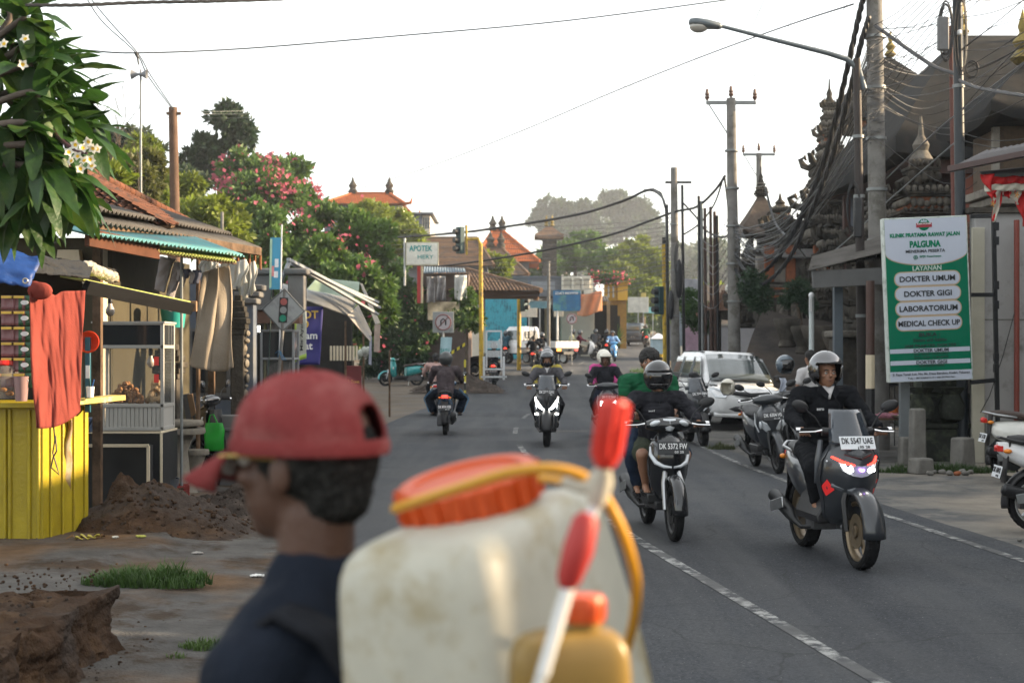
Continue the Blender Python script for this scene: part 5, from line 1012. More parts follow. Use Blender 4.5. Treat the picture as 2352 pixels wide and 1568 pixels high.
grass('grass_tuft','small clump of weeds near the lower edge by the earth bank',(P(460,0,7.75).x,7.8,.03),.12,.10,260,.06,22,(.10,.17,.04))
grass('grass_tuft','tiny weed sprig at the foot of the cut bank',(P(405,0,7.5).x,7.5,.03),.05,.05,60,.06,23,(.12,.18,.05))
m_peel=mat('yellow_peel',(.45,.38,.06),.6,0,.3,20)
t=thing('fruit_peels','heap of yellow banana peels on the concrete by the soil heap','peels',G(186,11.75,.10))
for k in range(9): a=random.uniform(0,6.28); x,y=random.uniform(-.13,.13),random.uniform(-.05,.05); mb=MB(); mb.tube([(x,y,.01),(x+.04*math.cos(a),y+.04*math.sin(a),.03+.02*random.random()),(x+.09*math.cos(a+.4),y+.09*math.sin(a+.4),.012)],[.006,.022,.006],6,flat=.4); part('peel',mb,m_peel if k%3 else mat('brown_peel',(.2,.1,.03),.7),t)
for k,(px,py,Y,c_,lab) in enumerate(((265,1262,11.8,(.6,.58,.5),'crumpled pale wrapper at the foot of the soil heap'),(322,1262,11.85,(.5,.5,.1),'small yellow wrapper at the foot of the soil heap'),(455,1282,11.3,(.35,.33,.3),'crumpled grey rag beside the soil heap'),(592,1328,10.3,(.75,.75,.72),'flat white scrap on the dirt near the man'),(520,1236,12.6,(.6,.6,.58),'torn white bag on the soil behind'),(535,906+0,38,(.6,.6,.6),''))):
    if not lab: continue
    mb=Caps(); [mb.ell((random.uniform(-.035,.035),random.uniform(-.02,.02),.008),(.028,.02,.010),8,6) for q in range(4)]; me=remeshed(mb,.006,1,'litter'); wobble(me,lambda p:.008*noise.noise(p*80)); p=P(px,py,Y); o=part('litter',me,mat('litter_%d'%k,c_,.6,0,.2,20),None,loc=(p.x,p.y,gl(p.x,p.y)+.005)); tag(o,lab,'litter')
# ================= right side of the street
def pbox(name,x0,x1,yt,yb,Y,dep,m,par=None,bevel=0,cut=None):
    a,b=P(x0,yt,Y),P(x1,yb,Y); z0=b.z if yb is not None else 0
    o=V(par.location) if par is not None else V((0,0,0)); mb=MB(); mb.box(((a.x+b.x)/2-o.x,Y+dep/2-o.y,(a.z+z0)/2-o.z),(b.x-a.x,dep,a.z-z0)); return part(name,mb,m,par,bevel=bevel)
# unseen shops added right of the frame, their heights set to shade the street
for k,(x0,x1,y0,y1,h_) in enumerate(((7.6,13,-6,2.5,5.0),(7.9,13,3,9.5,4.9),(8.4,14,10,16.2,4.7))):
    t=thing('unseen_shop_house',('added unseen plastered shop house on the right nearest the camera','second added unseen plastered shop house on the right shoulder','added unseen plastered shop house beside the stained white wall')[k],'building',(x0,y0,0)); lb('wall',0,x1-x0,0,y1-y0,0,h_-.5,m_wgrey,t,bevel=.02); lb('roof_slab',-.5,x1-x0,-.1,y1-y0+.1,h_-.5,h_-.3,M['concrete'],t); lb('parapet',-.4,-.2,0,y1-y0,h_-.3,h_,m_wgrey,t)
    for j in range(3): lb('shutter',-.02,0,.4+j*(y1-y0)/3.2,.4+j*(y1-y0)/3.2+1.6,0,2.4,mat('roller_shutter',(.2,.22,.24),.6,0,.2,3),t)
for lab,x0,x1,y0,y1,h_ in (('added unseen clinic building set back right of the frame behind the stained wall',13.2,21,16,31,7.0),('added unseen long temple hall outside the frame behind the pavilion',19.5,28,37,64,9.5)):  # unseen blocks added to keep sun patches off the road
    t=thing('hall',lab,'building',(x0,y0,0)); lb('wall',0,x1-x0,0,y1-y0,0,h_-.6,m_wgrey,t,bevel=.02); lb('roof_slab',-.4,x1-x0+.3,-.3,y1-y0+.3,h_-.6,h_,M['concrete'],t)
# bank below the temple
mb=MB()
def bankf(u,v):
    x0=4.75+1.95*v; x=x0+(17-x0)*u; Y=32.6+5.6*v; z=2.78*v-(.42*min(1,max(0,(x-6.8)/2.2)))*v; return (x,Y+.15*noise.noise(V((x,v*3,1))),z+.05*noise.noise(V((x*1.5,v*4,2)))-.02)
mb.grid(bankf,50,24); mb.grid(lambda u,v:((lambda p:(p[0],p[1]+.0+6*u*0,p[2]))(bankf(0,v)) if u<.5 else (bankf(0,v)[0]+1.8,bankf(0,v)[1]+2.5,bankf(0,v)[2]*.9)),1,24)
struct('earth_bank',mb,mat('dark_ramp',(.082,.070,.062),.9,0,.25,1.5,.5,30,c2=(.055,.05,.047),c2s=.8,c3=(.11,.085,.065)),smooth=60)
# temple precinct wall
tw=thing('temple_wall','long carved stone temple wall with orange brick pillars above the dark bank','temple wall',(6.9,40,2.2)); O=V(tw.location)
m_relief=mat('relief_stone',(.21,.19,.16),.95,0,.4,5,.8,18,c2=(.12,.11,.10),c2s=4); m_panel=mat('wall_panel_stone',(.34,.31,.27),.95,0,.2,3,.3,30,c2=(.2,.18,.16),c2s=2)
lb('lower_course',0,11,0,.4,0,.9,M['stone'],tw,bevel=.02)
for i in range(7): lb('moulding',-.05-.02*i%3,11,-.06-.03*(i%3),0,.9+i*.075,.9+i*.075+.06,(M['stone'],M['brick'],m_relief)[i%3],tw,bevel=.01)
for i in range(26):
    x=.1+i*.42; lb('relief_block',x,x+.33,-.08,.0,.15,.78,m_relief,tw,bevel=.03); mb=MB(); mb.ell((x+.165,-.09,.46),(.11,.05,.22),8,6); mb.ell((x+.165,-.11,.62),(.06,.05,.07),8,6); part('relief_figure',mb,m_relief,tw,smooth=60)
lb('panel_wall',0,11,.05,.35,1.42,2.15,m_panel,tw)
for i,x in enumerate((.2,.80,1.58,2.74,3.9,5.1,6.3,7.5,8.7,9.9)):
    lb('brick_pillar',x,x+.26,-.12,.1,1.42,2.45,M['brick'],tw,bevel=.02); lb('pillar_cap',x-.06,x+.32,-.18,.16,2.45,2.53,M['stone'],tw,bevel=.02); lb('pillar_cap',x+.0,x+.26,-.10,.1,2.53,2.66,M['stone'],tw,bevel=.02)
for i in range(9): x=.5+i*1.15; mb=MB(); mb.slab((x-.35,-.35,2.10),(x+.75,-.35,2.10),(x+.75,.4,2.38),(x-.35,.4,2.38),.05); part('coping',mb,mat('coping_grey',(.15,.145,.14),.9,0,.2,3),tw,bevel=.01)
m_orn=M['stone']
def candi(lab,pos,tiers,ears=True,name='temple_tower',spire=.5,finial=None,seed=0,knobs=2.2,cat='temple tower'):
    "tiers: (z0,z1,half width); stepped stone tower with upturned corner ornaments"
    t=thing(name,lab,cat,pos); r=random.Random(seed)
    for i,(z0,z1,w) in enumerate(tiers):
        m=(M['stone'],m_orn,M['brick'])[i%3 if i%4!=3 else 0]; h=z1-z0
        mb=MB(); mb.box((0,0,z0+h*.40),(2*w*.82,2*w*.82,h*.82)); part('tier_core',mb,m,t,bevel=.015)
        mb=MB(); mb.box((0,0,z1-h*.13),(2*w,2*w,h*.13)); mb.box((0,0,z1-h*.26),(2*w*.93,2*w*.93,h*.12)); mb.box((0,0,z0+h*.06),(2*w*.95,2*w*.95,h*.12)); part('cornice',mb,M['stone'],t,bevel=.01)
        if ears and (i+seed)%2==0:
            for sx in (-1,1):
                for sy in (-1,1):
                    mb=MB(); mb.tube([(sx*w*.85,sy*w*.85,z1-h*.25),(sx*w*1.15,sy*w*1.1,z1-h*.05),(sx*w*1.28,sy*w*1.2,z1+h*.30),(sx*w*1.08,sy*w*1.03,z1+h*.42),(sx*w*1.02,sy*w,z1+h*.22)],[h*.15,h*.20,h*.15,h*.13,h*.06],7); part('corner_ornament',mb,M['stone'],t,smooth=50)
        mb=MB(); k=int(2*w*knobs/.25)+2
        for j in range(k):
            x=-w*.8+1.6*w*j/(k-1); mb.ell((x,-w*.86,z0+h*(.35+.25*r.random())),(.07*r.uniform(.6,1.3),.06,h*.22*r.uniform(.6,1.2)),7,5); mb.ell((-w*.86,x,z0+h*.45),(.06,.07,h*.2),7,5); mb.ell((x,-w*.95,z1+h*.05),(.05,.05,h*.14*r.uniform(.7,1.6)),6,5)
        part('carving',mb,(m_relief if i%2 else M['stone']),t,smooth=50)
    zt=tiers[-1][1]; w=tiers[-1][2]; mb=MB(); mb.lathe([(w*.7,zt),(w*.8,zt+spire*.12),(w*.45,zt+spire*.3),(w*.55,zt+spire*.42),(w*.2,zt+spire*.62),(.02,zt+spire)],n=12); part('spire',mb,finial or M['stone'],t,smooth=40); return t
candi('tall dark stepped temple gate tower with curled corner ornaments behind the cable bundle',(9.37,42,2.4),[(0,.9,1.3),(.9,1.7,1.15),(1.7,2.4,1.05),(2.4,3.1,.80),(3.1,3.7,.78),(3.7,4.3,.58),(4.3,4.85,.56),(4.85,5.35,.36),(5.35,5.75,.32),(5.75,6.25,.24),(6.25,6.55,.17)],spire=.75)
candi('broad carved shrine block left of the tall gate tower',(8.2,43.5,2.4),[(0,.8,.9),(.8,1.5,.8),(1.5,2.1,.7),(2.1,2.7,.6),(2.7,3.2,.42),(3.2,3.6,.3)],spire=.5,seed=2)
candi('weathered stone shrine between the gate tower and the lamp pole',(10.0,39.5,2.4),[(0,.8,.75),(.8,1.6,.7),(1.6,2.3,.6),(2.3,2.9,.5),(2.9,3.4,.36)],spire=.6,seed=8)
candi('narrow stone shrine in front of the gate tower foot',(8.75,39.2,2.4),[(0,.7,.55),(.7,1.4,.5),(1.4,2.0,.42),(2.0,2.5,.3)],spire=.5,seed=9)
candi('carved stone gate body right of the tall gate tower',(10.9,41.5,2.4),[(0,1.0,1.0),(1.0,1.9,.95),(1.9,2.6,.85),(2.6,3.2,.7),(3.2,3.7,.5),(3.7,4.0,.35)],spire=.5,seed=3)
candi('small spired shrine at the left end of the temple wall',(7.35,44,2.4),[(0,.8,.5),(.8,1.4,.45),(1.4,1.9,.36),(1.9,2.3,.26)],spire=.6,seed=4)
candi('grey stone shrine with winged top standing just above the clinic sign',(7.82,27.2,2.0),[(0,.6,.5),(.6,1.35,.40),(1.35,1.6,.52),(1.6,1.95,.45),(1.95,2.3,.56),(2.3,2.7,.46),(2.7,3.2,.30)],spire=.95,finial=m_relief,seed=5,knobs=1.5)
candi('mossy stone shrine half hidden behind the iron lamp pole',(8.5,33,2.2),[(0,.8,.6),(.8,1.5,.5),(1.5,2.1,.55),(2.1,2.6,.4),(2.6,3.0,.28)],spire=.5,seed=6)
candi('low stone shrine between the temple wall and the concrete pole',(9.2,36.5,2.4),[(0,.7,.6),(.7,1.3,.55),(1.3,1.8,.45),(1.8,2.2,.3)],spire=.4,seed=7)
m_that=mat('black_thatch',(.017,.018,.019),.95,0,.3,3,.15,60,c2=(.03,.027,.025),c2s=2); m_gold=mat('gilded_finial',(.32,.24,.06),.5,.5,.3,20,.5,60)
def thatch(lab,x0,x1,y0,y1,z0,z1,rx0,rx1,ry,thick=.25,name='thatched_roof',curve=.12,fin=True,m=m_that):
    t=thing(name,lab,'roof',((x0+x1)/2,(y0+y1)/2,z0)); O=V(t.location); rings=[]; n=9
    def ring(f,dz=0,ins=0):
        g=f; s=1-f; bulge=curve*math.sin(pi*f); a=x0+(rx0-x0)*(f-bulge*.5)+ins; b=x1+(rx1-x1)*(f-bulge*.5)-ins; c=y0+(ry-.05-y0)*(f-bulge*.5)+ins; d=y1+(ry+.05-y1)*(f-bulge*.5)-ins; z=z0+(z1-z0)*f+dz
        pts=[]
        for (p,q) in (((a,c),(b,c)),((b,c),(b,d)),((b,d),(a,d)),((a,d),(a,c))):
            for k in range(8): u=k/8; sw=.0 if f>.0 else 0; pts.append((p[0]+(q[0]-p[0])*u-O.x,p[1]+(q[1]-p[1])*u-O.y,z-O.z+(.18*(2*abs(u-.5))**4)*(1-f)**3))
        return pts
    mb=MB(); mb.loft([ring(0,-thick,.25),ring(0,-thick,.0)]+[ring(i/n) for i in range(n+1)]); me=part('thatch',mb,m,t,smooth=50)
    mb=MB(); 
    if fin:
        for x in (rx0,rx1): mb=MB(); mb.lathe([(.12,0),(.22,.10),(.10,.25),(.18,.38),(.06,.55),(.09,.65),(.01,.95)],(x-O.x,ry-O.y,z1-z0),10); part('finial',mb,m_gold,t,smooth=40)
    return t
thatch('tall black thatched shrine roof with flat crest behind the concrete pole',11.4,15.2,48,52,9.75,12.0,12.7,13.3,50)
t=thing('shrine_tower','slim wooden tower body carrying the tall black thatched roof','tower',(13.3,50,0)); lb('body',-1.0,1.0,-1,1,2,9.6,mat('dark_temple_wood',(.09,.04,.03),.7,0,.3,5),t); [lb('post',x-.08,x+.08,-1.3,-1.14,2,9.6,M['brick'],t) for x in (-1.25,1.25)]
thatch('huge black thatched pavilion roof on the far right',8.5,18,31.5,40.5,6.25,9.6,11.3,15.0,35.8,.35)
t=thing('pavilion','open temple pavilion with red brown columns and grey back wall under the huge thatched roof','pavilion',(13,36,0)); m_dw=mat('dark_temple_wood',(.09,.04,.03))
lb('platform',-4.2,5,-4.2,4.4,0,2.9,M['stone'],t,bevel=.03); lb('back_wall',-3.6,5,3.2,3.5,2.9,5.9,mat('slate_wall',(.13,.14,.17),.9,0,.15,2),t); m_col=mat('red_brown_column',(.22,.06,.03),.6,0,.2,5)
for x in (-3.9,-2.7,-1.5,-.3,1.0,2.3): lb('column',x-.09,x+.09,-4.0,-3.82,2.9,5.95,m_col,t,bevel=.01); lb('column',x-.09,x+.09,2.6,2.8,2.9,5.95,m_dw,t,bevel=.01)
for x in (-3.9,-1.5,.3): lb('column_foot',x-.16,x+.16,-4.1,-3.75,2.9,3.5,M['brick'],t,bevel=.02)
lb('fascia',-4.1,5,-4.15,-4.05,5.65,5.95,m_dw,t); lb('rail',-4.0,5,-4.0,-3.9,3.5,3.62,m_dw,t); lb('ceiling',-4.1,5,-4,3.8,5.9,5.97,m_dw,t)
beam('gable_board',(-4.2,-4.3,5.2),(-1.8,-4.3,6.6),.05,.3,mat('tan_board',(.26,.17,.09),.7),t) if 0 else None
# bell pavilion on posts
t=thing('bell_tower','small pavilion on thin posts with dark curved roof beside the crossarm pole','pavilion',(8.4,48,2.5)); 
for x in (-.75,-.3,.3,.75): mb=MB(); mb.box((x,0,2.0),(.10,.1,2.3)); part('post',mb,M['stone'],t)
lb('base',-.95,.95,-.6,.6,0,.9,M['stone'],t,bevel=.03); lb('rail',-.9,.9,-.5,-.45,1.15,1.3,M['stone'],t)
thatch('dark curved roof of the small bell pavilion',7.65,9.15,47,49,5.65,6.9,8.3,8.5,48,.12,'pavilion_roof',.02,fin=False,m=mat('mossy_tiles',(.13,.10,.08),.9,0,.3,4,.5,30))
candi('stone finial crowning the bell pavilion roof',(8.4,48,9.3-2.4),[(0,.2,.2),(.2,.4,.14)],False,'roof_finial',.6,cat='finial')
# clay roof slopes below the gate
t=thing('temple_side_roof','steep dark tiled roof slope rising to the right behind the temple wall','roof',(10,46,4)); o=V(t.location); mb=MB(); mb.slab(P(1790,560,46)-o,P(1985,560,44)-o,P(2030,385,48)-o,P(1960,415,48)-o,.1); part('slope',mb,mat('mossy_tiles',(.13,.10,.08)),t)
t=thing('tiled_gate_roof','low brown tiled roof at the foot of the crossarm pole','roof',(6.3,46,2.5)); tiles([V(p)-V(t.location) for p in (P(1600,725,45),P(1745,712,45),P(1712,640,48),P(1690,645,48))],mat('old_brown_tiles',(.16,.09,.06),.9,0,.3,4,.3,30),t,14,26)
lb('gate_post',-.1,.25,-1.5,-1.2,-2.2,.4,M['stone'],t,bevel=.02); lb('gate_lintel',-.4,1.2,-1.5,-1.2,.15,.45,M['stone'],t)
# small offering pavilion upper right
thatch('small black thatched roof of the offering shrine at the right border',7.75,10.6,23,26,5.55,6.6,8.8,9.4,24.5,.18,'shrine_roof',.2)
t=thing('offering_shrine','carved wooden offering shrine under the small thatched roof','shrine',(9.0,24.4,3.4)); lb('cabinet',-.9,1.2,-.6,.6,1.0,2.05,mat('carved_wood',(.13,.085,.05),.7,0,.4,12,.6,30),t,bevel=.02); lb('ledge',-1.05,1.2,-.7,.7,.86,1.0,m_panel,t,bevel=.02); lb('ledge',-.95,1.2,-.66,.66,.72,.85,m_panel,t,bevel=.02); lb('corner_post',-.98,-.86,-.68,-.58,1.0,2.0,m_panel,t,bevel=.01); lb('plinth',-.6,1.0,-.45,.45,-3.4,.72,M['stone'],t,bevel=.03)
# stained white wall
t=thing('white_wall','tall stained white wall with a plinth behind the clinic sign','wall',(6.9,21.2,0)); m_ww=mat('stained_white_wall',(.42,.41,.40),.85,0,.1,1.5,.15,30,c2=(.25,.24,.22),c2s=1.3,c2t=(.52,.66))
lb('wall_face',.0,6,0,.25,0,3.72,m_ww,t,bevel=.01); lb('wall_pier',-.06,.13,-.06,0,0,3.5,mat('cream_pier',(.5,.47,.38),.8,0,.1,3),t,bevel=.01); lb('plinth',.13,6,-.10,0,0,.62,mat('mossy_plinth',(.22,.22,.20),.9,0,.3,3,c2=(.1,.11,.08),c2s=4),t,bevel=.02); lb('coping',-.1,6,-.08,.3,3.72,3.80,M['stone'],t); lb('joint',.0,6,-.004,0,2.12,2.14,M['concrete'],t)
mb=MB(); mb.cyl((.57,-.15,0),(.57,-.15,3.6),.04); part('drain_pipe',mb,mat('red_brown_pipe',(.26,.05,.03),.5,0,.1,5),t)
mb=MB(); mb.tube([(.55,-.17,2.3),(.4,-.06,1.6),(.2,-.06,1.0),(.05,-.1,.75)],.006,6); part('loose_wire',mb,M['dark'],t)
t=thing('tiled_canopy','narrow brown tiled canopy between the clinic sign and the white wall','roof',(6.6,24,2)); o=V(t.location); tiles([V(p)-o for p in (P(2215,640,23.5),P(2262,625,23.5),P(2300,500,25.5),P(2222,510,25.5))],mat('old_brown_tiles',(.16,.09,.06)),t,9,5)
# ---------------- clinic sign
Ys=20.6; sw_,sh_=1.215,2.37; c0=P(2128,687,Ys); t=thing('clinic_sign','green and white clinic light box listing doctors, on two posts at the right','sign',c0,ry=R(-2.3))
m_sgn=mat('sign_green',(.0,.20,.105),.5,0,.04,2,spec=.15); m_sgw=mat('sign_white',(.50,.54,.63),.5,0,.04,2,spec=.15); m_tan=mat('sign_tan',(.50,.38,.25),.5,0,.03)
D=.16; lb('box',-sw_/2,sw_/2,-D/2+.004,D/2,-sh_/2,sh_/2,mat('sign_box_white',(.58,.62,.58),.5,0,.1,4,c2=(.4,.45,.4),c2s=5),t,bevel=.006)
lb('green_face',-sw_/2+.02,sw_/2-.02,-D/2-.001,-D/2+.003,-sh_/2+.14,sh_/2-.02,m_sgn,t)
y_=-D/2-.004
def sheet(name,pts,m,y=y_): mb=MB(); mb.prism(pts,'y',y,y+.002); return part(name,mb,m,t)
w2=sw_/2-.02; top=sh_/2-.02
def SZ(py): return (687-py)*Ys/F
def SX(px): return (px-2128)*Ys/F
arc=[(w2*math.cos(a),SZ(580)-(SZ(580)-SZ(608))*math.sin(a)) for a in [pi*k/24 for k in range(25)]]
sheet('tan_arc',[(w2,top-.01),(-w2,top-.01)]+[(x*-1,z-.014) for x,z in arc],m_tan,y_+.001); sheet('white_header',[(w2,top-.002),(-w2,top-.002)]+[(-x,z) for x,z in arc],m_sgw,y_-.002)
def rr(x0,x1,z0,z1,r):
    o=[]
    for cx,cz,a0 in ((x1-r,z1-r,0),(x0+r,z1-r,90),(x0+r,z0+r,180),(x1-r,z0+r,270)):
        for k in range(7): a=R(a0+15*k); o.append((cx+r*math.cos(a),cz+r*math.sin(a)))
    return o
gt=mat('sign_text_green',(.0,.24,.12),.5,spec=.1); dt=mat('sign_text_dark',(.02,.025,.03),.5); lt=mat('sign_text_pale',(.5,.62,.55),.5)
def st(s_,px,py,w,h,m,b=.02): return text(s_,w*Ys/F,h*Ys/F,(SX(px),y_-.004,SZ(py)),(1,0,0),(0,0,1),m,t,b,t=.003)
st('KLINIK PRATAMA RAWAT JALAN',2126,541,160,12,gt,.045); st('PALGUNA',2126,561,71,16,gt,.05); st('MENERIMA PESERTA',2126,577,90,7,dt,.02); st('BPJS Kesehatan',2137,590,49,6,gt,.015)
st('LAYANAN',2128,616,66,11,lt,.02)
for s_,py,w in (('DOKTER UMUM',640,127),('DOKTER GIGI',674,109),('LABORATORIUM',708,133),('MEDICAL CHECK UP',742,141)):
    sheet('service_pill',rr(SX(2052),SX(2204),SZ(py+17),SZ(py-17),.10),m_tan,y_+.001); sheet('service_pill_face',rr(SX(2054.5),SX(2201.5),SZ(py+14.5),SZ(py-14.5),.085),m_sgw,y_-.0015); st(s_,2128,py,w,13,dt,.025)
st('BUKA :',2128,768,48,9,dt); st('Senin s/d Sabtu',2128,780,76,8,dt,.01); st('JAM PRAKTEK DOKTER :',2132,794,124,8,dt,.012)
for py in (804,831): sheet('white_band',[(SX(2036),SZ(py+5)),(SX(2219),SZ(py+5)),(SX(2219),SZ(py-5)),(SX(2036),SZ(py-5))],m_sgw)
st('DOKTER UMUM',2130,804,80,8,dt,.02); st('DOKTER GIGI',2130,831,70,8,dt,.02); st('Pagi : 09.00 - 13.00 WITA',2130,813,78,4,dt,.01); st('Sore : 15.00 - 21.00 WITA',2130,820,78,4,dt,.01); st('14.00-20.00 WITA',2130,839,58,4,dt,.01)
sheet('white_footer',[(-w2,-sh_/2+.01),(w2,-sh_/2+.01),(w2,SZ(851)),(-w2,SZ(851))],m_sgw); st('Jl. Raya Tanah Lot, No. 86, Desa Beraban, Kediri, Tabanan',2128,858,177,7,dt,.012); st('Telp : 081236037119 / 081357021361',2128,867,108,5,dt,.012)
mb=MB(); mb.lathe([(.001,0),(.085,0),(.085,.002)],n=32,axis='y'); part('round_emblem',mb,gt,t,loc=(SX(2125),y_-.004,SZ(517))); sheet('emblem_band',[(SX(2107),SZ(523)),(SX(2143),SZ(523)),(SX(2143),SZ(513)),(SX(2107),SZ(513))],mat('emblem_red',(.40,.03,.05),.5),y_-.008)
st('KLINIK PALGUNA',2125,515,32,3.2,M['white_text'],.02).location.y-=.008
mb=MB(); mb.prism([(-.05,.02),(-.03,.055),(-.012,.03),(.0,.07),(.015,.03),(.03,.055),(.05,.02)],'y',0,.002); part('emblem_crown',mb,m_sgw,t,loc=(SX(2125),y_-.006,SZ(514)))
mb=MB(); 
for k in range(8): a=k*pi/4; mb.tube([(.028*math.cos(a),0,.028*math.sin(a)),(.028*math.cos(a+pi/4),0,.028*math.sin(a+pi/4))],.005,6)
mb.ell((0,0,0),.012,8,6); part('insurer_mark',mb,gt,t,loc=(SX(2103),y_-.006,SZ(591)))
t=thing('sign_post','square grey post under the clinic sign','post',G(2077,20.9)); lb('post',-.07,.07,-.05,.05,0,1.35,mat('grey_post',(.22,.24,.25),.6,.2,.15,5),t,bevel=.006)
t=thing('ladder_frame','black steel frame bolted to the right edge of the clinic sign','frame',(0,0,0)); m_fr=M['blackmetal']
for a,b in ((P(2228,497,20.65),P(2282,496,20.65)),(P(2230,677,20.65),P(2285,677,20.65)),(P(2230,878,20.65),P(2290,872,20.65)),(P(2282,497,20.65),P(2292,1000,20.65))): beam('frame_bar',a,b,.05,.06,m_fr,t)
for y in (520,553,655,700,820,845): mb=MB(); mb.box(P(2288,y,20.65),(.07,.07,.12)); part('bracket',mb,m_fr,t,bevel=.005)
# ---------------- poles on the right
def upole(name,lab,px,Y,yt,r0,r1,m,yb=None,ptop=None,n=16,bands=0,cat='utility pole'):
    p=G(px,Y); t=thing(name,lab,cat,p); zt=P(0,yt,Y).z-p.z; dx=((ptop or px)-px)*Y/F; mb=MB(); mb.cyl((0,0,-.1),(dx,0,zt),r0,r1,n); part('shaft',mb,m,t,smooth=50)
    for k in range(bands): z=zt*(.35+.6*k/bands); mb=MB(); mb.cyl((dx*z/zt,0,z),(dx*z/zt,0,z+.05),r0*1.06,r0*1.06,n); part('band',mb,M['galv'],t)
    return t
cp=upole('utility_pole','thick round concrete utility pole wrapped in cables beside the clinic sign',2022,24,-330,.165,.125,M['concpole'],ptop=2004,bands=7)
lp=upole('street_lamp','dark iron street lamp pole with a long arm reaching over the road',1984,22.4,135,.085,.060,mat('dark_iron',(.045,.035,.032),.6,.3,.3,6),ptop=1968,bands=4,cat='street lamp'); O=V(lp.location)
arm=[P(1985,205,22.4),P(1972,160,22.4),P(1945,136,22.4),P(1900,122,22.3),P(1780,92,22.2),P(1655,60,22.1)]
mb=MB(); mb.tube([p-O for p in arm],[.05,.048,.045,.04,.034,.028],10); part('lamp_arm',mb,mat('lamp_grey',(.16,.19,.21),.5,.3,.1,5),lp,smooth=60)
a,b=P(1658,61,22.1)-O,P(1582,50,22.1)-O; d=(b-a).normalized(); mb=MB(); u_=V((0,1,0)).cross(d).normalized(); 
if u_.z<0: u_=-u_
rings=[]
for q,w_,h_ in ((0,.04,.035),(.08,.07,.055),(.45,.12,.075),(.8,.12,.075),(.97,.07,.05),(1,.02,.02)):
    c=a.lerp(b,q); rings.append([c+V((0,1,0))*w_*math.cos(2*pi*k/14)+u_*h_*math.sin(2*pi*k/14) for k in range(14)])
mb.loft(rings); part('lamp_head',mb,MATS['lamp_grey'],lp,smooth=60)
mb=MB(); c=a.lerp(b,.68)-u_*.05; mb.ell(c,(.15,.105,.10),14,10); part('lamp_lens',mb,mat('lamp_lens',(.42,.40,.36),.15,0,.15,6,coat=.5),lp,smooth=60)
upole('utility_pole','black steel pole right of the clinic sign carrying a cable box',2213,21.4,-260,.085,.07,mat('black_blue_pole',(.018,.025,.032),.4,.2,.15,4),ptop=2196,bands=2)
upole('utility_pole','thin rusty brown pole just left of the black steel pole',2200,22.0,60,.045,.035,mat('rust_pole',(.16,.05,.035),.6,.1,.2,6),ptop=2184)
t=upole('utility_pole','concrete pole with a three insulator crossarm standing at the end of the bank',1689,39,226,.185,.125,M['concpole'],ptop=1679,bands=5); O=V(t.location)
def crossarm(t,px,py,Y,wpx,rr=.04,ins=3):
    O=V(t.location); w=wpx*Y/F/2; c=P(px,py,Y)-O; mb=MB(); mb.box(c,(2*w,.08,.10)); part('crossarm',mb,M['galv'],t,bevel=.008)
    for k in range(ins):
        x=c.x+(-1+2*k/(ins-1))*w*.96; z=c.z+(.06 if k!=1 else .14); mb=MB(); mb.lathe([(.02,0),(.05,.04),(.075,.09),(.045,.13),(.07,.17),(.045,.22),(.05,.27),(.02,.32)],(x,c.y,z),12); part('insulator',mb,mat('brown_insulator',(.16,.08,.05),.3),t,smooth=50)
    mb=MB(); mb.tube([(c.x-w*.9,c.y,c.z-.04),(c.x,c.y,c.z-1.0)],.018,6); part('brace',mb,M['galv'],t)
crossarm(t,1679,236,39,114)
t=upole('utility_pole','farther concrete pole with a smaller crossarm above the bell pavilion',1748,57,352,.16,.11,M['concpole'],ptop=1743,bands=2); crossarm(t,1743,355,57,74)
t=upole('utility_pole','weathered square concrete pole crossed by a flat plate, before the median',1552,47,385,.15,.11,M['concpole'],ptop=1548,bands=3); O=V(t.location); mb=MB(); mb.box(P(1558,419,47)-O,(.86,.12,.07)); part('flat_plate',mb,M['dark'],t)
mb=MB(); c=P(1560,640,46.8)-O; mb.ell(c,(.14,.1,.65),10,8); mb.ell(P(1541,700,46.8)-O,(.10,.1,.5),10,8); part('cable_box',mb,M['dark'],t,smooth=50)
upole('utility_pole','dark thin pole pair member hugging the square concrete pole on its right',1572,47.4,425,.055,.045,M['blackmetal'],ptop=1567)
upole('utility_pole','dark thin pole hugging the square concrete pole on its left',1536,47.4,470,.05,.045,M['blackmetal'],ptop=1532)
for k,(px,yt,m_,lab) in enumerate(((1605,450,M['blackmetal'],'black'),(1611,462,M['galv'],'pale'),(1619,478,M['iron'],'rusty, third from the left'),(1632,475,M['iron'],'rusty, fourth from the left'),(1641,486,M['iron'],'rusty, rightmost but one'),(1647,495,M['blackmetal'],'dark, rightmost'))):
    upole('telecom_pole',lab+' slender pole in the cluster left of the crossarm pole',px+3,44,yt,.05,.045,m_,ptop=px)
# street light with curved arm and lights at the median
def tsignal(t,c,rz=0,s=1,lit=None,ang=0):
    e=bpy.data.objects.new('signal_head',None); COL.objects.link(e); e.parent=t; e.location=c; e.rotation_euler=(0,0,R(ang)); mb=MB(); mb.box((0,0,0),(.30*s,.18*s,.92*s)); part('signal_box',mb,mat('signal_green',(.02,.07,.075),.5,0,.15,4),e,bevel=.02)
    for i in range(3):
        z=(.29-.29*i)*s; mb=MB(); mb.lathe([(.10*s,-.26*s),(.105*s,-.09*s),(.10*s,-.09*s)],(0,0,z),14,'y'); part('visor',mb,M['dark'],e); mb=MB(); mb.lathe([(.001,-.115*s),(.09*s,-.10*s),(.09*s,-.09*s)],(0,0,z),14,'y'); part('lens',mb,(mat('dull_red_lens',(.2,.02,.02),.3),mat('dull_amber_lens',(.25,.12,.02),.3),mat('dull_green_lens',(.02,.18,.12),.3))[i],e)
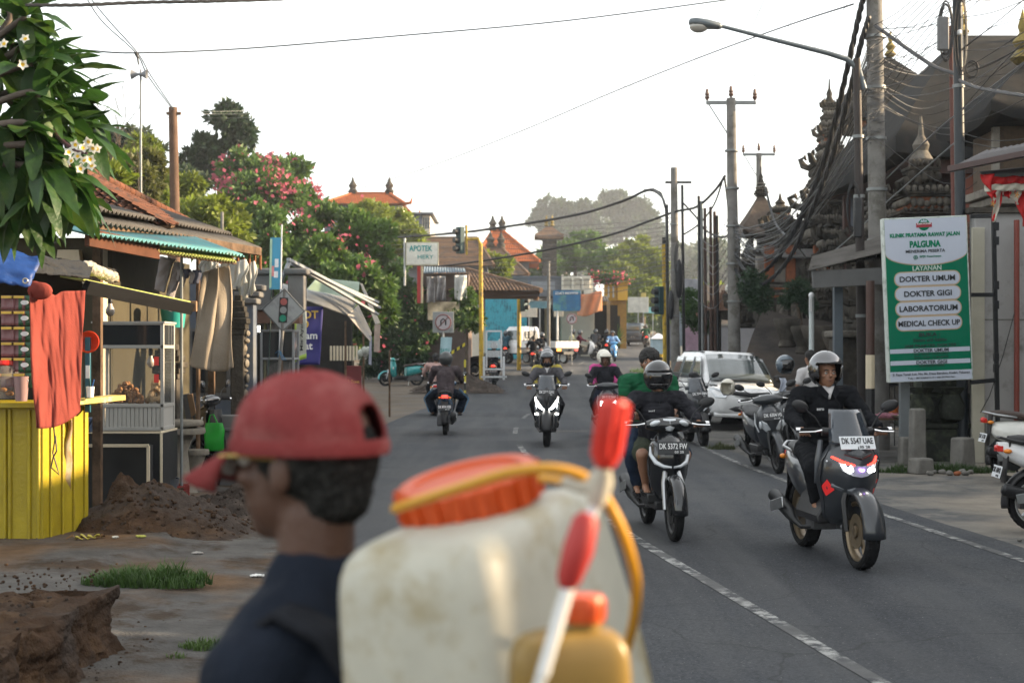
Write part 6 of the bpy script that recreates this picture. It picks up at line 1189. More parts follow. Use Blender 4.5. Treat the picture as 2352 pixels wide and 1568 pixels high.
t=upole('traffic_light','yellow traffic light mast with cranked arm and a dark green signal over the left lane',1106,54,560,.09,.075,M['yellowp'],ptop=1104,cat='traffic light'); O=V(t.location)
mb=MB(); mb.tube([P(1104,562,54)-O,P(1098,548,54)-O,P(1085,549,54)-O,P(1072,550,54)-O],.05,8); mb.cyl(P(1072,585,54)-O,P(1071,517,54)-O,.045); part('arm',mb,M['yellowp'],t); tsignal(t,P(1057,552,54)-O+V((0,0,0)),s=1.1,ang=-55)
t=upole('traffic_light','short yellow traffic light post right of the teal container',1192,66,665,.10,.09,M['yellowp'],cat='traffic light'); tsignal(t,P(1203,690,66)-V(t.location),s=1.1,ang=60)
t=upole('traffic_light','dark traffic light on a yellow based pole left of the square concrete pole',1528,49,560,.07,.06,M['yellowp'],ptop=1524,cat='traffic light'); tsignal(t,P(1514,690,49)-V(t.location),s=1.05,ang=-60)
mb=MB(); mb.cyl(P(1527,650,49.1)-V(t.location),P(1526,545,49.1)-V(t.location),.085); part('dark_sleeve',mb,M['blackmetal'],t)
t=upole('street_lamp','slim lamp pole with an arched arm left of the square concrete pole',1530,52,500,.05,.04,M['galv'],cat='street lamp'); O=V(t.location); mb=MB(); mb.tube([P(1530,500,52)-O,P(1528,470,52)-O,P(1518,443,52)-O,P(1500,434,52)-O,P(1478,437,52)-O],.035,8); part('arm',mb,M['dark'],t)
# median: bollards and painted box
def bollard(lab,px,Y,h_=.75,group=None):
    p=G(px,Y); t=thing('bollard',lab,'bollard',p); n=5
    for k in range(n): mb=MB(); mb.cyl((0,0,h_*k/n),(0,0,h_*(k+1)/n-.003),.10,.10,12); part('band',mb,(M['yellowp'],M['dark'])[k%2],t)
    return t
for px,Y,l in ((1497,66,'leftmost black and yellow bollard at the median nose'),(1508,67.5,'second black and yellow bollard at the median nose'),(1519,66.5,'third black and yellow bollard at the median nose'),(1530,69,'rightmost black and yellow bollard at the median nose')): bollard(l,px,Y)
t=thing('guard_post','white and pale blue concrete guard box behind the bollards','guard box',G(1514,71)); lb('box',-.36,.36,0,.8,0,1.35,mat('pale_blue_paint',(.35,.48,.55),.7,0,.15,3),t,bevel=.03); mb=MB(); mb.loft([[(x*.42,y*.5+.4,1.35) for x,y in ((-1,-1),(1,-1),(1,1),(-1,1))],[(x*.05,y*.06+.4,1.62) for x,y in ((-1,-1),(1,-1),(1,1),(-1,1))]]); part('cap',mb,M['white'],t); lb('dark_opening',-.12,.12,-.01,0,.1,.6,M['dark'],t)
m_hedge=mat('hedge_leaf',(.06,.13,.025),.6,0,.35,3,transl=.35)
o=npmesh('grass_verge',leaves([(tuple(G(1475,64)+V((.2*i,-i*1.2,.04))),(.5,.8,.12)) for i in range(5)],5000,.12,.12,seed=4),4,mat('verge_grass',(.09,.18,.03),.6,0,.3,5,transl=.3)); tag(o,'bright grass verge at the tip of the median','grass',kind='stuff')
def shrub(name,lab,blobs,n,size,m,seed,cat='shrub',trunk=None,asp=.42,base=None,flow=None,**k):
    p=base or (blobs[0][0][0],blobs[0][0][1],blobs[0][0][2]-blobs[0][1][2]); t=thing(name,lab,cat,p); o=V(p)
    bl=[((V(c)-o)[:],r) for c,r in blobs]; npmesh('crown',leaves(bl,n,size,asp,seed=seed,**k),4,m,t)
    if trunk:
        for tr in trunk: mb=MB(); mb.tube([V(q)-o for q in tr[0]],tr[1],8); part('trunk' if tr is trunk[0] else 'limb',mb,tr[2] if len(tr)>2 else MATS['bark'],t,smooth=60)
    if flow:
        fn,fs,fm=flow; r=np.random.RandomState(seed+50)
        q=leaves([(c,(rr_[0]*1.03,rr_[1]*1.03,rr_[2]*1.05)) for c,rr_ in bl],fn,fs,.8,shell=.93,seed=seed+7); npmesh('blossom',q,4,fm,t,kind='stuff')
    return t
mat('bark',(.13,.10,.075),.95,0,.3,8,.6,30,c2=(.22,.19,.15),c2s=5)
shrub('hedge_bush','clipped bright green bush left of the stone statue',[(P(1600,722,50)[:],(.45,.5,.55)),(P(1622,735,50)[:],(.45,.5,.5)),(P(1585,690,51)[:],(.4,.5,.4))],9000,.10,m_hedge,31)
shrub('hedge_bush','dark round bush behind the statue on the bank',[(P(1730,655,36)[:],(.36,.4,.38)),(P(1745,685,36)[:],(.35,.4,.35))],4500,.09,mat('dark_hedge',(.035,.075,.03),.6,0,.35,3,transl=.25),32)
shrub('potted_bonsai','potted bonsai tree with rounded clumps on the bank',[(P(1838,665,33.5)[:],(.32,.3,.26)),(P(1812,690,33.5)[:],(.22,.2,.18)),(P(1855,700,33.5)[:],(.24,.2,.2))],5000,.07,mat('dark_hedge',(.035,.075,.03)),33,trunk=[([P(1842,760,33.5),P(1836,720,33.5),P(1828,690,33.5)],[.05,.04,.03])])
for k,(px,py,Y,s_) in enumerate(((1808,727,33,.9),(1846,742,32.5,.85),(1880,752,32,1.1),(1925,760,31,1.0))):
    t=thing('stone_pot',('carved dark stone planter, leftmost on the bank','second carved stone planter on the bank','third and largest stone planter on the bank','rightmost stone planter on the bank')[k],'planter',P(px,py,Y)-V((0,0,.45)),sc=s_); mb=MB(); mb.lathe([(.20,-.3),(.24,-.25),(.18,-.1),(.30,.2),(.36,.38),(.34,.45),(.28,.45),(.26,.35),(.02,.3)],n=16); part('pot',mb,M['stone'],t,smooth=40)
t=thing('statue','small grey guardian statue with checkered cloth on a pedestal before the hedge','statue',G(1612,47.5)); lb('pedestal',-.32,.32,-.3,.3,0,.62,M['stone'],t,bevel=.03); c_=Caps(); c_.cap((0,0,.75),(0,0,1.15),.20,.17); c_.cap((0,-.02,1.4),(0,0,1.42),.12,.12); c_.cap((-.2,0,1.15),(-.26,-.12,.85),.07,.06); c_.cap((.2,0,1.15),(.26,-.12,.85),.07,.06); c_.cap((0,0,1.5),(0,0,1.68),.09,.04); part('figure',remeshed(c_,.02,2,'figure'),m_relief,t)
def checks(): 
    m=mat('checkered_cloth',(.7,.7,.7),.8); n=m.node_tree.nodes; l=m.node_tree.links; ch=n.new('ShaderNodeTexChecker'); ch.inputs[1].default_value=(.65,.65,.65,1); ch.inputs[2].default_value=(.02,.02,.025,1); ch.inputs['Scale'].default_value=9; l.new(n['Texture Coordinate'].outputs['Object'],ch.inputs[0]); l.new(ch.outputs[0],n['Principled BSDF'].inputs['Base Color']); return m
mb=MB(); mb.lathe([(.24,.66),(.23,.8),(.21,.98),(.20,.98)],n=16); part('cloth_wrap',mb,checks(),t)
t=thing('garden_lamp','twin headed white garden lamp on a thin post','lamp',G(1686,40)); 
for x in (-.13,.10): mb=MB(); mb.cyl((x,0,0),(x,0,P(0,672,40).z),.03); part('post',mb,mat('pale_blue_paint',(.35,.48,.55)),t); mb=MB(); mb.lathe([(.05,0),(.13,.10),(.12,.2),(.05,.27),(.02,.32)],(x,0,P(0,674,40).z),10); part('lantern',mb,mat('white_lantern',(.75,.72,.66),.4,transl=.3),t)
t=thing('lamp_post','short white post with round cap in front of the temple bank','post',G(1864,23.2)); mb=MB(); mb.cyl((0,0,0),(0,0,P(0,682,23.2).z),.045,.042); part('shaft',mb,mat('pale_post',(.55,.60,.60),.5,0,.06,5),t); mb=MB(); mb.ell((0,0,P(0,678,23.2).z),.05,12,8); part('cap',mb,M['white'],t,smooth=60); mb=MB(); mb.box((-.03,-.05,P(0,700,23.2).z),(.04,.04,.22)); part('bracket',mb,M['white'],t)
# shelter
t=thing('shelter','roadside shelter with corrugated grey roof on two posts, left of the clinic sign','shelter',(5.0,22,0)); O=V(t.location)
cz=[V(p)-O for p in (P(1857,622,21.6),P(1866,603,23.0)+V((0,0,.10)),P(2062,572,24.5)+V((.5,0,.45)),P(2062,598,21.8)+V((.5,0,.3)))]
corrug('roof_sheet',cz[0],cz[1],cz[2],cz[3],7,.02,m_asb,t,.01); corrug('roof_sheet',*[V(p)-O for p in (P(1862,614,21.8),P(2050,590,21.9),P(2046,566,24.6),P(1880,598,24.3))],36,.022,m_asb,t,.01)
beam('fascia',V(P(1866,642,21.7))-O,V(P(2064,632,21.9))-O,.06,.26,mat('grey_fascia',(.15,.15,.15),.7,0,.15,4),t)
lb('post',-.0,.13,.05,.18,0,2.7,mat('blue_grey_post',(.10,.125,.15),.6,.1,.15,4),t)
t.children[-1].location=(P(1930,0,22.1).x-5.07,0,0)
t=upole('striped_post','brown post with a cream band beside the shelter',1999,21.0,645,.065,.065,mat('brown_post',(.09,.045,.035),.6,0,.2,5),cat='post',n=8)
mb=MB(); mb.cyl((0,0,P(0,892,21).z),(0,0,P(0,815,21).z),.069,n=8); part('cream_band',mb,m_cream,t); mb=MB(); mb.cyl((0,0,0),(0,0,P(0,893,21).z),.069,n=8); part('black_foot',mb,M['dark'],t)
t=thing('dark_fence','dark iron fence panel between the shelter posts','fence',G(2003,25)); lb('rail',-.35,.5,0,.03,1.05,1.1,M['blackmetal'],t); [lb('bar',-.33+.09*k,-.315+.09*k,0,.02,.0,1.05,M['blackmetal'],t) for k in range(9)]
t=thing('dark_booth','dark mossy stone column behind the shelter','pillar',G(1965,24.5)); lb('body',-.33,.33,0,.6,0,1.9,M['stone'],t,bevel=.03); lb('cap',-.4,.4,-.08,.68,1.9,2.02,m_relief,t,bevel=.03)
# things below the sign
t=thing('mossy_plinth','dark mossy carved plinth under the clinic sign','plinth',G(2152,21.8)); m_moss=mat('moss_stone',(.055,.06,.05),.95,0,.3,4,.6,30,c2=(.09,.10,.07),c2s=4)
for z0,z1,w in ((0,.5,.48),(.5,.58,.54),(.58,.95,.40),(.95,1.02,.46),(1.02,1.45,.30)): lb('course',-w,w,-w*.8,w*.8,z0,z1,m_moss,t,bevel=.02)
for a in (.4,1.6): mb=MB(); mb.lathe([(.10,0),(.17,.03),(.20,.22),(.12,.40),(.2,.5)],(-.36 if a<1 else .1,-.42,.62),12); part('urn',mb,m_moss,t,smooth=50)
for k,(px,Y,w,h_,lab) in enumerate(((2086,20.6,.27,.42,'square grey stone block standing left of the mossy plinth'),(2107,20.2,.22,.85,'tall rough stone slab against the mossy plinth'),(2115,19.2,.30,.22,'broken stone trough lying before the mossy plinth'),(2211,20.0,.30,.45,'stained concrete block at the foot of the black pole'))):
    mb=MB(); mb.box((0,0,h_/2),(w,w*.8,h_),taper=.9); single('stone_block',lab,'stone',mb,M['concrete'],loc=G(px,Y),bevel=.03,rot=(0,0,.2*k))
for k in range(8):
    c_=Caps(); c_.ell((0,0,.03),(.06,.05,.035),8,6); me=remeshed(c_,.015,1,'loose_stone'); wobble(me,lambda p:.02*noise.noise(p*12+V((k,0,0)))); x=P(2130+k*14,0,19).x; o=part('loose_stone',me,(M['concrete'],M['brick'])[k==4],None,loc=(x+.05*(k%3),18.9+.25*(k%2),.01)); tag(o,'loose stone in the rubble line at the foot of the white wall' if k!=4 else 'red brick piece in the rubble at the foot of the white wall','stone','rubble stones' if k!=4 else None)
grass('weeds','low green weeds along the foot of the mossy plinth and white wall',(P(2160,0,19.5).x,19.4,.01),.95,.22,2200,.13,41,(.05,.10,.02))
grass('weeds','tuft of weeds on the edge line beside the parked scooter',(P(1655,0,24).x,24,.01),.25,.2,400,.12,42,(.09,.11,.04))
t=thing('folding_table','low table with pink cloth and a basin behind the nearest rider','table',G(2056,22.5)); lb('top',-.35,.35,-.2,.2,.58,.61,M['wood'],t); [lb('leg',x,x+.03,y,y+.03,0,.58,M['steel'],t) for x in (-.33,.30) for y in (-.18,.15)]
mb=Caps(); [mb.ell((random.uniform(-.28,.2),random.uniform(-.1,.1),.64),(.10,.08,.045),8,6) for k in range(7)]; me=remeshed(mb,.015,1,'cloth'); wobble(me,lambda p:.02*noise.noise(p*20)); o=part('pink_cloth',me,mat('pink_floral',(.50,.22,.28),.8,0,.5,20),None,loc=G(2056,22.5)); tag(o,'crumpled pink floral cloth lying on the low table','cloth')
mb=MB(); mb.lathe([(.07,0),(.09,.16),(.10,.17),(.08,.16),(.02,.02)],n=14); single('orange_pot','orange plastic pot standing on the low table','pot',mb,mat('orange_plastic',(.55,.15,.03),.5),loc=G(2052,22.6)+V((0,0,.66)),smooth=50)
mb=MB(); mb.lathe([(.13,0),(.19,.04),(.18,.04),(.1,.01)],n=18); single('basin','pale basin on the low table right of the pink cloth','basin',mb,m_cream,loc=G(2075,22.3)+V((0,0,.62)),smooth=50)
for k in range(14):
    r_=random.uniform(.012,.03); mb=MB(); mb.ell((0,0,0),(r_,r_*.8,r_*.6),7,5); x=random.uniform(0,1.4); y=random.uniform(-.25,.25); o=part('gravel_chip',mb,M['concrete'],None,loc=(4.35+x*.55,12.6-x*1.7+y,.025)); tag(o,'small stone chip scattered along the broken edge of the right shoulder','stone chip','stone chips on the right shoulder')
# awning and national bunting at the right border
t=thing('steel_awning','brown steel awning edge jutting in from the right border above the bunting','awning',(7,17,3.9)); O=V(t.location)
beam('awning_edge',P(2180,389,17.2)-O,P(2420,340,16.4)-O,.10,.07,mat('brown_steel',(.10,.06,.055),.5,.2,.15,5),t)
corrug('awning_sheet',*[V(p)-O for p in (P(2185,388,17.2),P(2420,341,16.4),P(2520,345,17.5)+V((1,0,.4)),P(2230,383,18.6)+V((.2,0,.2)))],30,.02,mat('dark_sheet',(.05,.045,.05),.6,.2,.2,5),t,.005)
t=thing('bunting','red and white national bunting with pointed flags hanging under the dark canopy','bunting',(0,0,0)); Yb=16.2
m_rb=mat('flag_red',(.62,.02,.02),.7,0,.12,6,transl=.35); m_wb=mat('flag_white',(.72,.68,.58),.7,0,.12,6,transl=.35)
for (y0,y1,m_) in ((408,425,m_rb),(425,440,m_wb)): mb=MB(); mb.grid(lambda u,v:tuple(P(2262+130*u,y0+(y1-y0)*v-6*u+1.5*math.sin(u*22),Yb)+V((0,.02*math.sin(u*30+v*3),0))),30,3); part('band',mb,m_,t,solid=.004,smooth=80)
mb=MB(); mb.add([P(2250,395,Yb),P(2400,380,Yb-.4),P(2420,405,Yb+.8),P(2275,412,Yb+.5)],[(0,1,2,3)]); part('dark_canopy',mb,M['dark'],t,solid=.01)
for k,(x0,x1,xm,yb,m_) in enumerate(((2252,2282,2286,455,m_rb),(2268,2290,2283,470,m_rb),(2276,2302,2283,510,m_wb),(2284,2306,2280,508,m_rb),(2300,2322,2318,455,m_rb),(2316,2345,2338,470,m_wb),(2330,2372,2352,520,m_rb),(2345,2380,2366,470,m_wb))):
    y0=400 if k==0 else 438; mb=MB(); mb.grid(lambda u,v:tuple(P((x0+(x1-x0)*u)*(1-v**1.3)+xm*v**1.3,y0+(yb-y0)*v,Yb+.02*k)+V((0,.04*math.sin(u*5+v*6+k),0))),8,12); fl=part('flag',mb,m_,t,solid=.004,smooth=80)
    if m_ is m_wb:
        mb=MB(); 
        for q in range(5): a=q*1.256; mb.tube([P(xm-2,(y0+yb)/2-6,Yb-.06),P(xm-2+6*math.cos(a),(y0+yb)/2-6+8*math.sin(a),Yb-.06)],.006,5)
        part('gold_motif',mb,mat('gold_print',(.5,.22,.05),.6),fl)
# ================= far end of the street
def fbuild(name,lab,px,Y,cat='building'): return thing(name,lab,cat,G(px,Y))
def hip(t,name,x0,x1,y0,y1,z0,z1,rx0,rx1,m,fin=True,curl=True,tn=None):
    "tiled hip roof with ridge finials; coordinates local to t"
    ym=(y0+y1)/2
    fr=[V((x0,y0,z0)),V((x1,y0,z0)),V((rx1,ym,z1)),V((rx0,ym,z1))]
    if tn: tiles(fr,m,t,*tn)
    mb=MB(); mb.add([(x0,y0,z0-.02),(x1,y0,z0-.02),(x1,y1,z0-.02),(x0,y1,z0-.02),(rx0,ym,z1-.02),(rx1,ym,z1-.02)],[(0,1,5,4),(1,2,5),(2,3,4,5),(3,0,4),(3,2,1,0)]); part(name,mb,m,t)
    for a,b in (((x0,y0,z0),(rx0,ym,z1)),((x1,y0,z0),(rx1,ym,z1)),((x1,y1,z0),(rx1,ym,z1)),((rx0,ym,z1),(rx1,ym,z1))): mb=MB(); mb.tube([a,b],.11,6); part('ridge_cap',mb,m,t)
    if curl:
        for x,y in ((x0,y0),(x1,y0),(x1,y1)): mb=MB(); s=-1 if x==x0 else 1; mb.tube([(x,y,z0),(x+s*.35,y,z0+.05),(x+s*.45,y,z0+.4)],[.12,.1,.03],6); part('corner_ornament',mb,m,t)
    if fin:
        for x in (rx0,rx1): mb=MB(); mb.lathe([(.25,0),(.3,.2),(.18,.35),(.28,.55),(.12,.8),(.03,1.1)],(x,ym,z1-.05),8); part('finial',mb,M['stone'],t,smooth=40)
m_ot=mat('orange_tiles',(.42,.13,.05),.85,0,.2,2,.3,30,c2=(.33,.10,.05),c2s=3); m_bt=mat('brown_far_tiles',(.20,.13,.09),.9,0,.3,1,.4,20,c2=(.13,.10,.085),c2s=1.5)
m_fb=mat('far_blue_wall',(.19,.215,.27),.9,0,.1,1); m_fw=mat('far_cream_wall',(.60,.56,.48),.85,0,.1,1); m_fg=mat('far_grey_wall',(.20,.21,.235),.9,0,.12,.8)
# two-storey house with orange roof
Y=88; t=fbuild('orange_roof_house','blue grey upper storey house with orange tiled roof and ridge finials above the bushes',850,Y); g=t.location.z
def Zf(py,Y): return P(0,py,Y).z-terr(Y)
def Xf(px,cx,Y): return (px-cx)*Y/F
hip(t,'roof',Xf(740,850,Y),Xf(932,850,Y),-.6,7,Zf(470,Y),Zf(431,Y),Xf(797,850,Y),Xf(884,850,Y),m_ot,tn=(16,46))
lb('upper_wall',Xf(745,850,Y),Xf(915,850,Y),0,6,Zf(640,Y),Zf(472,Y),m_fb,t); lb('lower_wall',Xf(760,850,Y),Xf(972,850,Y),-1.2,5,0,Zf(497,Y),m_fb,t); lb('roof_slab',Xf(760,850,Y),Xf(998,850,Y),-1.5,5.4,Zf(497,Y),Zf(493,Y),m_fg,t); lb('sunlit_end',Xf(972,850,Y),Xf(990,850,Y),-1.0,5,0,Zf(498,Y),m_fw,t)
for k in range(3): lb('window',Xf(974+k*5,850,Y),Xf(977.5+k*5,850,Y),-1.03,-1.0,Zf(528,Y),Zf(503,Y),M['glass'],t)
lb('window_frame',Xf(850,850,Y),Xf(875,850,Y),-.04,0,Zf(494,Y),Zf(474,Y),M['white'],t); lb('window_pane',Xf(854,850,Y),Xf(871,850,Y),-.06,-.041,Zf(492,Y),Zf(477,Y),M['glass'],t); lb('corner_strip',Xf(915,850,Y),Xf(925,850,Y),0,6,Zf(497,Y),Zf(472,Y),m_fw,t)
mb=MB(); mb.cyl((Xf(958,850,95),5,Zf(497,95)),(Xf(958,850,95),5,Zf(325,95)),.035,.02,6); single('radio_mast','thin tall radio mast behind the orange roofed house','mast',mb,M['galv'],loc=G(850,95))
# dark tiled roofs behind the sign
Y=80; t=fbuild('long_brown_roof_house','long brown tiled roof spreading behind the pharmacy sign',1000,Y); hip(t,'roof',Xf(885,1000,Y),Xf(1135,1000,Y),0,9,Zf(610,Y),Zf(532,Y),Xf(930,1000,Y),Xf(1090,1000,Y),m_bt,False,False,tn=(22,60)); lb('wall',Xf(900,1000,Y),Xf(1120,1000,Y),.4,8,0,Zf(610,Y),m_fg,t)
Y=96; t=fbuild('orange_gable_house','orange tiled roof with two finials rising left of the big hazy trees',1150,Y); hip(t,'roof',Xf(1085,1150,Y),Xf(1240,1150,Y),0,8,Zf(600,Y),Zf(517,Y),Xf(1130,1150,Y),Xf(1152,1150,Y),m_ot,True,False,tn=(20,30)); lb('wall',Xf(1100,1150,Y),Xf(1215,1150,Y),.5,7,0,Zf(600,Y),m_fg,t)
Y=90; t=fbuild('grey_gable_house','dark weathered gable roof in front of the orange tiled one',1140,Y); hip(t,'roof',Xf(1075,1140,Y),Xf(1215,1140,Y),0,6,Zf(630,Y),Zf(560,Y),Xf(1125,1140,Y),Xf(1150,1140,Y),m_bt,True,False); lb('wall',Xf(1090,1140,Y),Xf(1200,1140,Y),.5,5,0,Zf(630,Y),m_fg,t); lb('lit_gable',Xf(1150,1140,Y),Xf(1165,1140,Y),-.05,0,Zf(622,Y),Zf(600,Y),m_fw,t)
Y=120; t=fbuild('shrine_pagoda','dark small pagoda roof in the haze right of the orange gable','shrine' if 0 else 1262,Y,'shrine'); thatch('curved dark pagoda roof before the big hazy trees',P(1228,0,Y).x,P(1294,0,Y).x,Y-1,Y+1.2,P(0,545,Y).z,P(0,520,Y).z,P(1255,0,Y).x,P(1268,0,Y).x,Y,.2,'pagoda_roof',.05,True,m_bt); lb('shaft',-.6,.6,-.4,.4,0,Zf(545,Y),M['stone'],t)
# pharmacy building with sign, shirts and awning
Y=57; t=fbuild('pharmacy','brown walled pharmacy building with blue grey awning behind the bushes',1025,Y); lb('wall',Xf(965,1025,Y),Xf(1076,1025,Y),0,5,0,Zf(628,Y),mat('brown_plank_wall',(.22,.17,.15),.85,0,.15,3),t); hip(t,'roof',Xf(960,1025,Y),Xf(1213,1025,66),-.3,8.5,Zf(680,60)+.2,Zf(612,62),Xf(1000,1025,Y),Xf(1060,1025,Y),m_bt,False,False,tn=(18,34))
corrug('awning_sheet',*[P(x,y,q)-V(t.location) for x,y,q in ((972,627,55),(1070,625,55),(1068,616,57),(974,612,57))],16,.03,mat('blue_grey_sheet',(.20,.27,.33),.6,.1,.15,2),t)
lb('red_strip',Xf(964,1025,55),Xf(972,1025,55),-2.1,-2.0,Zf(700,55),Zf(615,55),mat('red_strip',(.5,.04,.04),.6),t); lb('cream_strip',Xf(972.5,1025,55),Xf(977,1025,55),-2.1,-2.0,Zf(700,55),Zf(615,55),m_cream,t)
t=thing('pharmacy_sign','cream light box sign reading APOTEK HERY above the awning','sign',P(970,583,54)); w_,h_=75*54/F,53*54/F; lb('box',-w_/2,w_/2,-.1,.1,-h_/2,h_/2,mat('sign_frame_cream',(.6,.56,.42),.5),t); lb('face',-w_/2+.04,w_/2-.04,-.11,-.101,-h_/2+.04,h_/2-.04,mat('sign_face_cream',(.72,.70,.62),.5),t); tg=mat('teal_letters',(.02,.36,.34),.5); text('APOTEK',.88,.22,(-.05,-.115,.20),(1,0,0),(0,0,1),tg,t,.03); text('HERY',.60,.15,(.13,-.115,-.12),(1,0,0),(0,0,1),tg,t,.01); mb=MB(); mb.cyl((-w_/2-.05,.05,-1.2),(-w_/2-.05,.05,.6),.04); part('post',mb,M['steel'],t)
m_plw=mat('plastic_wrap',(.42,.40,.40),.35,0,.5,3,transl=.25)
for k,(x0,x1,y0,y1,l,m_) in enumerate(((980,1000,635,695,'first wrapped white cloth hanging on the pharmacy wall',m_plw),(1003,1024,634,690,'second wrapped cloth with red print on the pharmacy wall',m_plw),(1044,1072,632,690,'draped white cloth at the right end of the pharmacy wall',mat('white_drape',(.6,.6,.58),.5,0,.4,3)),(982,1055,693,735,'row of yellow and cream posters below the hanging cloths',mat('poster_row',(.50,.40,.26),.7,0,.5,3)))):
    hang('wall_hanging',l,lambda u,v:tuple(P(x0+(x1-x0)*u,y0+(y1-y0)*v-(12*(u-.5)**2*v if k==2 else 0),54.6)+V((0,.12*math.sin(u*9+v*3+k*2)*(v+.3),0))),m_,18,12,'hanging')
# blue container / teal shed
Y=80; t=fbuild('teal_shed','bright teal corrugated shed under a brown roof slope',1165,Y); w0=Xf(1115,1165,Y); w1=Xf(1210,1165,Y)
mt=mat('teal_shed_paint',(.05,.42,.55),.6,0,.12,2,c2=(.03,.22,.30),c2s=2); lb('wall',w0,w1,0,3,-.2,Zf(680,Y),mt,t)
for k in range(15): mb=MB(); mb.box((w0+(w1-w0)*(k+.5)/15,-.03,Zf(680,Y)/2),(.05,.05,Zf(680,Y))); part('rib',mb,mt,t)
lb('cream_wall',Xf(1080,1165,Y),w0,.2,2,0,Zf(725,Y),m_fw,t)
# grey parapet shops with white balustrade
Y=84; t=fbuild('parapet_shop','grey flat roofed shop with dark front and plain parapet',1240,Y); lb('parapet',Xf(1145,1240,Y),Xf(1290,1240,Y),0,4,Zf(680,Y),Zf(638,Y),m_fg,t); lb('parapet_cap',Xf(1143,1240,Y),Xf(1292,1240,Y),-.1,4,Zf(638,Y),Zf(634,Y),m_fb,t); lb('cream_band',Xf(1172,1240,Y),Xf(1212,1240,Y),-.15,-.05,Zf(672,Y),Zf(654,Y),m_fw,t); lb('pilaster',Xf(1212,1240,Y),Xf(1218,1240,Y),-.1,0,Zf(680,Y),Zf(638,Y),m_fb,t); lb('front_panel',Xf(1220,1240,Y),Xf(1275,1240,Y),-.06,0,Zf(668,Y),Zf(645,Y),mat('grey_panel',(.30,.31,.34),.8),t)
lb('dark_front',Xf(1200,1240,Y),Xf(1420,1240,Y),.5,1,0,Zf(700,Y),m_int,t)
for k in range(6): lb('pier',Xf(1215+k*36,1240,Y),Xf(1222+k*36,1240,Y),.2,.5,0,Zf(690,Y),(m_fw,mat('tan_pier',(.45,.32,.2),.8))[k%2],t)
corrug('awning_sheet',*[P(x,y,q)-V(t.location) for x,y,q in ((1205,702,80),(1270,700,80),(1268,690,84),(1210,690,84))],14,.03,m_asb,t); corrug('awning_sheet',*[P(x,y,q)-V(t.location) for x,y,q in ((1285,690,80),(1400,692,80),(1395,680,84),(1290,680,84))],20,.03,m_asb,t)
t=fbuild('balustrade_shop','white balustraded roof terrace above the street stalls',1325,Y); 
for k in range(3):
    x0=Xf(1291+k*23,1325,Y); x1=x0+20*Y/F; lb('panel_frame',x0,x1,-.2,0,Zf(668,Y),Zf(662,Y),m_fw,t); lb('panel_frame',x0,x1,-.2,0,Zf(640,Y),Zf(634,Y),m_fw,t); lb('post',x0-.04,x0+.08,-.22,.02,Zf(676,Y),Zf(631,Y),m_fw,t)
    for j in range(4): mb=MB(); mb.lathe([(.04,0),(.06,.1),(.03,.25),(.06,.4),(.04,.6)],(x0+.1+j*.11,-.1,Zf(662,Y)),8); part('baluster',mb,m_fw,t)
lb('wall',Xf(1290,1325,Y),Xf(1362,1325,Y),0,4,0,Zf(640,Y),m_fw,t); lb('band',Xf(1290,1325,Y),Xf(1362,1325,Y),-.22,0,Zf(678,Y),Zf(668,Y),m_fw,t)
t=fbuild('yellow_balcony_house','house with a bright yellow balcony further up the road',1420,98); Y=98; m_yb=mat('yellow_balcony',(.55,.32,.03),.7,0,.1,2); lb('balcony_front',Xf(1388,1420,Y),Xf(1418,1420,Y),0,.3,Zf(690,Y),Zf(650,Y),m_yb,t); lb('balcony_end',Xf(1418,1420,Y),Xf(1441,1420,Y),-.3,3,Zf(690,Y),Zf(648,Y),m_yb,t); lb('balcony_rail',Xf(1386,1420,Y),Xf(1443,1420,Y),-.4,.0,Zf(650,Y),Zf(645,Y),m_yb,t); lb('lower_wall',Xf(1380,1420,Y),Xf(1440,1420,Y),.4,3,0,Zf(690,Y),mat('ochre_wall',(.35,.2,.05),.8),t); lb('dark_door',Xf(1400,1420,Y),Xf(1425,1420,Y),.3,.39,0,Zf(725,Y),m_int,t)
for k in range(5): mb=MB(); mb.lathe([(.05,0),(.08,.15),(.04,.35),(.07,.55),(.05,.8)],(Xf(1392+k*5.5,1420,Y),-.1,Zf(684,Y)),8); part('baluster',mb,m_fw if k%2 else m_yb,t)
shrub('flowering_vine','pink and red bougainvillea spilling over the terrace wall',[(P(1372,640,96)[:],(.9,.6,.3)),(P(1400,637,96)[:],(1.0,.6,.3)),(P(1425,640,98)[:],(.8,.6,.3))],2500,.22,m_hedge,35,flow=(260,.22,mat('bougainvillea',(.55,.08,.12),.6,0,.3,5,transl=.3)))
t=thing('billboard','blue street stall board left of the orange cloth','billboard',P(1302,692,74)); lb('board',-.72,.72,-.05,.05,-.50,.58,mat('blue_board',(.03,.16,.34),.5,0,.3,3,c2=(.1,.3,.3),c2s=2),t); text('CUCI MOTOR',1.2,.13,(0,-.06,.42),(1,0,0),(0,0,1),M['white_text'],t,.02); mb=MB(); mb.cyl((-.5,0,-.5),(-.5,0,-2.0),.05); part('post',mb,M['steel'],t)
hang('orange_cloth','large orange cloth hung as a sun screen over a stall',lambda u,v:tuple(P(1324+58*u+2*v,672+4*math.sin(u*5)+(52-6*u)*v,74)+V((0,.12*math.sin(u*11+v*3),0))),mat('orange_screen',(.62,.33,.20),.8,0,.1,3,transl=.4),24,12,'cloth')
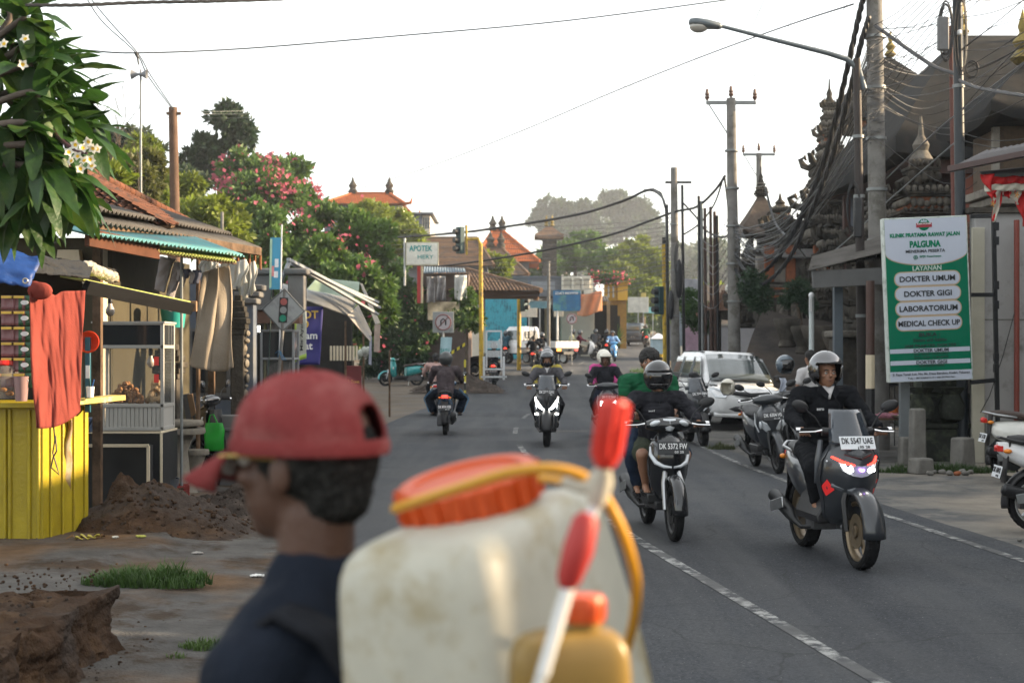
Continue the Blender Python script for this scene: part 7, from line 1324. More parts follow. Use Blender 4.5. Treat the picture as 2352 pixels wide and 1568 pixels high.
for k,(px,py,Y,lab) in enumerate(((1018,740,50,'grey no turning road sign on a thin post at the left shoulder'),(1313,732,72,'round road sign on a grey post behind the motorbikes'))):
    t=thing('road_sign',lab,'road sign',G(px,Y)); z=Zf(py,Y); r_=.30 if k==0 else .27; mb=MB(); 
    if k==0: mb.box((0,0,z),(.74,.02,.74)); part('plate',mb,m_sg,t,bevel=.01)
    mb=MB(); mb.lathe([(.001,-.03),(r_,-.03),(r_,-.012)],(0,0,z),24,'y'); part('disc',mb,mat('sign_disc',(.55,.50,.52),.5,0,.1,5),t)
    mb=MB(); 
    for j in range(24): a,b=2*pi*j/24,2*pi*(j+1)/24; mb.tube([(r_*.9*math.cos(a),-.035,z+r_*.9*math.sin(a)),(r_*.9*math.cos(b),-.035,z+r_*.9*math.sin(b))],.025,5)
    mb.tube([(-r_*.6,-.035,z-r_*.6),(r_*.6,-.035,z+r_*.6)],.02,5); part('ring',mb,mat('dull_red_ring',(.35,.16,.16),.5),t)
    mb=MB(); mb.tube([(-.08,-.04,z-.12),(-.08,-.04,z+.06),(0,-.04,z+.13),(.09,-.04,z+.05),(.09,-.04,z-.1)],.022,6); part('arrow',mb,M['black_text'],t)
    mb=MB(); mb.cyl((0,.02,0),(0,.02,z-.3),.035,n=8); part('post',mb,M['steel'],t)
t=thing('roadside_banner','pale blue upright banner on the left shoulder behind the blue capped rider','banner',G(1022,48)); mb=MB(); mb.add([(-.25,0,.2),(.12,0,.2),(.24,.05,1.95),(-.14,.05,1.95)],[(0,1,2,3)]); part('banner_cloth',mb,mat('pale_blue_banner',(.36,.52,.56),.7,0,.12,3,transl=.2),t,solid=.02); text('BAYU',.28,.14,(.0,-.03,1.5),(1,0,0),(0,0,1),tg,t,.01); text('CELL',.24,.12,(-.03,-.03,1.0),(1,0,0),(0,0,1),tg,t,.01)
t=thing('barrier_tape','yellow and black barrier tape strung between sticks on the left shoulder','barrier tape',G(1068,46.5)); 
a,b=P(1012,826,46)-V(t.location),P(1068,790,46.5)-V(t.location); n=9
for k in range(n): mb=MB(); mb.slab(a.lerp(b,k/n)+V((0,0,.05)),a.lerp(b,(k+.96)/n)+V((0,0,.05)),a.lerp(b,(k+.96)/n)-V((0,0,.05)),a.lerp(b,k/n)-V((0,0,.05)),.01); part('tape_segment',mb,(mat('tape_yellow',(.6,.5,.03),.5),M['dark'])[k%2],t)
for k in range(5): mb=MB(); mb.cyl((0,0,.25*k),(0,0,.25*k+.245),.035,n=8); part('stick',mb,(mat('tape_yellow',(.6,.5,.03)),M['dark'])[k%2],t)
for k,(px,py,Y,lab) in enumerate(((1260,600,100,'slim far utility pole above the grey parapet'),)): upole('utility_pole',lab,px,70,600,.09,.07,M['concpole'])
t=thing('pampas_palm','bright fan of palm fronds beside the far stalls','palm',G(1412,90)); 
for k in range(16): a=R(30+120*k/15); mb=MB(); mb.tube([(0,0,.2),(.5*math.cos(a),.1*math.sin(k),.2+.9*math.sin(a)),(1.0*math.cos(a),.2*math.sin(k),.2+1.75*math.sin(a)-.3*abs(math.cos(a)))],[.03,.07,.01],5,flat=.3); part('frond',mb,mat('palm_green',(.10,.22,.03),.6,transl=.3),t)
for k,(px,py,Y,w_,h_,c_,lab) in enumerate(((1215,718,78,.9,.5,(.55,.5,.42),'cream box sign hanging under the shop awning'),(1283,712,76,.5,.7,(.55,.5,.4),'small pale board on the stall left of the billboard'),(1240,700,79,1.2,.4,(.12,.25,.3),'dark teal signboard of the parapet shop'),(1466,700,110,1.6,1.2,(.5,.5,.45),'pale roadside canopy at the far bend'),(1500,712,120,1.6,.5,(.2,.5,.5),'turquoise umbrella at the far bend'),(1478,690,112,.4,1.2,(.5,.4,.1),'yellow pennant at the far bend'),(1582,670,55,.9,1.0,(.42,.42,.45),'pale grey board beside the telecom poles'),(1592,760,54,.7,1.6,(.45,.30,.38),'pink banner on the right shoulder behind the bush'),(1575,755,58,.5,1.4,(.30,.34,.38),'grey utility cabinet on the right shoulder'))):
    t=thing('far_sign' if k<6 else 'roadside_board',lab,'sign',P(px,py,Y)); lb('board',-w_/2,w_/2,0,.08,-h_/2,h_/2,mat('far_board_%d'%k,c_,.7,0,.25,3),t,bevel=.01); lb('post',-.03,.03,.08,.12,-P(px,py,Y).z+terr(Y),h_/2,M['steel'],t)
# ---------------- trees
g1=mat('leaf_mid',(.10,.19,.035),.55,0,.4,1.2,transl=.4); g2=mat('leaf_lime',(.21,.27,.03),.55,0,.4,1.5,transl=.45); g3=mat('leaf_dark',(.03,.065,.02),.6,0,.4,1.5,transl=.3); pinkf=mat('pink_blossom',(.50,.11,.16),.6,0,.25,5,transl=.35); g4=mat('leaf_far',(.05,.09,.03),.6,0,.3,.5,transl=.35); g5=mat('leaf_olive',(.11,.12,.025),.6,0,.4,1.5,transl=.4)
def B(px,py,Y,rx,ry_,d=None): s=Y/F; return (P(px,py,Y)[:],(rx*s,(d or rx*.8)*s,ry_*s))
def tr(px,py0,px1,py1,Y,r): return ([P(px,py0,Y),P((px+px1)/2+4,(py0+py1)/2,Y),P(px1,py1,Y)],[r,r*.8,r*.5])
shrub('oleander_tree','broad green oleander tree with scattered pink flowers over the warung',[B(640,600,46,90,100),B(760,560,48,110,95),B(830,600,48,80,105),B(700,680,44,110,90),B(820,700,44,90,100),B(590,530,50,70,60),B(780,640,43,90,90)],60000,.24,g1,51,'tree',[tr(800,840,790,600,47,.2),tr(790,720,700,600,46,.1)],base=tuple(G(800,47)),flow=(550,.16,pinkf))
shrub('oleander_tree','dense green oleander growing down to the road behind the teal scooter',[B(900,710,57,72,95),B(945,770,57,60,70),B(868,635,57,55,60),B(970,790,58,36,42),B(890,790,57,60,45)],36000,.22,mat('leaf_blue_green',(.075,.155,.05),.55,0,.4,1.2,transl=.4),52,'tree',[tr(920,850,915,740,57,.12)],base=tuple(G(920,57)),flow=(300,.14,pinkf))
shrub('flowering_tree','tree crowned with pink blossom behind the oleander',[B(560,400,62,65,45),B(640,410,62,75,45),B(690,450,62,40,35),B(600,450,60,90,50)],26000,.26,g1,53,'tree',[tr(605,640,600,460,62,.2)],base=tuple(G(605,62)),flow=(1500,.20,pinkf))
shrub('tall_tree','tall airy tree with separate feathery clumps behind the wooden pole',[B(530,270,66,45,32),B(545,320,66,40,28),B(480,335,66,36,26),B(450,370,66,38,26),B(500,385,66,55,30),B(440,420,64,42,32),B(560,300,66,30,22)],6500,.36,g3,54,'tree',[tr(490,640,505,400,66,.2),([P(505,400,66),P(520,330,66),P(532,265,66)],[.12,.08,.03]),([P(500,430,66),P(470,380,66),P(450,350,66)],[.1,.07,.03])],base=tuple(G(490,66)))
shrub('lime_tree','bright yellow green tree in front of the wooden pole',[B(470,520,40,100,55),B(380,500,42,60,55),B(300,400,44,55,50),B(340,350,46,50,40),B(400,440,44,60,50)],30000,.22,g2,55,'tree',[tr(400,700,380,480,42,.15)],base=tuple(G(400,42)))
shrub('leafy_shrub','olive brown shrub rising over the clay ridge',[B(320,430,34,45,60),B(350,390,36,30,50),B(285,400,34,35,45)],9000,.17,g5,56,'shrub',[tr(320,700,320,470,34,.1)],base=tuple(G(320,34)))
shrub('dark_tree','grey green tree behind the clay roof at the left',[B(250,330,58,45,32),B(310,325,58,45,28),B(345,345,58,30,25),B(220,370,56,40,40)],8000,.26,mat('leaf_grey_green',(.06,.085,.045),.6,0,.4,1.5,transl=.35),57,'tree',[tr(270,640,270,350,58,.2)],base=tuple(G(270,58)))
shrub('oleander_tree','light green rounded tree behind the oleander near the orange roof',[B(900,530,75,60,50),B(850,500,76,50,30),B(930,560,74,50,40)],12000,.30,g2,58,'tree',[tr(900,760,900,560,75,.2)],base=tuple(G(900,75)))
shrub('young_tree','thin leafed young tree beside the yellow traffic mast',[B(1065,690,55,26,34),B(1085,735,55,26,26),B(1050,735,54,20,24)],3500,.20,g1,59,'tree',[tr(1070,860,1068,700,55,.06)],base=tuple(G(1070,55)))
shrub('street_tree','yellow green tree between the pharmacy roof and the gables',[B(1090,605,84,55,25),B(1140,615,84,35,25),B(1060,625,82,50,18)],9000,.32,g2,60,'tree',[tr(1100,720,1100,610,84,.15)],base=tuple(G(1100,84)))
shrub('street_tree','big bright green tree at the far bend left of the utility poles',[B(1455,600,130,45,45),B(1490,620,130,45,50),B(1430,640,128,35,40),B(1480,680,126,45,45),B(1465,560,132,30,18)],22000,.42,g2,61,'tree',[tr(1475,780,1470,640,130,.3)],base=tuple(G(1475,130)))
shrub('street_tree','mid green trees behind the white balustrade',[B(1290,590,135,45,40),B(1345,575,140,45,45),B(1390,610,135,40,35),B(1250,610,130,40,25)],15000,.45,g1,62,'tree',[tr(1320,760,1320,610,135,.3)],base=tuple(G(1320,135)))
def far_tree(lab,px,Y,bl,n,seed,trk): shrub('rain_tree',lab,bl,n,1.3,g4,seed,'tree',trk,base=tuple(G(px,Y)),shell=.5)
far_tree('hazy wide rain tree, left of the pair on the skyline',1280,380,[B(1275,478,380,42,24),B(1240,500,380,35,18),B(1310,500,380,45,26),B(1345,490,380,40,24),B(1290,530,380,55,22),B(1365,530,380,40,25)],17000,63,[tr(1290,760,1290,520,380,1.3),([P(1290,600,380),P(1330,540,380),P(1350,500,380)],[.5,.35,.1])])
far_tree('hazy tall rain tree, right of the pair on the skyline',1420,400,[B(1410,456,400,35,16),B(1395,480,400,35,16),B(1450,478,400,42,22),B(1440,520,400,45,22),B(1485,500,400,25,14),B(1390,540,400,30,20)],15000,64,[tr(1425,760,1425,500,400,1.3),([P(1425,580,400),P(1450,520,400),P(1455,480,400)],[.5,.3,.1])])
far_tree('faded tree clump right of the rain trees',1500,420,[B(1490,520,420,35,25),B(1500,560,420,40,30),B(1530,590,420,50,30),B(1585,600,420,50,40)],12000,65,[tr(1500,760,1500,560,420,1.2)])
far_tree('faded low trees behind the telecom poles',1640,300,[B(1640,600,300,45,45),B(1600,640,300,40,40),B(1670,640,300,35,45)],9000,66,[tr(1640,780,1640,620,190,.6)])
o=npmesh('treeline',leaves([(P(900+60*i,640+8*math.sin(i*2),400)[:],(9,8,7+2.2*math.sin(i*1.3))) for i in range(22)],26000,1.6,.5,seed=71),4,g4); tag(o,'continuous hazy belt of woodland beyond the houses','woodland',kind='stuff')
# bare tree
t=thing('bare_tree','leafless twiggy tree behind the frangipani','bare tree',G(215,32)); O=V(t.location); r=random.Random(5)
def twig(p,d,L,r0,dep,mb):
    pts=[p]; q=V(p); dd=V(d)
    for i in range(4): dd=(dd+V((r.uniform(-.18,.18),r.uniform(-.1,.1),r.uniform(-.02,.12)))).normalized(); q=q+dd*L/4; pts.append(q.copy())
    mb.tube(pts,[r0,r0*.85,r0*.7,r0*.55,r0*.4],5)
    if dep>0:
        for i in (1,2,3,4,4): 
            if r.random()<.85: twig(pts[i],(dd+V((r.uniform(-.9,.9),r.uniform(-.4,.4),r.uniform(-.1,.4)))).normalized(),L*r.uniform(.45,.7),r0*.5,dep-1,mb)
mb=MB(); mb.tube([(0,0,0),(.05,0,2.5),(0,0,4.2)],[.12,.10,.07],8); part('trunk',mb,MATS['bark'],t)
for k,(dx,L) in enumerate(((-.3,1.8),(.05,2.3),(.35,2.1),(.7,2.0))): mb=MB(); twig(V((0,0,4.0-.2*k)),V((dx,0,1)).normalized(),L,.035,3,mb); part('limb',mb,MATS['bark'],t)
# poles on the left
t=upole('utility_pole','leaning brown wooden pole above the clay roof',412,28,247,.12,.085,mat('brown_pole',(.16,.10,.07),.85,0,.25,5,.3,30),ptop=397); mb=MB(); mb.box(P(399,261,28)-V(t.location),(.28,.07,.05)); part('crossarm',mb,M['wood'],t)
t=upole('speaker_pole','thin galvanised pole topped by two grey horn loudspeakers',325,24,160,.022,.018,M['galv'],ptop=323,cat='speaker pole'); 
for s in (-1,1): mb=MB(); mb.lathe([(.02,0),(.03,.04),(.085,.13),(.08,.13),(.02,.03)],n=16,axis='x'); mb.v=[(x*s,y,z) for x,y,z in mb.v]; part('horn',mb,mat('horn_grey',(.25,.26,.28),.5),t,loc=P(321,172,24)-V(t.location)+V((0,-.04,0)),smooth=50)
upole('post','short pale post sticking up behind the corrugated roof',510,26,487,.03,.03,M['concpole'],cat='post')
# garden objects behind the street
for k,(px,py,Y,rx,h_) in enumerate(((590,590,38,0,1),)): pass
shrub('frangipani_shrub','pale frangipani leaf cluster over the clay ridge',[B(262,410,24,24,14)],260,.30,g2,72,'shrub',[tr(262,560,262,425,24,.03)],asp=.28,base=tuple(G(262,24)))
shrub('undergrowth','low weeds and ferns behind the teal scooter',[B(860,845,57,40,18),B(930,842,57,45,15),B(985,838,57,30,20)],5000,.16,g3,73,'shrub',base=tuple(G(900,52)))
# things parked beyond the tape
for k,(px,Y) in enumerate(((1062,60),(1085,62))): scooter(('dark scooter parked beyond the barrier tape','second dark scooter parked beyond the barrier tape')[k],G(px,Y,.01),60+40*k,'paint_black','vario',stand=True)

t=thing('garden_wall','low grey wall and gateway on the right shoulder behind the pole cluster','wall',G(1600,78)); lb('wall',-1.6,3.5,0,.3,0,1.9,m_fg,t,bevel=.02); lb('wall_cap',-1.7,3.6,-.08,.38,1.9,2.0,M['concrete'],t); lb('gate_pier',-.9,-.4,-.15,.4,0,2.6,m_fw,t,bevel=.03); lb('upper_storey',.2,4.5,1,4,0,4.2,mat('far_tan_wall',(.38,.30,.24),.9,0,.1,1),t)

shrub('roadside_trees','dark green trees closing the view at the far bend',[B(1420,722,150,50,38),B(1480,728,146,45,38),B(1545,720,140,50,45),B(1610,715,135,55,45)],16000,.5,g1,74,'tree',[tr(1480,770,1480,730,146,.3)],base=tuple(G(1480,146)))
shrub('roadside_trees','yellow green hedge trees over the grey garden wall',[B(1560,690,82,25,30),B(1600,680,84,30,30),B(1650,690,84,30,35)],7000,.3,g2,75,'tree',[tr(1600,760,1600,690,84,.12)],base=tuple(G(1600,84)))
# everyday clutter along the left shops
def crate(lab,p,w,d,h_,m,rz=0):
    t=thing('plastic_crate',lab,'crate',p,R(rz)); lb('base',-w/2,w/2,-d/2,d/2,0,.015,m,t)
    for k in range(4): z=.03+k*(h_-.05)/3.4; [lb('slat',a,b,c,e,z,z+.03,m,t) for a,b,c,e in ((-w/2,w/2,-d/2,-d/2+.012),(-w/2,w/2,d/2-.012,d/2),(-w/2,-w/2+.012,-d/2+.012,d/2-.012),(w/2-.012,w/2,-d/2+.012,d/2-.012))]
    [lb('corner_post',x,x+.02,y,y+.02,.015,h_,m,t) for x in (-w/2,w/2-.02) for y in (-d/2,d/2-.02)]
    return t
m_cr=mat('crate_red',(.35,.04,.03),.5,0,.15,6); m_cb=mat('crate_blue',(.03,.10,.3),.5,0,.15,6)
crate('red plastic crate on the ground beside the concrete pedestal table',G(398,15.2)+V((0,0,.02)),.34,.26,.22,m_cr,12)
crate('blue plastic crate standing by the warung counter',G(735,27.5),.42,.32,.28,m_cb,-8)
crate('red plastic crate standing on the blue one by the warung counter',G(735,27.5)+V((0,0,.285)),.42,.32,.28,m_cr,4)
mb=MB(); mb.lathe([(.12,0),(.155,.28),(.165,.29),(.15,.29),(.11,.02)],n=20); single('bucket','grey plastic bucket beside the round garden table','bucket',mb,mat('bucket_grey',(.12,.14,.16),.5),loc=G(372,15.0)+V((0,.1,.02)),smooth=50)
for k,(px,Y,c_) in enumerate(((770,28.5,(.5,.1,.06)),(786,29.5,(.06,.2,.35)))):
    t=thing('plastic_stool',('red','blue')[k]+' plastic stool in the shade of the warung','stool',G(px,Y)); m_=mat('stool_%d'%k,c_,.4); mb=MB(); mb.lathe([(.15,.40),(.16,.42),(.15,.44),(.01,.44)],n=16); part('seat',mb,m_,t,smooth=50)
    for a in range(4): mb=MB(); q=a*pi/2+.7; mb.tube([(.12*math.cos(q),.12*math.sin(q),.42),(.17*math.cos(q),.17*math.sin(q),0)],[.022,.018],6); part('leg',mb,m_,t)
# ================= man with sprayer in the foreground
MP=V((-.268,1.95,0)); MA=R(64)
t=thing('person','man in faded red cap and navy shirt seen close from behind, carrying a sprayer','person',MP,MA,sc=.98); man=t
c=Caps(); c.chain([(0,0,.88),(0,.0,1.06),(0,-.01,1.22)],[.125,.115,.135]); c.chain([(0,0,1.22),(0,-.005,1.345)],[.125,.07]); c.chain([(0,-.01,1.32),(0,.0,1.40),(0,.0,1.46)],[.058,.054,.055],n=16)
H=V((0,.02,1.527)); head_caps(c,H,0,1.0)
for sx in (-1,1):
    c.cap((sx*.06,-.01,1.29),(sx*.16,-.0,1.265),.07,.058); c.chain([(sx*.16,0,1.265),(sx*.215,.02,1.02),(sx*.20,.20,.88)],[.055,.044,.028]); c.chain([(sx*.20,.20,.88),(sx*.19,.26,.86)],[.034,.030],n=10)
    for q in range(4): c.chain([(sx*.19,.27,.885-q*.018),(sx*.175,.325,.88-q*.018),(sx*.15,.33,.875-q*.018)],[.0105,.0098,.009],n=8)
    c.chain([(sx*.17,.25,.895),(sx*.14,.285,.905),(sx*.125,.30,.90)],[.013,.011,.010],n=8)
    c.chain([(sx*.09,0,.86),(sx*.10,.02,.46),(sx*.10,-.01,.09)],[.085,.056,.036]); foot(c,(sx*.10,-.01,.09),(sx*.11,.2,.0))
m_mskin=mat('deep_brown_skin',(.115,.055,.035),.5,0,.15,12,.15,80,sss=.05)
part('body',remeshed(c,.006,3),m_mskin,t); face_bits(H,0,t,m_lip)
c=Caps(); c.chain([(0,0,.84),(0,.0,1.06),(0,-.01,1.22)],[.150,.145,.158]); c.chain([(0,0,1.22),(0,-.005,1.345)],[.15,.080])
for sx in (-1,1): c.cap((sx*.07,-.01,1.285),(sx*.16,0,1.255),.088,.072); c.chain([(sx*.16,0,1.255),(sx*.20,.01,1.05)],[.072,.075])
me=remeshed(c,.009,3,'shirt'); wobble(me,lambda p:.010*noise.noise(p*9)+.006*noise.noise(V((p.x*22,p.y*22,p.z*10)))); part('t_shirt',me,mat('faded_navy',(.018,.024,.038),.9,0,.2,6,.3,60),t)
c=Caps(); c.chain([(0,0,.84),(0,0,.92)],[.14,.14]); [c.chain([(s*.09,0,.86),(s*.10,.02,.46),(s*.10,-.01,.12)],[.105,.08,.065]) for s in (-1,1)]; part('trousers',remeshed(c,.013,3,'trousers'),cloth('work_trousers',(.07,.06,.05)),t)
# short hair below the cap
c=Caps(); c.ell(H+V((0,-.022,.012)),(.0795,.092,.078),18,12); c.ell(H+V((0,-.055,-.035)),(.062,.046,.052),14,10)
me=remeshed(c,.006,1,'hair'); wobble(me,lambda p:.003*noise.noise(p*160)+.002*noise.noise(p*60)); part('hair',me,mat('greying_hair',(.025,.025,.024),.8,0,.5,70,.8,200,c2=(.09,.09,.085),c2s=120),t)
# cap: five panels with seams, brim, rear opening with strap
capm=mat('faded_red_cap',(.30,.062,.062),.9,0,.18,7,.3,120,c2=(.40,.15,.14),c2s=9,c2t=(.45,.7),c3=(.25,.05,.05),spec=.2)
CC=H+V((0,-.008,.030)); cr=(.093,.112,.098)
mb=MB(); n,mm=60,20; idx={}
for i in range(mm+1):
    th=R(92)*i/mm
    for j in range(n):
        a=2*pi*j/n; s=1-.016*math.exp(-((((a/(2*pi)*6)%1)-.5)**2)/.002)*math.sin(th); w=.004*noise.noise(V((math.cos(a)*3,math.sin(a)*3,th*2)))
        p=V((cr[0]*s*math.sin(th)*math.cos(a),cr[1]*s*math.sin(th)*math.sin(a),cr[2]*math.cos(th)**.85 if th<pi/2 else -.004)); idx[i,j]=len(mb.v); mb.v.append(tuple(CC+p+p.normalized()*w))
for i in range(mm):
    for j in range(n):
        a=2*pi*(j+.5)/n; th=92*(i+.5)/mm
        if abs((a-1.5*pi))<.36*math.sqrt(max(0,1-((90-th)/34)**2)) and 58<th<86: continue
        j2=(j+1)%n; mb.f.append((idx[i,j],idx[i,j2],idx[i+1,j2],idx[i+1,j]))
cp_=part('cap',mb,capm,t,solid=.004,smooth=70)
mb=MB(); mb.ell(CC+V((0,0,cr[2]+.002)),(.009,.009,.005),10,6); part('cap_button',mb,capm,cp_)
mb=MB(); mb.tube([CC+V((cr[0]*1.01*math.cos(a),cr[1]*1.01*math.sin(a),-.004)) for a in [2*pi*k/40 for k in range(41)]],.006,6,cap=False,flat=2); part('cap_band',mb,capm,cp_)
mb=MB(); mb.grid(lambda u,v:tuple(CC+V(((u-.5)*2*.076*(1-.25*v**2),cr[1]*.80+ .012*(1-(2*u-1)**2)*4*.35+ v*.100*(1-(2*u-1)**4*.7),-.004-.050*v-.016*(2*u-1)**2))),20,10); part('brim',mb,capm,cp_,solid=.005,smooth=80)
# glasses arm
mb=MB(); [mb.tube([H+V((sx*.084,-.01,.012)),H+V((sx*.078,.06,.014)),H+V((sx*.066,.095,.012))],.0022,6) for sx in (-1,1)]; mb.tube([H+V((-.066,.097,.012)),H+V((0,.107,.012)),H+V((.066,.097,.012))],.002,6); g=part('spectacles',mb,mat('brass_frame',(.5,.35,.1),.3,.8),t)
for sx in (-1,1): mb=MB(); mb.ell(H+V((sx*.034,.103,.0)),(.024,.003,.019),14,8); part('lens',mb,mat('spectacle_lens',(.7,.7,.65),.05,0,.02,2,alpha=.35,coat=1),g)
# ---------------- knapsack sprayer
s=thing('knapsack_sprayer','translucent off-white sprayer tank with orange lid carried on the man\'s back','sprayer',MP+V((math.sin(MA)*.295,-math.cos(MA)*.295,1.185)),MA,ry=R(-7),rx=R(-8),sc=1.07); 
m_tank=mat('translucent_tank',(.66,.65,.56),.42,0,.14,5,.15,8,c2=(.46,.36,.16),c2s=5.5,c2t=(.47,.62),transl=.35,spec=.4,c3=None)
def rrect(w,d,z,e=9,n=48,cx=0,cy=0,b=0):
    return [(cx+w/2*math.copysign(abs(math.cos(q))**(2/e),math.cos(q))+b*0,cy+d/2*math.copysign(abs(math.sin(q))**(2/e),math.sin(q)),z) for q in [2*pi*k/n for k in range(n)]]
mb=MB(); mb.loft([rrect(.30,.12,-.305),rrect(.36,.165,-.295),rrect(.395,.225,-.26),rrect(.40,.235,-.15),rrect(.40,.24,0),rrect(.385,.228,.08),rrect(.355,.215,.175),rrect(.345,.205,.222),rrect(.30,.18,.243),rrect(.22,.15,.248)]); tk=part('tank',mb,m_tank,s,smooth=50,sub=1)
mb=MB(); mb.loft([rrect(.14,.012,-.20,4,24,cy=-.105),rrect(.15,.014,.02,4,24,cy=-.107)]); part('moulded_panel',mb,m_tank,s,smooth=50)
for z in (-.12,-.03,.06): mb=MB(); mb.tube([(-.18,-.095,z),(-.0,-.108,z),(.18,-.095,z)],.004,6); part('level_ridge',mb,m_tank,s)
m_or=mat('orange_lid',(.62,.085,.012),.42,0,.08,6,transl=.1)
mb=MB(); mb.lathe([(.078,0),(.085,.004),(.088,.038),(.082,.045),(.070,.045),(.066,.040),(.01,.038)],n=40); ld=part('lid',mb,m_or,s,loc=(.03,.015,.246),rot=(.0,-.10,0),smooth=40)
for k in range(20): a=2*pi*k/20; mb=MB(); mb.box((.088*math.cos(a),.088*math.sin(a),.024),(.006,.010,.034),rot=(0,0,a)); part('grip_rib',mb,m_or,ld)
for sx in (-1,1):
    ys_,zs_=[.12,.16,.22,.28,.34,.37],[.07,.14,.172,.14,.02,-.2]
    def sp(u,v): k_=min(4,int(v*5)); q=v*5-k_; return (sx*.105+.05*(u-.5),ys_[k_]+(ys_[k_+1]-ys_[k_])*q,zs_[k_]+(zs_[k_+1]-zs_[k_])*q)
    mb=MB(); mb.grid(sp,3,20); part('shoulder_strap',mb,mat('black_webbing',(.02,.022,.028),.8,0,.2,30,.3,90),s,solid=.012,smooth=80)
# hose, lance, grips
m_hose=mat('yellow_hose',(.62,.30,.015),.4,0,.1,8); 
mb=MB(); pts=[P(908,1168,1.72),P(960,1150,1.66),P(1060,1118,1.60),P(1170,1085,1.57),P(1260,1076,1.56),P(1330,1090,1.56),P(1372,1120,1.56),P(1400,1160,1.57),P(1432,1225,1.58),P(1455,1300,1.60),P(1462,1350,1.62),P(1455,1430,1.66),P(1430,1520,1.72)]
def smooth_pts(p,k=4):
    out=[]
    for i in range(len(p)-1):
        a,b,c_,d=p[max(0,i-1)],p[i],p[i+1],p[min(len(p)-1,i+2)]
        for j in range(k): u=j/k; out.append(.5*((2*b)+(c_-a)*u+(2*a-5*b+4*c_-d)*u*u+(3*b-a-3*c_+d)*u**3))
    return out+[p[-1]]
mb.tube(smooth_pts(pts),.0062,10); single('spray_hose','yellow rubber hose looping over the orange lid of the sprayer','hose',mb,m_hose,smooth=60)
mb=MB(); mb.tube(smooth_pts([P(1240,1098,1.66),P(1290,1105,1.64),P(1345,1125,1.62)]),.005,8); single('hose_tail','short second loop of yellow hose behind the lance','hose',mb,m_hose,smooth=60)
t=thing('spray_lance','spray lance with bright red grip sticking up beside the tank','spray lance',(0,0,0)); Yl=1.50; m_rg=mat('red_grip',(.66,.035,.02),.45,0,.1,9,transl=.1)
mb=MB(); mb.tube([P(1412,915,Yl),P(1410,925,Yl),P(1400,1000,Yl+.01),P(1391,1050,Yl+.01),P(1389,1072,Yl+.01)],[.012,.0165,.0170,.0150,.010],12); part('grip',mb,m_rg,t,smooth=50)
for k in range(8):
    a=2*pi*k/8; mb=MB(); q=V((math.cos(a)*.0165,math.sin(a)*.0165,0)); mb.tube([P(1410,930,Yl)+q,P(1392,1045,Yl+.01)+q*.9],.0022,5); part('grip_flute',mb,m_rg,t)
mb=MB(); mb.tube([P(1388,1074,Yl+.01),P(1380,1100,Yl+.02),P(1374,1130,Yl+.02),P(1370,1160,Yl+.02)],[.008,.014,.013,.009],12); part('valve',mb,mat('ivory_plastic',(.5,.47,.38),.45,0,.1,8),t,smooth=50)
mb=MB(); mb.cyl(P(1370,1155,Yl+.02),P(1355,1190,Yl+.02),.006); part('tube',mb,M['white'],t); mb=MB(); mb.tube([P(1378,1118,Yl+.02),P(1335,1120,Yl+.05),P(1300,1108,Yl+.08)],.007,8); part('inlet',mb,MATS['ivory_plastic'],t)
t=thing('pump_handle','second lance with dull red grip and white tube lying across the tank','spray lance',(0,0,0)); Yl=1.47; m_rg2=mat('dull_red_grip',(.50,.04,.035),.5,0,.1,9,transl=.1)
mb=MB(); mb.tube([P(1352,1180,Yl),P(1345,1195,Yl),P(1328,1262,Yl),P(1306,1330,Yl),P(1301,1350,Yl)],[.008,.0135,.0165,.0130,.008],12); part('grip',mb,m_rg2,t,smooth=50)
mb=MB(); mb.cyl(P(1306,1345,Yl),P(1246,1550,Yl-.02),.0072); mb.cyl(P(1246,1545,Yl-.02),P(1215,1650,Yl-.02),.0062); part('tube',mb,mat('white_tube',(.66,.66,.64),.4,0,.06,9),t)
t=thing('small_jerrycan','small amber jerrycan with orange screw cap tied to the sprayer','jerrycan',P(1308,1528,1.52),rz=.15); m_am=mat('amber_can',(.42,.27,.07),.35,0,.12,5,c2=(.28,.15,.03),c2s=6,transl=.3)
mb=MB(); mb.loft([rrect(.115,.055,-.13,5,28),rrect(.128,.07,-.12,5,28),rrect(.130,.075,-.03,5,28),rrect(.128,.072,.015,5,28),rrect(.11,.062,.033,5,28),rrect(.06,.05,.040,3,28,cx=.012)]); part('can',mb,m_am,t,smooth=50,sub=1)
mb=MB(); mb.lathe([(.018,.035),(.018,.05),(.02,.05)],(.016,0,0),20); part('neck',mb,m_am,t); mb=MB(); mb.lathe([(.0215,.048),(.0225,.052),(.0225,.070),(.020,.075),(.005,.076)],(.016,0,0),24); ld=part('screw_cap',mb,m_or,t,smooth=40)
for k in range(16): a=2*pi*k/16; mb=MB(); mb.box((.016+.0225*math.cos(a),.0225*math.sin(a),.061),(.003,.003,.016),rot=(0,0,a)); part('cap_rib',mb,m_or,ld)
# ================= frangipani in the upper left
t=thing('frangipani_tree','frangipani tree with long glossy leaves and white yellow flowers filling the upper left','tree',(-4.1,8.0,0)); O=V(t.location)
m_fl=mat('frangipani_leaf',(.036,.10,.018),.36,0,.3,9,.2,40,transl=.38,spec=.4,c2=(.12,.19,.03),c2s=3.5,c2t=(.5,.7)); m_fr_=mat('leaf_midrib',(.12,.20,.05),.5)
def leafmesh(L,w,bend,seed):
    mb=MB(); n=12; r=random.Random(seed); tw=r.uniform(-.5,.5)
    def f(u,v):
        s=u; ww=w*(math.sin(pi*min(1,s**.80))**.75)*(1 if s<.98 else .3); x=(v-.5)*2*ww; y=L*s; z=-bend*s*s*L+.10*abs(x)*1.5*(1-.3*s)+.004*math.sin(s*26)*abs(x)/w+tw*x*s*.6
        return (x,y-.0,z)
    mb.grid(f,n,6); me=mb.mesh('leaf',80); me.materials.append(m_fl); return me
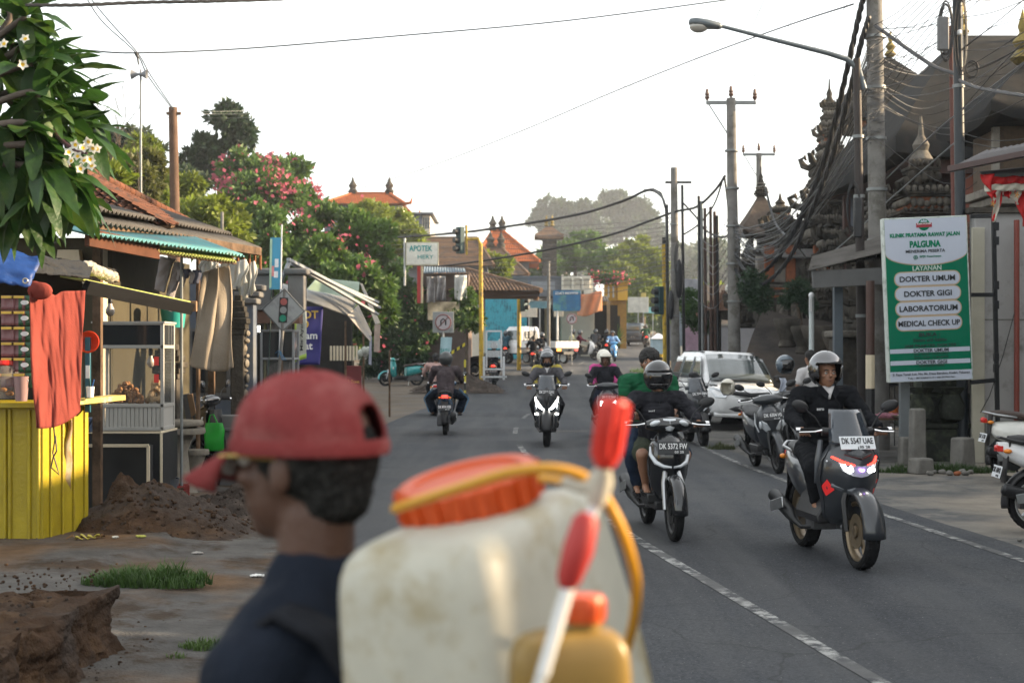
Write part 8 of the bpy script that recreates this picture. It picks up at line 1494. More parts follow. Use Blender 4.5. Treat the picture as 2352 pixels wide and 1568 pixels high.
LM=[leafmesh(L,w,b,i) for i,(L,w,b) in enumerate(((.33,.050,.15),(.30,.047,.35),(.35,.053,.5),(.27,.045,.1),(.31,.052,.7),(.37,.055,.3)))]
r=random.Random(12)
W_=[(15,20,8.0,80),(60,40,7.8,30),(30,100,8.2,60),(95,95,8.0,20),(20,165,8.0,40),(75,150,7.7,10),(120,170,8.2,20),(30,235,7.9,0),(90,225,7.6,-10),(140,235,8.0,20),(20,300,7.7,-30),(75,300,7.5,-20),(130,300,7.8,0),(185,300,8.2,0),(30,370,7.8,-50),(90,370,7.6,-50),(140,385,7.9,-30),(30,430,7.9,-75),(95,430,7.7,-70),(165,440,8.0,-50),(-20,130,8.3,0),(-30,330,8.2,-40),(190,240,8.3,10),(60,480,8.0,-85)]
nl=0
for k,(px,py,Y,ang) in enumerate(W_):
    c0=P(px,py,Y)-O; ax=V((math.cos(R(ang)),-.15*math.sin(k*1.7),math.sin(R(ang)))).normalized()
    base=V((.1,0,1.9+ (c0.z-1.9)*.35)) if k%3 else V((0,.1,2.2)); mid=base.lerp(c0-ax*.25,.6)+V((0,.1*math.sin(k),.08)); mb=MB(); mb.tube(smooth_pts([base,mid,c0-ax*.12,c0]),[.028-.0012*i for i in range(13)],7); part('branch',mb,mat('frangipani_bark',(.16,.13,.11),.8,0,.25,12,.3,40),t,smooth=60)
    q0=ax.to_track_quat('Z','Y')
    for i in range(12 if k<20 else 11):
        az=i*2.4+r.uniform(-.3,.3); el=r.uniform(25,95); d=V((math.sin(R(el))*math.cos(az),math.sin(R(el))*math.sin(az),math.cos(R(el)))); d=q0@d; d.z-=.22; d.normalize()
        o=bpy.data.objects.new('leaf',r.choice(LM)); COL.objects.link(o); o.parent=t; o.location=c0+ax*r.uniform(-.07,.03); o.rotation_mode='QUATERNION'; o.rotation_quaternion=d.to_track_quat('Y','Z')@Euler((0,r.uniform(-.5,.5),0)).to_quaternion(); s_=r.uniform(.8,1.15); o.scale=(s_,s_,s_); nl+=1
mb=MB(); mb.tube([(0,0,0),(.05,0,.9),(-.05,0,1.7),(.1,.05,2.3)],[.11,.09,.08,.06],12); part('trunk',mb,MATS['frangipani_bark'],t,smooth=60)
m_pet=mat('petal_white',(.78,.76,.68),.5,0,.05,20,transl=.25); m_pc=mat('petal_yellow',(.85,.55,.03),.5,0,.05,20)
def pet(L,w,inner=False):
    mb=MB(); mb.grid(lambda u,v:((v-.5)*2*w*math.sin(pi*min(1,.06+.94*u)**.75)**.8+.006*u*0,L*u,.012*math.sin(u*2.6)+.15*abs((v-.5)*2*w)-(.0 if not inner else -.0012)),8,4); me=mb.mesh('petal',80); me.materials.append(m_pc if inner else m_pet); return me
PM,PI_=pet(.042,.015),pet(.020,.009,True)
for k,(px,py) in enumerate(((175,333),(190,342),(180,362),(168,372),(205,325),(216,340),(196,372),(184,388),(206,365),(60,93),(12,104),(52,148),(158,352),(212,382),(225,345))):
    Y=7.35+.03*(k%4) if px>150 else 7.3; f=bpy.data.objects.new('flower',None); COL.objects.link(f); f.parent=t; f.location=P(px,py,Y)-O; f.scale=(.8,.8,.8); f.rotation_euler=(R(90)+r.uniform(-.5,.5),r.uniform(-.5,.5),r.uniform(-.6,.6))
    for j in range(5):
        e=bpy.data.objects.new('petal',PM); COL.objects.link(e); e.parent=f; e.rotation_euler=(.35,0,2*pi*j/5+k); e=bpy.data.objects.new('petal_base',PI_); COL.objects.link(e); e.parent=f; e.rotation_euler=(.42,0,2*pi*j/5+k)
mb=MB(); mb.tube(smooth_pts([P(120,300,7.7)-O,P(150,330,7.5)-O,P(180,348,7.42)-O,P(200,352,7.4)-O]),[.012]*9+[.008]*4,7); part('flower_stalk',mb,mat('purple_stalk',(.10,.04,.05),.5),t)
# ================= cables
m_cab=mat('black_cable',(.016,.016,.018),.6,0,.2,9); m_cabg=mat('grey_cable_sheath',(.16,.16,.165),.6,0,.2,9)
def cable(lab,pts,r_,m=None,group=None,name='overhead_cable',k=6,n=6,tw=0):
    p=smooth_pts([P(*q) for q in pts],k)
    if tw:
        mb=MB()
        for s in (0,2.1,4.2): mb.tube([q+V((math.cos(i*.9+s),math.sin(i*.9+s)*.6,math.sin(i*.9+s)))*tw for i,q in enumerate(p)],r_,5)
    else: mb=MB(); mb.tube(p,r_,n)
    return single(name,lab,'cable',mb,m or m_cab,group,smooth=60)
cable('thick twisted cable crossing the top left corner of the view',[(60,12,7.5),(180,12,7.6),(330,6,7.8),(500,3,8),(700,-4,8.4),(900,-16,8.8)],.006,k=14,tw=.006)
cable('long single cable running from the frangipani to the upper right',[(100,110,24),(200,116,24),(312,122,24),(560,112,25),(900,84,26),(1300,48,27),(1700,-4,28)],.013)
cable('cable pair sagging from the cable joint down to the wooden pole, left strand',[(195,-10,24),(235,50,24),(312,122,24),(340,175,25),(395,250,27.8)],.010)
cable('cable pair sagging from the cable joint down to the wooden pole, right strand',[(202,-10,24),(250,48,24),(316,122,24.2),(345,172,25),(399,252,27.8)],.010)
mb=Caps(); mb.cap(P(313,124,24),P(316,132,24),.03,.02); mb.cap(P(316,132,24),P(318,148,24),.018,.012); single('cable_joint','small black clamp where the left cables meet','clamp',mb,m_cab)
cable('dashed looking grey cable rising from the orange roof to the upper right',[(735,458,80),(870,420,70),(1000,378,62),(1200,300,52),(1400,215,44),(1600,135,38),(1800,62,32),(1960,10,25)],.016)
for k,(a,b,c_) in enumerate((((400,262,28),(900,250,34),(1450,215,39)),((400,258,28),(900,236,34),(1900,160,25)),((330,270,40),(800,262,40),(1250,222,40)))): cable('faint thin wire crossing the bright sky from the wooden pole',[a,((a[0]+b[0])/2,(a[1]+b[1])/2+5,(a[2]+b[2])/2),b,((c_[0]+b[0])/2,(c_[1]+b[1])/2+3,(c_[2]+b[2])/2),c_],.004,M['galv'],'faint sky wires')
for k,(x0,x1) in enumerate(((1622,1760),(1679,1850),(1737,1960))): cable(('left','middle','right')[k]+' line of three rising from the crossarm insulators',[(x0,222,39),(x0+28,205,37),(x0+(x1-x0)*.6,110,32),(x1,-10,25)],.007,M['galv'])
for k in range(3): cable(('left','middle','right')[k]+' slack line linking the near crossarm to the far one',[(1622+57*k,232,39),(1650+50*k,310,46),(1706+37*k,350,57)],.007,M['galv'])
# heavy bundles swooping from the concrete pole to the crossarm pole
cable('thick black cable bundle swooping left of the lamp pole, upper strand',[(1990,-30,23.8),(1975,30,24),(1948,150,24.5),(1915,290,26),(1875,420,29),(1825,530,32),(1780,600,35),(1735,634,37),(1702,610,38.5),(1684,560,39)],.028,k=10,tw=.028)
cable('thick black cable bundle swooping left of the lamp pole, lower strand',[(1996,40,23.8),(1975,110,24),(1950,220,24.6),(1915,350,26),(1870,470,29),(1815,590,32),(1765,645,35),(1730,655,37),(1700,640,38.5),(1684,600,39)],.028,k=10,tw=.026)
cable('short pale coiled cable arching below the bundles',[(1758,430,38),(1780,510,38),(1810,545,37),(1820,550,36)],.03,m_cabg)
rr_=random.Random(3)
for k in range(34):
    x0=1990+rr_.uniform(-8,14); y0=rr_.uniform(100,330); ym=rr_.uniform(500,590); x1=1684+rr_.uniform(-4,4); y1=rr_.uniform(480,600)
    cable('thin wire in the fan spreading from the concrete pole to the crossarm pole',[(x0,y0,23.8),(x0-(x0-x1)*.3,y0+(ym-y0)*.55,28),(x0-(x0-x1)*.62,ym-10,33),(x0-(x0-x1)*.85,ym+18,37),(x1,y1,39)],.0065,(m_cab,m_cabg,M['galv'])[k%3],'fan of thin wires to the crossarm pole')
for k in range(9):
    x0=2010+rr_.uniform(-10,15); y0=rr_.uniform(0,230); x1=2195+rr_.uniform(-6,8); y1=rr_.uniform(0,220)
    cable('thin wire strung between the concrete pole and the black steel pole',[(x0,y0,23.8),((x0+x1)/2,(y0+y1)/2+rr_.uniform(4,22),22.6),(x1,y1,21.4)],.006,(m_cab,m_cabg)[k%2],'wires between the two near poles')
for k in range(16):
    x0=2205; y0=rr_.uniform(0,330); y1=y0+rr_.uniform(-180,60)
    cable('thin wire leaving the black steel pole towards the right border',[(x0,y0,21.4),(2280,(y0+y1)/2+rr_.uniform(4,14),20.5),(2370,y1,19.5)],.006,(m_cab,m_cabg,m_cab)[k%3],'wires leaving to the right border')
for k in range(9):
    x0=2005+k*4; cable('slanting wire climbing from the concrete pole out of the top right',[(x0,60+k*22,23.8),(2060+k*10,30+k*8,22.6),(2120+k*14,-20,21)],.006,m_cab,'wires climbing out of the top')
cable('thick grey cable drooping from the concrete pole to the black pole',[(2012,60,23.7),(2060,95,23.2),(2110,130,22.6),(2150,155,22),(2195,170,21.4)],.032,mat('weathered_duct',(.10,.10,.105),.7),k=8)
cable('grey duct continuing from the black pole to the right border',[(2205,185,21.3),(2240,200,21),(2290,210,20.6),(2370,222,20)],.020,m_cabg,k=8,tw=.014)
cable('straight stay wire climbing from behind the clinic sign',[(1870,615,30),(1950,548,27),(2020,480,25),(2110,400,23),(2200,322,21.5)],.012,M['galv'])
cable('second straight stay wire rising to the right border',[(2035,412,24),(2120,330,22.5),(2200,260,21.4),(2370,130,20)],.012,m_cabg)
# coils and boxes on the poles
def coil(lab,px,py,Y,w,h_,n=5,name='cable_coil'):
    mb=MB()
    for i in range(n):
        a0=rr_.uniform(0,.6); cx,cy=px+rr_.uniform(-3,3),py+rr_.uniform(-3,3); ww,hh=w*rr_.uniform(.75,1.1),h_*rr_.uniform(.8,1.1)
        mb.tube([P(cx+ww*math.cos(a0+2*pi*j/22),cy+hh*math.sin(a0+2*pi*j/22),Y+.04*i) for j in range(23)],.009,5,cap=False)
    return single(name,lab,'cable coil',mb,m_cab,smooth=60)
coil('oval coil of black cable on the iron lamp pole',1962,475,22.2,16,58,4); coil('tangled cable coil hanging from the top of the black pole',2172,70,21.2,15,70,7); coil('loop of cable on the black pole near the top',2208,80,21.2,14,90,5); coil('small loop of wire right of the black pole',2232,160,21,14,18,3); coil('coil tied to the square concrete pole',1560,600,46.6,10,40,4)
def gadget(lab,px,py,Y,w,h_,m,name='junction_box'): mb=MB(); mb.box((0,0,0),(w,.10,h_)); return single(name,lab,'junction box',mb,m,loc=P(px,py,Y),bevel=.02)
gadget('grey junction box hung on wires left of the black pole top',2166,78,21.1,.16,.50,m_cabg); gadget('black splice closure on the lamp pole above the shelter',1970,500,22.2,.13,.62,M['dark']); gadget('small white connector on the black pole',2203,75,21.2,.05,.08,M['white'])
mb=MB()
for k in range(60): z0=rr_.uniform(80,330); mb.tube([P(2012+rr_.uniform(-24,24),z0,23.85),P(2012+rr_.uniform(-26,26),z0+rr_.uniform(-16,16),23.78),P(2012+rr_.uniform(-24,24),z0+rr_.uniform(-10,10),23.85)],.006,4)
single('wire_tangle','dense tangle of thin wires bound around the concrete pole','wire tangle',mb,m_cabg,kind='stuff')
# mid-distance main cables over the road
cable('heavy cable over the road from the arched lamp to the far left, upper one',[(1528,475,47),(1520,452,48),(1500,438,50),(1478,440,50),(1430,462,50),(1330,492,52),(1200,515,54),(1050,535,58),(870,548,64)],.045)
cable('heavy cable over the road, lower one reaching the pharmacy sign',[(1665,405,39.5),(1640,440,42),(1600,475,45),(1548,487,47),(1480,512,48),(1400,540,50),(1250,575,53),(1100,600,56),(1005,612,58)],.040)
cable('looping cable between the square concrete pole and the crossarm pole, upper',[(1568,465,47),(1600,500,46),(1622,530,45),(1660,545,42),(1680,530,39)],.03)
cable('crossing cable between the square concrete pole and the crossarm pole',[(1568,540,47),(1605,515,46),(1640,470,43),(1662,406,39.5)],.026)
cable('hanging cable with knots left of the crossarm pole',[(1664,406,39.5),(1672,470,39.4),(1678,560,39.3),(1690,640,39.2)],.028)
for k in range(16): y0=500+k*9.5; cable('thin wire in the band crossing above the far houses',[(1545,y0,47),(1400,y0+14+k,52),(1230,y0+20+k,56),(1050,y0+10+k*2,60),(880,y0+22+k,66)],.010,m_cabg,'band of wires above the far houses')
for k in range(8): cable('slack thin wire between the pole cluster and the crossarm pole',[(1570+rr_.uniform(0,60),500+k*26,45),(1640,530+k*24+rr_.uniform(0,20),42),(1684,480+k*22,39)],.010,m_cabg,'slack wires at the pole cluster')

for k in range(12):
    x0=2196+rr_.uniform(-4,8); y0=rr_.uniform(20,420); cable('thin wire crossing behind the black pole to the temple side',[(1990,y0*.6+60,24),(2100,y0*.8+70+rr_.uniform(-10,30),25),(x0,y0+30,25),(2360,y0-rr_.uniform(-20,110),24)],.006,(m_cab,m_cabg)[k%2],'wires crossing behind the black pole')
# ---------------- traffic placement
k_black=cloth('black',(.016,.017,.02)); k_char=cloth('charcoal',(.035,.035,.042)); k_navy=cloth('navy',(.012,.017,.035)); k_olive=cloth('olive',(.06,.07,.05)); k_green=cloth('green',(.02,.13,.06)); k_white=cloth('white',(.62,.60,.60)); k_pink=cloth('pink',(.65,.10,.32)); k_yellow=cloth('yellow',(.55,.45,.10)); k_maroon=cloth('maroon',(.11,.02,.04)); k_mauve=cloth('mauve',(.30,.2,.2)); k_grey=cloth('mid_grey',(.13,.125,.135)); k_tealc=cloth('slate_teal',(.04,.10,.14)); k_track=cloth('track',(.012,.018,.03)); k_beige=cloth('beige',(.42,.36,.28)); k_jeans=cloth('jeans',(.03,.045,.08))
h_silver=mat('helmet_silver',(.15,.15,.155),.16,.85,.06,3,coat=.5); h_black=mat('helmet_black',(.03,.03,.033),.2,.1,.08,3,coat=.8); h_white=mat('helmet_cream',(.7,.66,.56),.25,0,.06,3,coat=.6); h_greyh=mat('helmet_grey',(.10,.11,.12),.25,.2,.06,3,coat=.5)
v_dark=mat('visor_dark',(.012,.012,.014),.05,0,.02,2,coat=1); v_smoke=mat('visor_smoke',(.05,.05,.05),.05,0,.02,2,coat=1,alpha=.6)
# the two nearest riders
pN=(2.55,11.35,.016); dN=187
scooter('black and grey maxi scooter with white plate, bronze wheels and red light strips',pN,dN,'paint_charcoal','nmax',True,pf='DK 5547 UAE|05 28',pwhite=True,screen=.26,rim=m_rim_g,sc=1.0,col2='paint_grey')
rider('young man in silver open helmet and black jacket on the maxi scooter',pN,dN,k_black,k_black,hel=h_silver,visor=(60,18,v_smoke,1),collar=k_white,fine=True,vox=.0075,sc=1.0,face=2,lean=.03,knee=.2,logo='aero',bulk=1.15)
pM=(1.35,12.95,.016); dM=185
scooter('black step-through scooter with chrome levers and clear headlight on the handlebar',pM,dM,'paint_black','mio',pf='DK 5372 FW|03 25',sc=1.0)
rider('bare legged rider in black full-visor helmet, dark jacket and olive shorts',pM,dM,k_char,k_olive,hel=h_black,hk='full',visor=(16,-62,v_dark,1),fine=True,vox=.0075,shorts=True,knee=.2,lean=.05,logo='surf',bulk=1.15,drop=-.10,sc=.98)
rider('curly haired passenger in green t-shirt sitting behind the rider with the dark visor',pM,dM,k_green,k_jeans,hair=1.13,pillion=True,sleeve=False,fine=True,vox=.009,face=-14,bulk=1.2,drop=-.02)
p=(.62,25.2,.016)
scooter('black maxi scooter with two slanted bright headlights and smoked windscreen',p,178,'paint_charcoal','pcx',True,pf='DK 2712 GAG|06 29',screen=.26,sc=1.03)
rider('rider in mottled grey helmet and face mask on the scooter with slanted headlights',p,178,k_grey,k_black,hel=h_greyh,hk='open',visor=(58,20,v_smoke,1),mask=k_char,collar=k_white,vox=.011,fine=False,shoes=M['dark'])
rider('passenger in yellow top half hidden behind the masked rider',p,178,k_yellow,k_black,hel=h_silver,pillion=True,vox=.014,shoes=M['dark'])
p=(1.80,27.2,.016)
scooter('dark scooter with one bright headlight behind the orange pump handle',p,181,'paint_charcoal','vario',True,pf='DK 9128 GAU|08 26')
rider('rider in cream open helmet and dark zipped jacket',p,181,k_char,k_navy,skin=m_skind,hel=h_white,vox=.011,shoes=M['dark'])
rider('passenger in pink top and white helmet behind the rider with cream helmet',p,181,k_pink,k_black,hel=h_white,pillion=True,vox=.014,shoes=M['dark'],bulk=1.12)
# going away
p=(-1.33,28.7,.016)
scooter('dark blue scooter with glowing tail light ridden away in the left lane',p,1,'paint_blue','vario',tail=True,pr='DK 8934 KBB|09 28')
tr_=rider('rider seen from behind in grey-brown long sleeve shirt and striped wide track trousers',p,1,cloth('taupe',(.10,.08,.085)),k_track,skin=m_skind,hel=mat('helmet_matt',(.05,.055,.055),.4,0,.06,3,coat=.2),vox=.011,knee=.36,feet=.27,flare=.03,bulk=1.25)
for sx in (-1,1):
    for j in range(2): mb=MB(); mb.tube([(sx*.27,-.18+.02*j,.90-.03*j),(sx*.455,.15+.02*j,.70-.03*j),(sx*.40,.10+.03*j,.55),(sx*.345,.06+.03*j,.42)],.009,6); part('trouser_stripe',mb,mat('pale_blue_stripe',(.10,.25,.42),.7),tr_)
p=(-1.98,37,.016)
scooter('small white scooter just ahead of the rider in striped track trousers',p,2,'paint_white','vario',tail=False)
rider('rider in pale pink shirt and blue cap on small white scooter',p,2,cloth('pale_pink',(.5,.33,.3)),k_black,hair=1.02,vox=.014,shoes=M['dark'])
p=(1.15,46,terr(46)+.016)
scooter('dark scooter ridden towards us behind the masked rider',p,182,'paint_black','vario')
rider('rider in shiny silver helmet seen above the masked rider',p,182,k_black,k_black,hel=h_silver,visor=(50,10,v_smoke,1),vox=.014,sc=1.03,shoes=M['dark'])
Yl=53; p=(-.66,Yl,terr(Yl)+.016)
scooter('motorbike carrying an upright aluminium ladder on its tail',p,-2,'paint_black','vario',tail=True,pr='DK 4410 FS')
rider('dark dressed rider hidden behind the ladder he carries',p,-2,k_black,k_black,hel=h_black,vox=.015,shoes=M['dark'])
t=thing('folding_ladder','telescopic aluminium ladder strapped upright behind a motorbike rider','ladder',(p[0],p[1]-1.12,p[2]+.32),0)
m_alu=mat('aluminium',(.62,.64,.66),.35,.5,.1,8)
for sx in (-1,1):
    mb=MB(); mb.box((sx*.36,-.03,.36),(.08,.05,.85)); part('stile',mb,m_alu,t,bevel=.006)
    mb=MB(); mb.box((sx*.27,.02,1.05),(.06,.05,1.35)); part('stile',mb,m_alu,t,bevel=.006)
for z in (.04,.32): mb=MB(); mb.box((0,-.03,z),(.95 if z<.1 else .68,.05,.06)); part('rung',mb,m_alu,t,bevel=.006)
for k in range(7): mb=MB(); mb.box((0,.02,.78+k*.034),(.48,.05,.024)); part('rung',mb,m_alu,t)
for k in range(7): mb=MB(); mb.box((0,.02,1.10+k*.04),(.48,.05,.026)); part('rung',mb,m_alu,t)
mb=MB(); mb.box((0,.02,1.71),(.58,.05,.06)); part('rung',mb,m_alu,t)
def combo(Y,px,deg,col,top,legs,hel,lab,rl,style='vario',tail=False,group=None,pil=None,pill='',lit=False,pr=None,screen=0,hair=None):
    p=G(px,Y,.02); scooter(lab,p,deg,col,style,lit,tail,pr=pr,screen=screen)
    rider(rl,p,deg,top,legs,hel=hel,hair=hair,vox=.018,shoes=M['dark'])
    if pil: rider(pill,p,deg,pil,k_black,hel=hel,pillion=True,vox=.018,shoes=M['dark'])
combo(74,1163,-3,'paint_black',k_tealc,k_black,h_greyh,'scooter with red tail light between the ladder and the pickup','rider in slate blue shirt right of the ladder',tail=True,pil=k_tealc,pill='passenger in slate blue shirt right of the ladder',pr='DK 3107')
combo(66,1226,-4,'paint_black',k_black,k_black,None,'scooter in front of the tail of the pickup','bareheaded rider in black printed shirt by the tail of the pickup',tail=True,hair=1.0)
combo(71,1246,-6,'paint_white',k_black,k_jeans,h_black,'scooter right of the bareheaded rider','rider in black jacket and black helmet right of the bareheaded rider')
combo(78,1340,-98,'paint_white',k_maroon,k_beige,h_greyh,'white scooter turning broadside across the road','rider in maroon jacket crossing on a white scooter',pil=cloth('cream',(.5,.48,.3)),pill='passenger in cream top on the crossing scooter',style='pcx')
combo(80,1393,-4,'paint_black',k_black,k_black,h_black,'dark scooter with top box waiting at the junction','dark rider right of the crossing white scooter',tail=True)
combo(76,1408,184,'paint_brightblue',cloth('blue_print',(.25,.4,.65)),k_black,h_black,'bright blue scooter coming round the bend','rider in blue and white shirt on a bright blue scooter')
combo(100,1482,0,'paint_black',cloth('forest',(.02,.07,.04)),k_black,h_black,'scooter with red tail light beside the blue grey car','rider in dark green beside the blue grey car',tail=True)
combo(82,1370,-20,'paint_black',k_grey,k_black,h_greyh,'black scooter half hidden by the crossing one','rider in grey half hidden behind the crossing scooter')
# parked
scooter('teal retro scooter parked on the left dirt shoulder',(( 919-CX)*53/F,53.5,terr(53)+.012),118,'paint_teal','retro',stand=True)
scooter('grey scooter parked with empty seat right of the edge line',(3.55,19.8,.012),184,'paint_charcoal','vario',pf='DK 6304 HS|12 24',stand=True,lean=5,rim=m_rim_b)
scooter('black scooter with white helmet on its mirror parked before the white car',(3.28,25.3,.012),184,'paint_charcoal','pcx',pf='DK 7265 DBN|10 27',screen=.26,stand=True,lean=4)
scooter('black scooter parked behind the grey one, helmet hung on its mirror',(4.12,21.6,.012),186,'paint_black','vario',pf='DK 2619 HU',stand=True,lean=4)
def loose_helmet(label,loc,rz,m,**k):
    t=thing('hanging_helmet',label,'helmet',loc,R(rz),rx=.25); helmet((0,0,0),0,t,m,'open',1,k.get('visor')); return t
loose_helmet('cream open helmet hanging on the mirror of the scooter before the white car',P(1671,893,25.0),150,h_white)
loose_helmet('blue grey helmet perched on the mirror of the scooter behind the grey one',P(1805,842,21.5),200,mat('helmet_bluegrey',(.12,.16,.20),.25,.1,.06,3,coat=.5),visor=(20,-40,v_dark,1))
# towel over the handlebar
mb=MB(); mb.grid(lambda u,v:tuple(P(1790+14*u+2*math.sin(v*7),868+48*v,21.3)+V((0,-.03*math.sin(v*5+u*6)-.1*v,0))),8,12); single('towel','pale towel hung over the handlebar of the scooter behind the grey one','towel',mb,cloth('towel',(.4,.43,.5)),solid=.008,smooth=60)
# white retro scooters on the right border
scooter('white retro scooter with red tail light parked by the stained wall',(6.93,17.8,.012),-92,'paint_cream','retro',stand=True,sc=1.03,pwhite=True,pr='DK 5128|07 27')
scooter('white scooter with pink decals parked nearest on the right shoulder',(5.42,12.9,.012),-94,'paint_white','vario',stand=True,pwhite=True,pr='DK 6042|01 26',rim=M['steel'])
# teal lit vehicle lights done; cars
def car_loft(S,e=5,n=28):
    mb=MB(); rings=[]
    for y,w,z0,z1 in S:
        ring=[]
        for j in range(n):
            a=2*pi*j/n; c,s_=math.cos(a),math.sin(a); ring.append((w*math.copysign(abs(c)**(2/e),c),y,(z0+z1)/2+(z1-z0)/2*math.copysign(abs(s_)**(2/e),s_)))
        rings.append(ring)
    mb.loft(rings); return mb
def cab(w0,w1,z0,z1,ys0,ys1):
    "greenhouse: bottom rectangle at z0 (half width w0, y from ys0[0] to ys0[1]), top at z1"
    mb=MB(); rings=[]
    for k,(f) in enumerate((0,.5,.86,1)):
        w=w0+(w1-w0)*(f**1.3); a=ys0[0]+(ys1[0]-ys0[0])*f; b=ys0[1]+(ys1[1]-ys0[1])*f; z=z0+(z1-z0)*f
        if f==1: w-=.06; a+=.05; b-=.05; z+=.03
        rings.append(sel(z,0,(a+b)/2,w,(b-a)/2,32,7))
    mb.loft(rings); return mb
def car(label,pos,deg,pm,plate,van=True,lit=False,roll=0,cat='car',group=None):
    """forward +y, front bumper at y=2.05"""
    t=thing('car',label,cat,pos,R(deg),group,ry=R(roll))
    mb=car_loft([(-2.05,.66,.42,.95),(-2.0,.76,.32,1.0),(-1.6,.83,.24,1.02),(0,.84,.22,1.0),(1.2,.84,.22,.98),(1.55,.83,.24,.94),(1.85,.80,.26,.86),(2.02,.70,.30,.76),(2.08,.56,.36,.66)]); part('car_body',mb,pm,t,smooth=60)
    mb=cab(.80,.62,.94,1.60,(-1.98,1.52),(-1.72,.40)); part('cabin',mb,pm,t,smooth=50)
    # glass panels sit a few mm proud of the cabin
    def pane(name,a,b,c,d): 
        mb=MB(); a,b,c,d=map(V,(a,b,c,d)); mb.grid(lambda u,v:tuple((a*(1-u)+b*u)*(1-v)+(d*(1-u)+c*u)*v+((V((0,.05,.03))*(1-(2*u-1)**2)) if name=='windscreen' else V((0,0,0)))),10,4); return part(name,mb,m_cglass,t,solid=.012,smooth=60)
    w=pane('windscreen',(-.70,1.425,1.0),(.70,1.425,1.0),(.59,.575,1.55),(-.59,.575,1.55))
    pane('rear_window',(.62,-1.945,1.08),(-.62,-1.945,1.08),(-.55,-1.80,1.48),(.55,-1.80,1.48))
    for sx in (-1,1):
        for y0,y1,yt0,yt1 in ((.12,1.10,.14,.58),(-.82,.04,-.80,.05),(-1.72,-.90,-1.60,-.90)):
            pane('side_window',(sx*.797,y0,1.03),(sx*.797,y1,1.03),(sx*.675,yt1,1.50),(sx*.675,yt0,1.50))
        mb=MB(); mb.tube([(sx*.80,.95,1.05),(sx*.90,.98,1.08)],.02,6); mb.ell((sx*.94,.98,1.10),(.11,.06,.075),12,8); part('wing_mirror',mb,M['dark'],t,smooth=60)
        mb=MB(); mb.loft([[(sx*x,y,z) for x,y,z in ((.78,1.80,.80),(.80,1.62,.90),(.62,1.90,.84),(.44,2.02,.74),(.50,2.06,.64),(.70,1.98,.64))],[(sx*x,y,z) for x,y,z in ((.80,1.86,.79),(.80,1.70,.87),(.63,1.97,.82),(.47,2.09,.735),(.52,2.11,.655),(.72,2.03,.66))]]); part('headlight',mb,M['lensw'] if not lit else M['whitelit'],t,bevel=.01)
        mb=MB(); mb.box((sx*.74,-2.0,.82),(.14,.14,.30)); part('tail_light',mb,M['red'],t,bevel=.03)
        for y in (1.30,-1.35):
            k=bpy.data.objects.new('wheel',None); COL.objects.link(k); k.parent=t; k.location=(sx*.74,y,.30)
            mb=ring_tube(.30,.095,.06,36); part('tyre',mb,M['rubber'],k)
            mb=MB(); mb.lathe([(.24,-.09),(.24,.07),(.20,.08),(.05,.06),(.01,.06)],n=20,axis='x')
            if sx<0: mb.v=[(-x,y_,z) for x,y_,z in mb.v]
            for q in range(6):
                a=2*pi*q/6; mb.tube([(sx*.085,.03*math.cos(a),.03*math.sin(a)),(sx*.085,.22*math.cos(a),.22*math.sin(a))],.022,6)
            part('rim',mb,M['steel'],k)
            mb=MB(); mb.lathe([(.345,-.02),(.36,.0),(.345,.012)],n=24,axis='x'); part('wheel_arch',mb,M['dark'],t,loc=(sx*.835,y,.31))
        mb=MB(); mb.box((sx*.845,.1,.86),(.012,.10,.02)); mb.box((sx*.845,-.85,.86),(.012,.10,.02)); part('door_handle',mb,pm,t)
    mb=MB(); 
    for z in (.70,.755,.81): mb.tube([(-.42,2.02-.0,z),(0,2.10,z-.03),(.42,2.02,z)],.020,8,flat=.5)
    part('grille_bar',mb,M['chrome'],t)
    mb=MB(); mb.tube([(-.44,1.99,.76),(0,2.06,.73),(.44,1.99,.76)],.065,8,flat=.7); part('grille',mb,M['dark'],t)
    mb=MB(); mb.tube([(-.60,1.98,.43),(0,2.075,.43),(.60,1.98,.43)],.075,8); part('lower_intake',mb,M['dark'],t)
    mb=MB(); mb.tube([(-.72,1.95,.30),(0,2.12,.30),(.72,1.95,.30)],.05,8); part('bumper_lip',mb,pm,t)
    mb=MB(); mb.tube([(-.66,1.49,1.0),(-.28,1.50,1.03),(.05,1.505,1.035)],.012,6); mb.tube([(.04,1.50,1.03),(.32,1.49,1.03),(.62,1.46,1.0)],.012,6); part('wiper',mb,M['dark'],t)
    for k,(y,z,rz_) in enumerate(((2.14,.45,pi),(-2.08,.60,0))):
        mb=MB(); mb.box((0,0,0),(.43,.01,.135)); pl=part('number_plate',mb,M['plate'],t,loc=(0,y,z),rot=(0,0,rz_)); text(plate,.36,.06,(0,-.007,.012),(1,0,0),(0,0,1),M['white_text'],pl,.012)
    for sx in (-1,1): mb=MB(); mb.tube([(sx*.56,.35,1.61),(sx*.58,-.6,1.635),(sx*.56,-1.6,1.61)],.014,6); part('roof_trim',mb,M['dark'],t)
    mb=MB(); mb.box((0,-2.06,.42),(1.4,.1,.2)); part('rear_bumper',mb,pm,t,bevel=.04)
    return t
m_cglass=mat('car_glass',(.10,.12,.12),.04,.0,.3,1.2,coat=1,c2=(.04,.05,.05),c2s=.8)
car('white people carrier parked on the right shoulder facing us',(4.66,31.6,.02),187,PT['paint_white'],'DK 1483 QT',roll=-2.5)
car('blue grey car with pale roof driving away up the road',G(1462,106,.02),-12,mat('paint_bluegrey',(.055,.075,.10),.3,.2,.05,3,coat=.5),'DK 1190 LA')
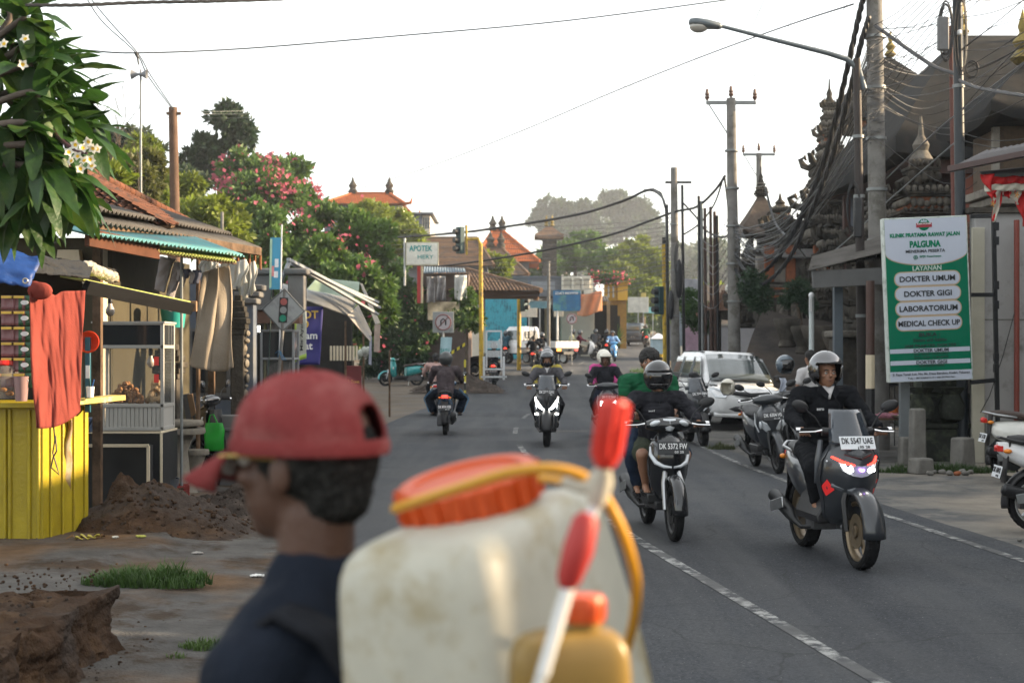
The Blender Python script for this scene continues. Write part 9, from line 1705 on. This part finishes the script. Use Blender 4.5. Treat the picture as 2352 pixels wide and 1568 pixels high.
# pickup truck
def pickup(pos,deg):
    t=thing('pickup_truck','white flatbed pickup with dropped tail lights turning away behind the motorbikes','truck',pos,R(deg)); pm=PT['paint_white']
    mb=cab(.82,.80,.55,1.15,(.55,2.15),(.55,2.12)); part('cab_lower',mb,pm,t); mb=cab(.80,.70,1.12,1.88,(.55,2.10),(.62,1.70)); part('cab_upper',mb,pm,t,smooth=50)
    mb=MB(); mb.box((0,.545,1.50),(.86,.02,.40)); part('rear_window',mb,m_cglass,t,bevel=.05)
    mb=MB(); mb.box((0,.53,1.50),(.92,.015,.025)); mb.box((-.15,.53,1.5),(.02,.015,.4)); mb.box((.15,.53,1.5),(.02,.015,.4)); part('window_bar',mb,M['dark'],t)
    for sx in (-1,1): mb=MB(); mb.slab((sx*.79,.85,1.22),(sx*.79,1.7,1.22),(sx*.735,1.5,1.72),(sx*.735,.85,1.72),.012); part('side_window',mb,m_cglass,t)
    mb=MB(); mb.box((0,-.75,.80),(1.66,2.5,.07)); part('bed_floor',mb,M['dark'],t)
    for sx in (-1,1): mb=MB(); mb.box((sx*.83,-.75,.98),(.035,2.5,.32)); mb.box((sx*.85,-.75,1.10),(.03,2.5,.04)); mb.box((sx*.85,-.75,.86),(.03,2.5,.04)); part('bed_side',mb,pm,t)
    mb=MB(); mb.box((0,-2.01,.98),(1.66,.035,.32)); mb.box((0,-2.03,1.10),(1.6,.03,.04)); part('tailgate',mb,pm,t)
    text('PU 1.5',.34,.07,(.35,-2.04,.98),(1,0,0),(0,0,1),M['red'],t)
    mb=MB(); mb.box((0,-.2,.55),(.7,3.8,.14)); part('chassis',mb,M['dark'],t)
    for sx in (-1,1):
        mb=MB(); mb.box((sx*.62,-2.02,.70),(.26,.05,.10)); part('tail_light',mb,M['amberlit'] if sx<0 else M['red'],t,bevel=.01)
        for y in (1.55,-1.15):
            k=bpy.data.objects.new('wheel',None); COL.objects.link(k); k.parent=t; k.location=(sx*.68,y,.31); part('tyre',ring_tube(.31,.10,.07,28),M['rubber'],k)
            mb=MB(); mb.lathe([(.22,-.1),(.22,.08),(.08,.09),(.01,.09)],n=16,axis='x'); part('rim',mb,M['steel'],k)
    for x in (-.6,-.2,.2,.6): mb=MB(); mb.box((x,.50,1.35),(.03,.04,1.05)); part('rack_bar',mb,M['dark'],t)
    mb=MB(); mb.tube([(-.5,.3,1.0),(-.2,.28,1.28),(.1,.3,1.25),(.3,.3,1.0)],.12,8); single('tarp_bundle','dark bundle lying against the cab in the pickup bed','bundle',mb,M['dark'],loc=pos,rot=(0,0,R(deg)))
pickup(G(1238,73,.02),44)
# walking / standing person in white t-shirt, back to us
def stander(label,pos,deg,top,legs,hair=1.0,sc=1,vox=.013,sleeve=False,long=False,name='person',hat=None,skin=None,armx=.24):
    t=thing(name,label,'person',pos,R(deg),sc=sc); c=Caps(); sk=skin or M['skin']
    c.chain([(0,0,.92),(0,.0,1.12),(0,.0,1.28)],[.125,.115,.13]); c.chain([(0,0,1.28),(0,0,1.42)],[.12,.06]); c.chain([(0,0,1.40),(0,.01,1.50)],[.052,.05]); head_caps(c,(0,.02,1.57),0)
    for sx in (-1,1):
        c.cap((sx*.06,0,1.36),(sx*.17,0,1.35),.07,.058); c.chain([(sx*.17,0,1.35),(sx*armx,.0,1.08),(sx*(armx+.02),.08,.84)],[.05,.04,.026]); c.chain([(sx*(armx+.02),.08,.84),(sx*(armx+.015),.10,.76)],[.03,.026],n=8)
        for q in range(4): c.chain([(sx*(armx+.012),.075+q*.02,.77),(sx*(armx+.008),.08+q*.02,.70),(sx*(armx-.01),.08+q*.02,.665)],[.0115,.0105,.009],n=6)
        c.chain([(sx*(armx-.0),.12,.80),(sx*(armx-.02),.135,.75)],[.013,.010],n=6)
        c.chain([(sx*.09,0,.88),(sx*.10,.01,.48),(sx*.10,-.01,.09)],[.085,.056,.036]); foot(c,(sx*.10,-.01,.09),(sx*.11,.2,.0))
    part('body',remeshed(c,vox,3),sk,t)
    c=Caps(); c.chain([(0,0,.88),(0,.0,1.12),(0,.0,1.28)],[.150,.142,.152]); c.chain([(0,0,1.28),(0,0,1.41)],[.145,.075])
    for sx in (-1,1): c.cap((sx*.07,0,1.35),(sx*.17,0,1.34),.085,.075); c.chain([(sx*.17,0,1.34)]+([(sx*.205,0,1.2)] if not long else [(sx*armx,0,1.08),(sx*(armx+.02),.07,.87)]),[.073,.075] if not long else [.07,.058,.042])
    me=remeshed(c,vox,3,'t_shirt'); 
    wobble(me,lambda p:.011*noise.noise(p*9))
    part('t_shirt' if not long else 'jacket',me,top,t)
    c=Caps(); c.chain([(0,0,.88),(0,0,.95)],[.14,.135])
    for sx in (-1,1): c.chain([(sx*.09,0,.88),(sx*.10,.01,.48),(sx*.10,-.01,.12)],[.105,.078,.06])
    part('trousers',remeshed(c,vox,3,'trousers'),legs,t)
    mb=Caps(); mb.ell((0,-.005,1.62),(.088*hair,.104*hair,.088*hair),16,12); mb.ell((0,-.045,1.57),(.078,.06,.08)); me=remeshed(mb,.009,1,'hair')
    wobble(me,lambda p:.008*noise.noise(p*60))
    part('hair',me,M['hair'],t); return t
stander('person in white t-shirt with dark hair tied back, standing beyond the parked scooters',(4.68,22.3,.01),20,k_white,k_black,sc=.98)
# ---------------- air
hb=MB(); hb.box((0,290,24),(440,640,54)); 
hm=bpy.data.materials.new('haze_air'); hm.use_nodes=True; hn=hm.node_tree.nodes; hn.remove(hn['Principled BSDF'])
pv=hn.new('ShaderNodeVolumePrincipled'); pv.inputs['Color'].default_value=(.88,.93,1,1); pv.inputs['Density'].default_value=.0005; pv.inputs['Anisotropy'].default_value=.35
hm.node_tree.links.new(pv.outputs[0],hn['Material Output'].inputs['Volume'])
o=part('haze',hb,hm); o['kind']='stuff'
bpy.data.scenes.remove(TS)
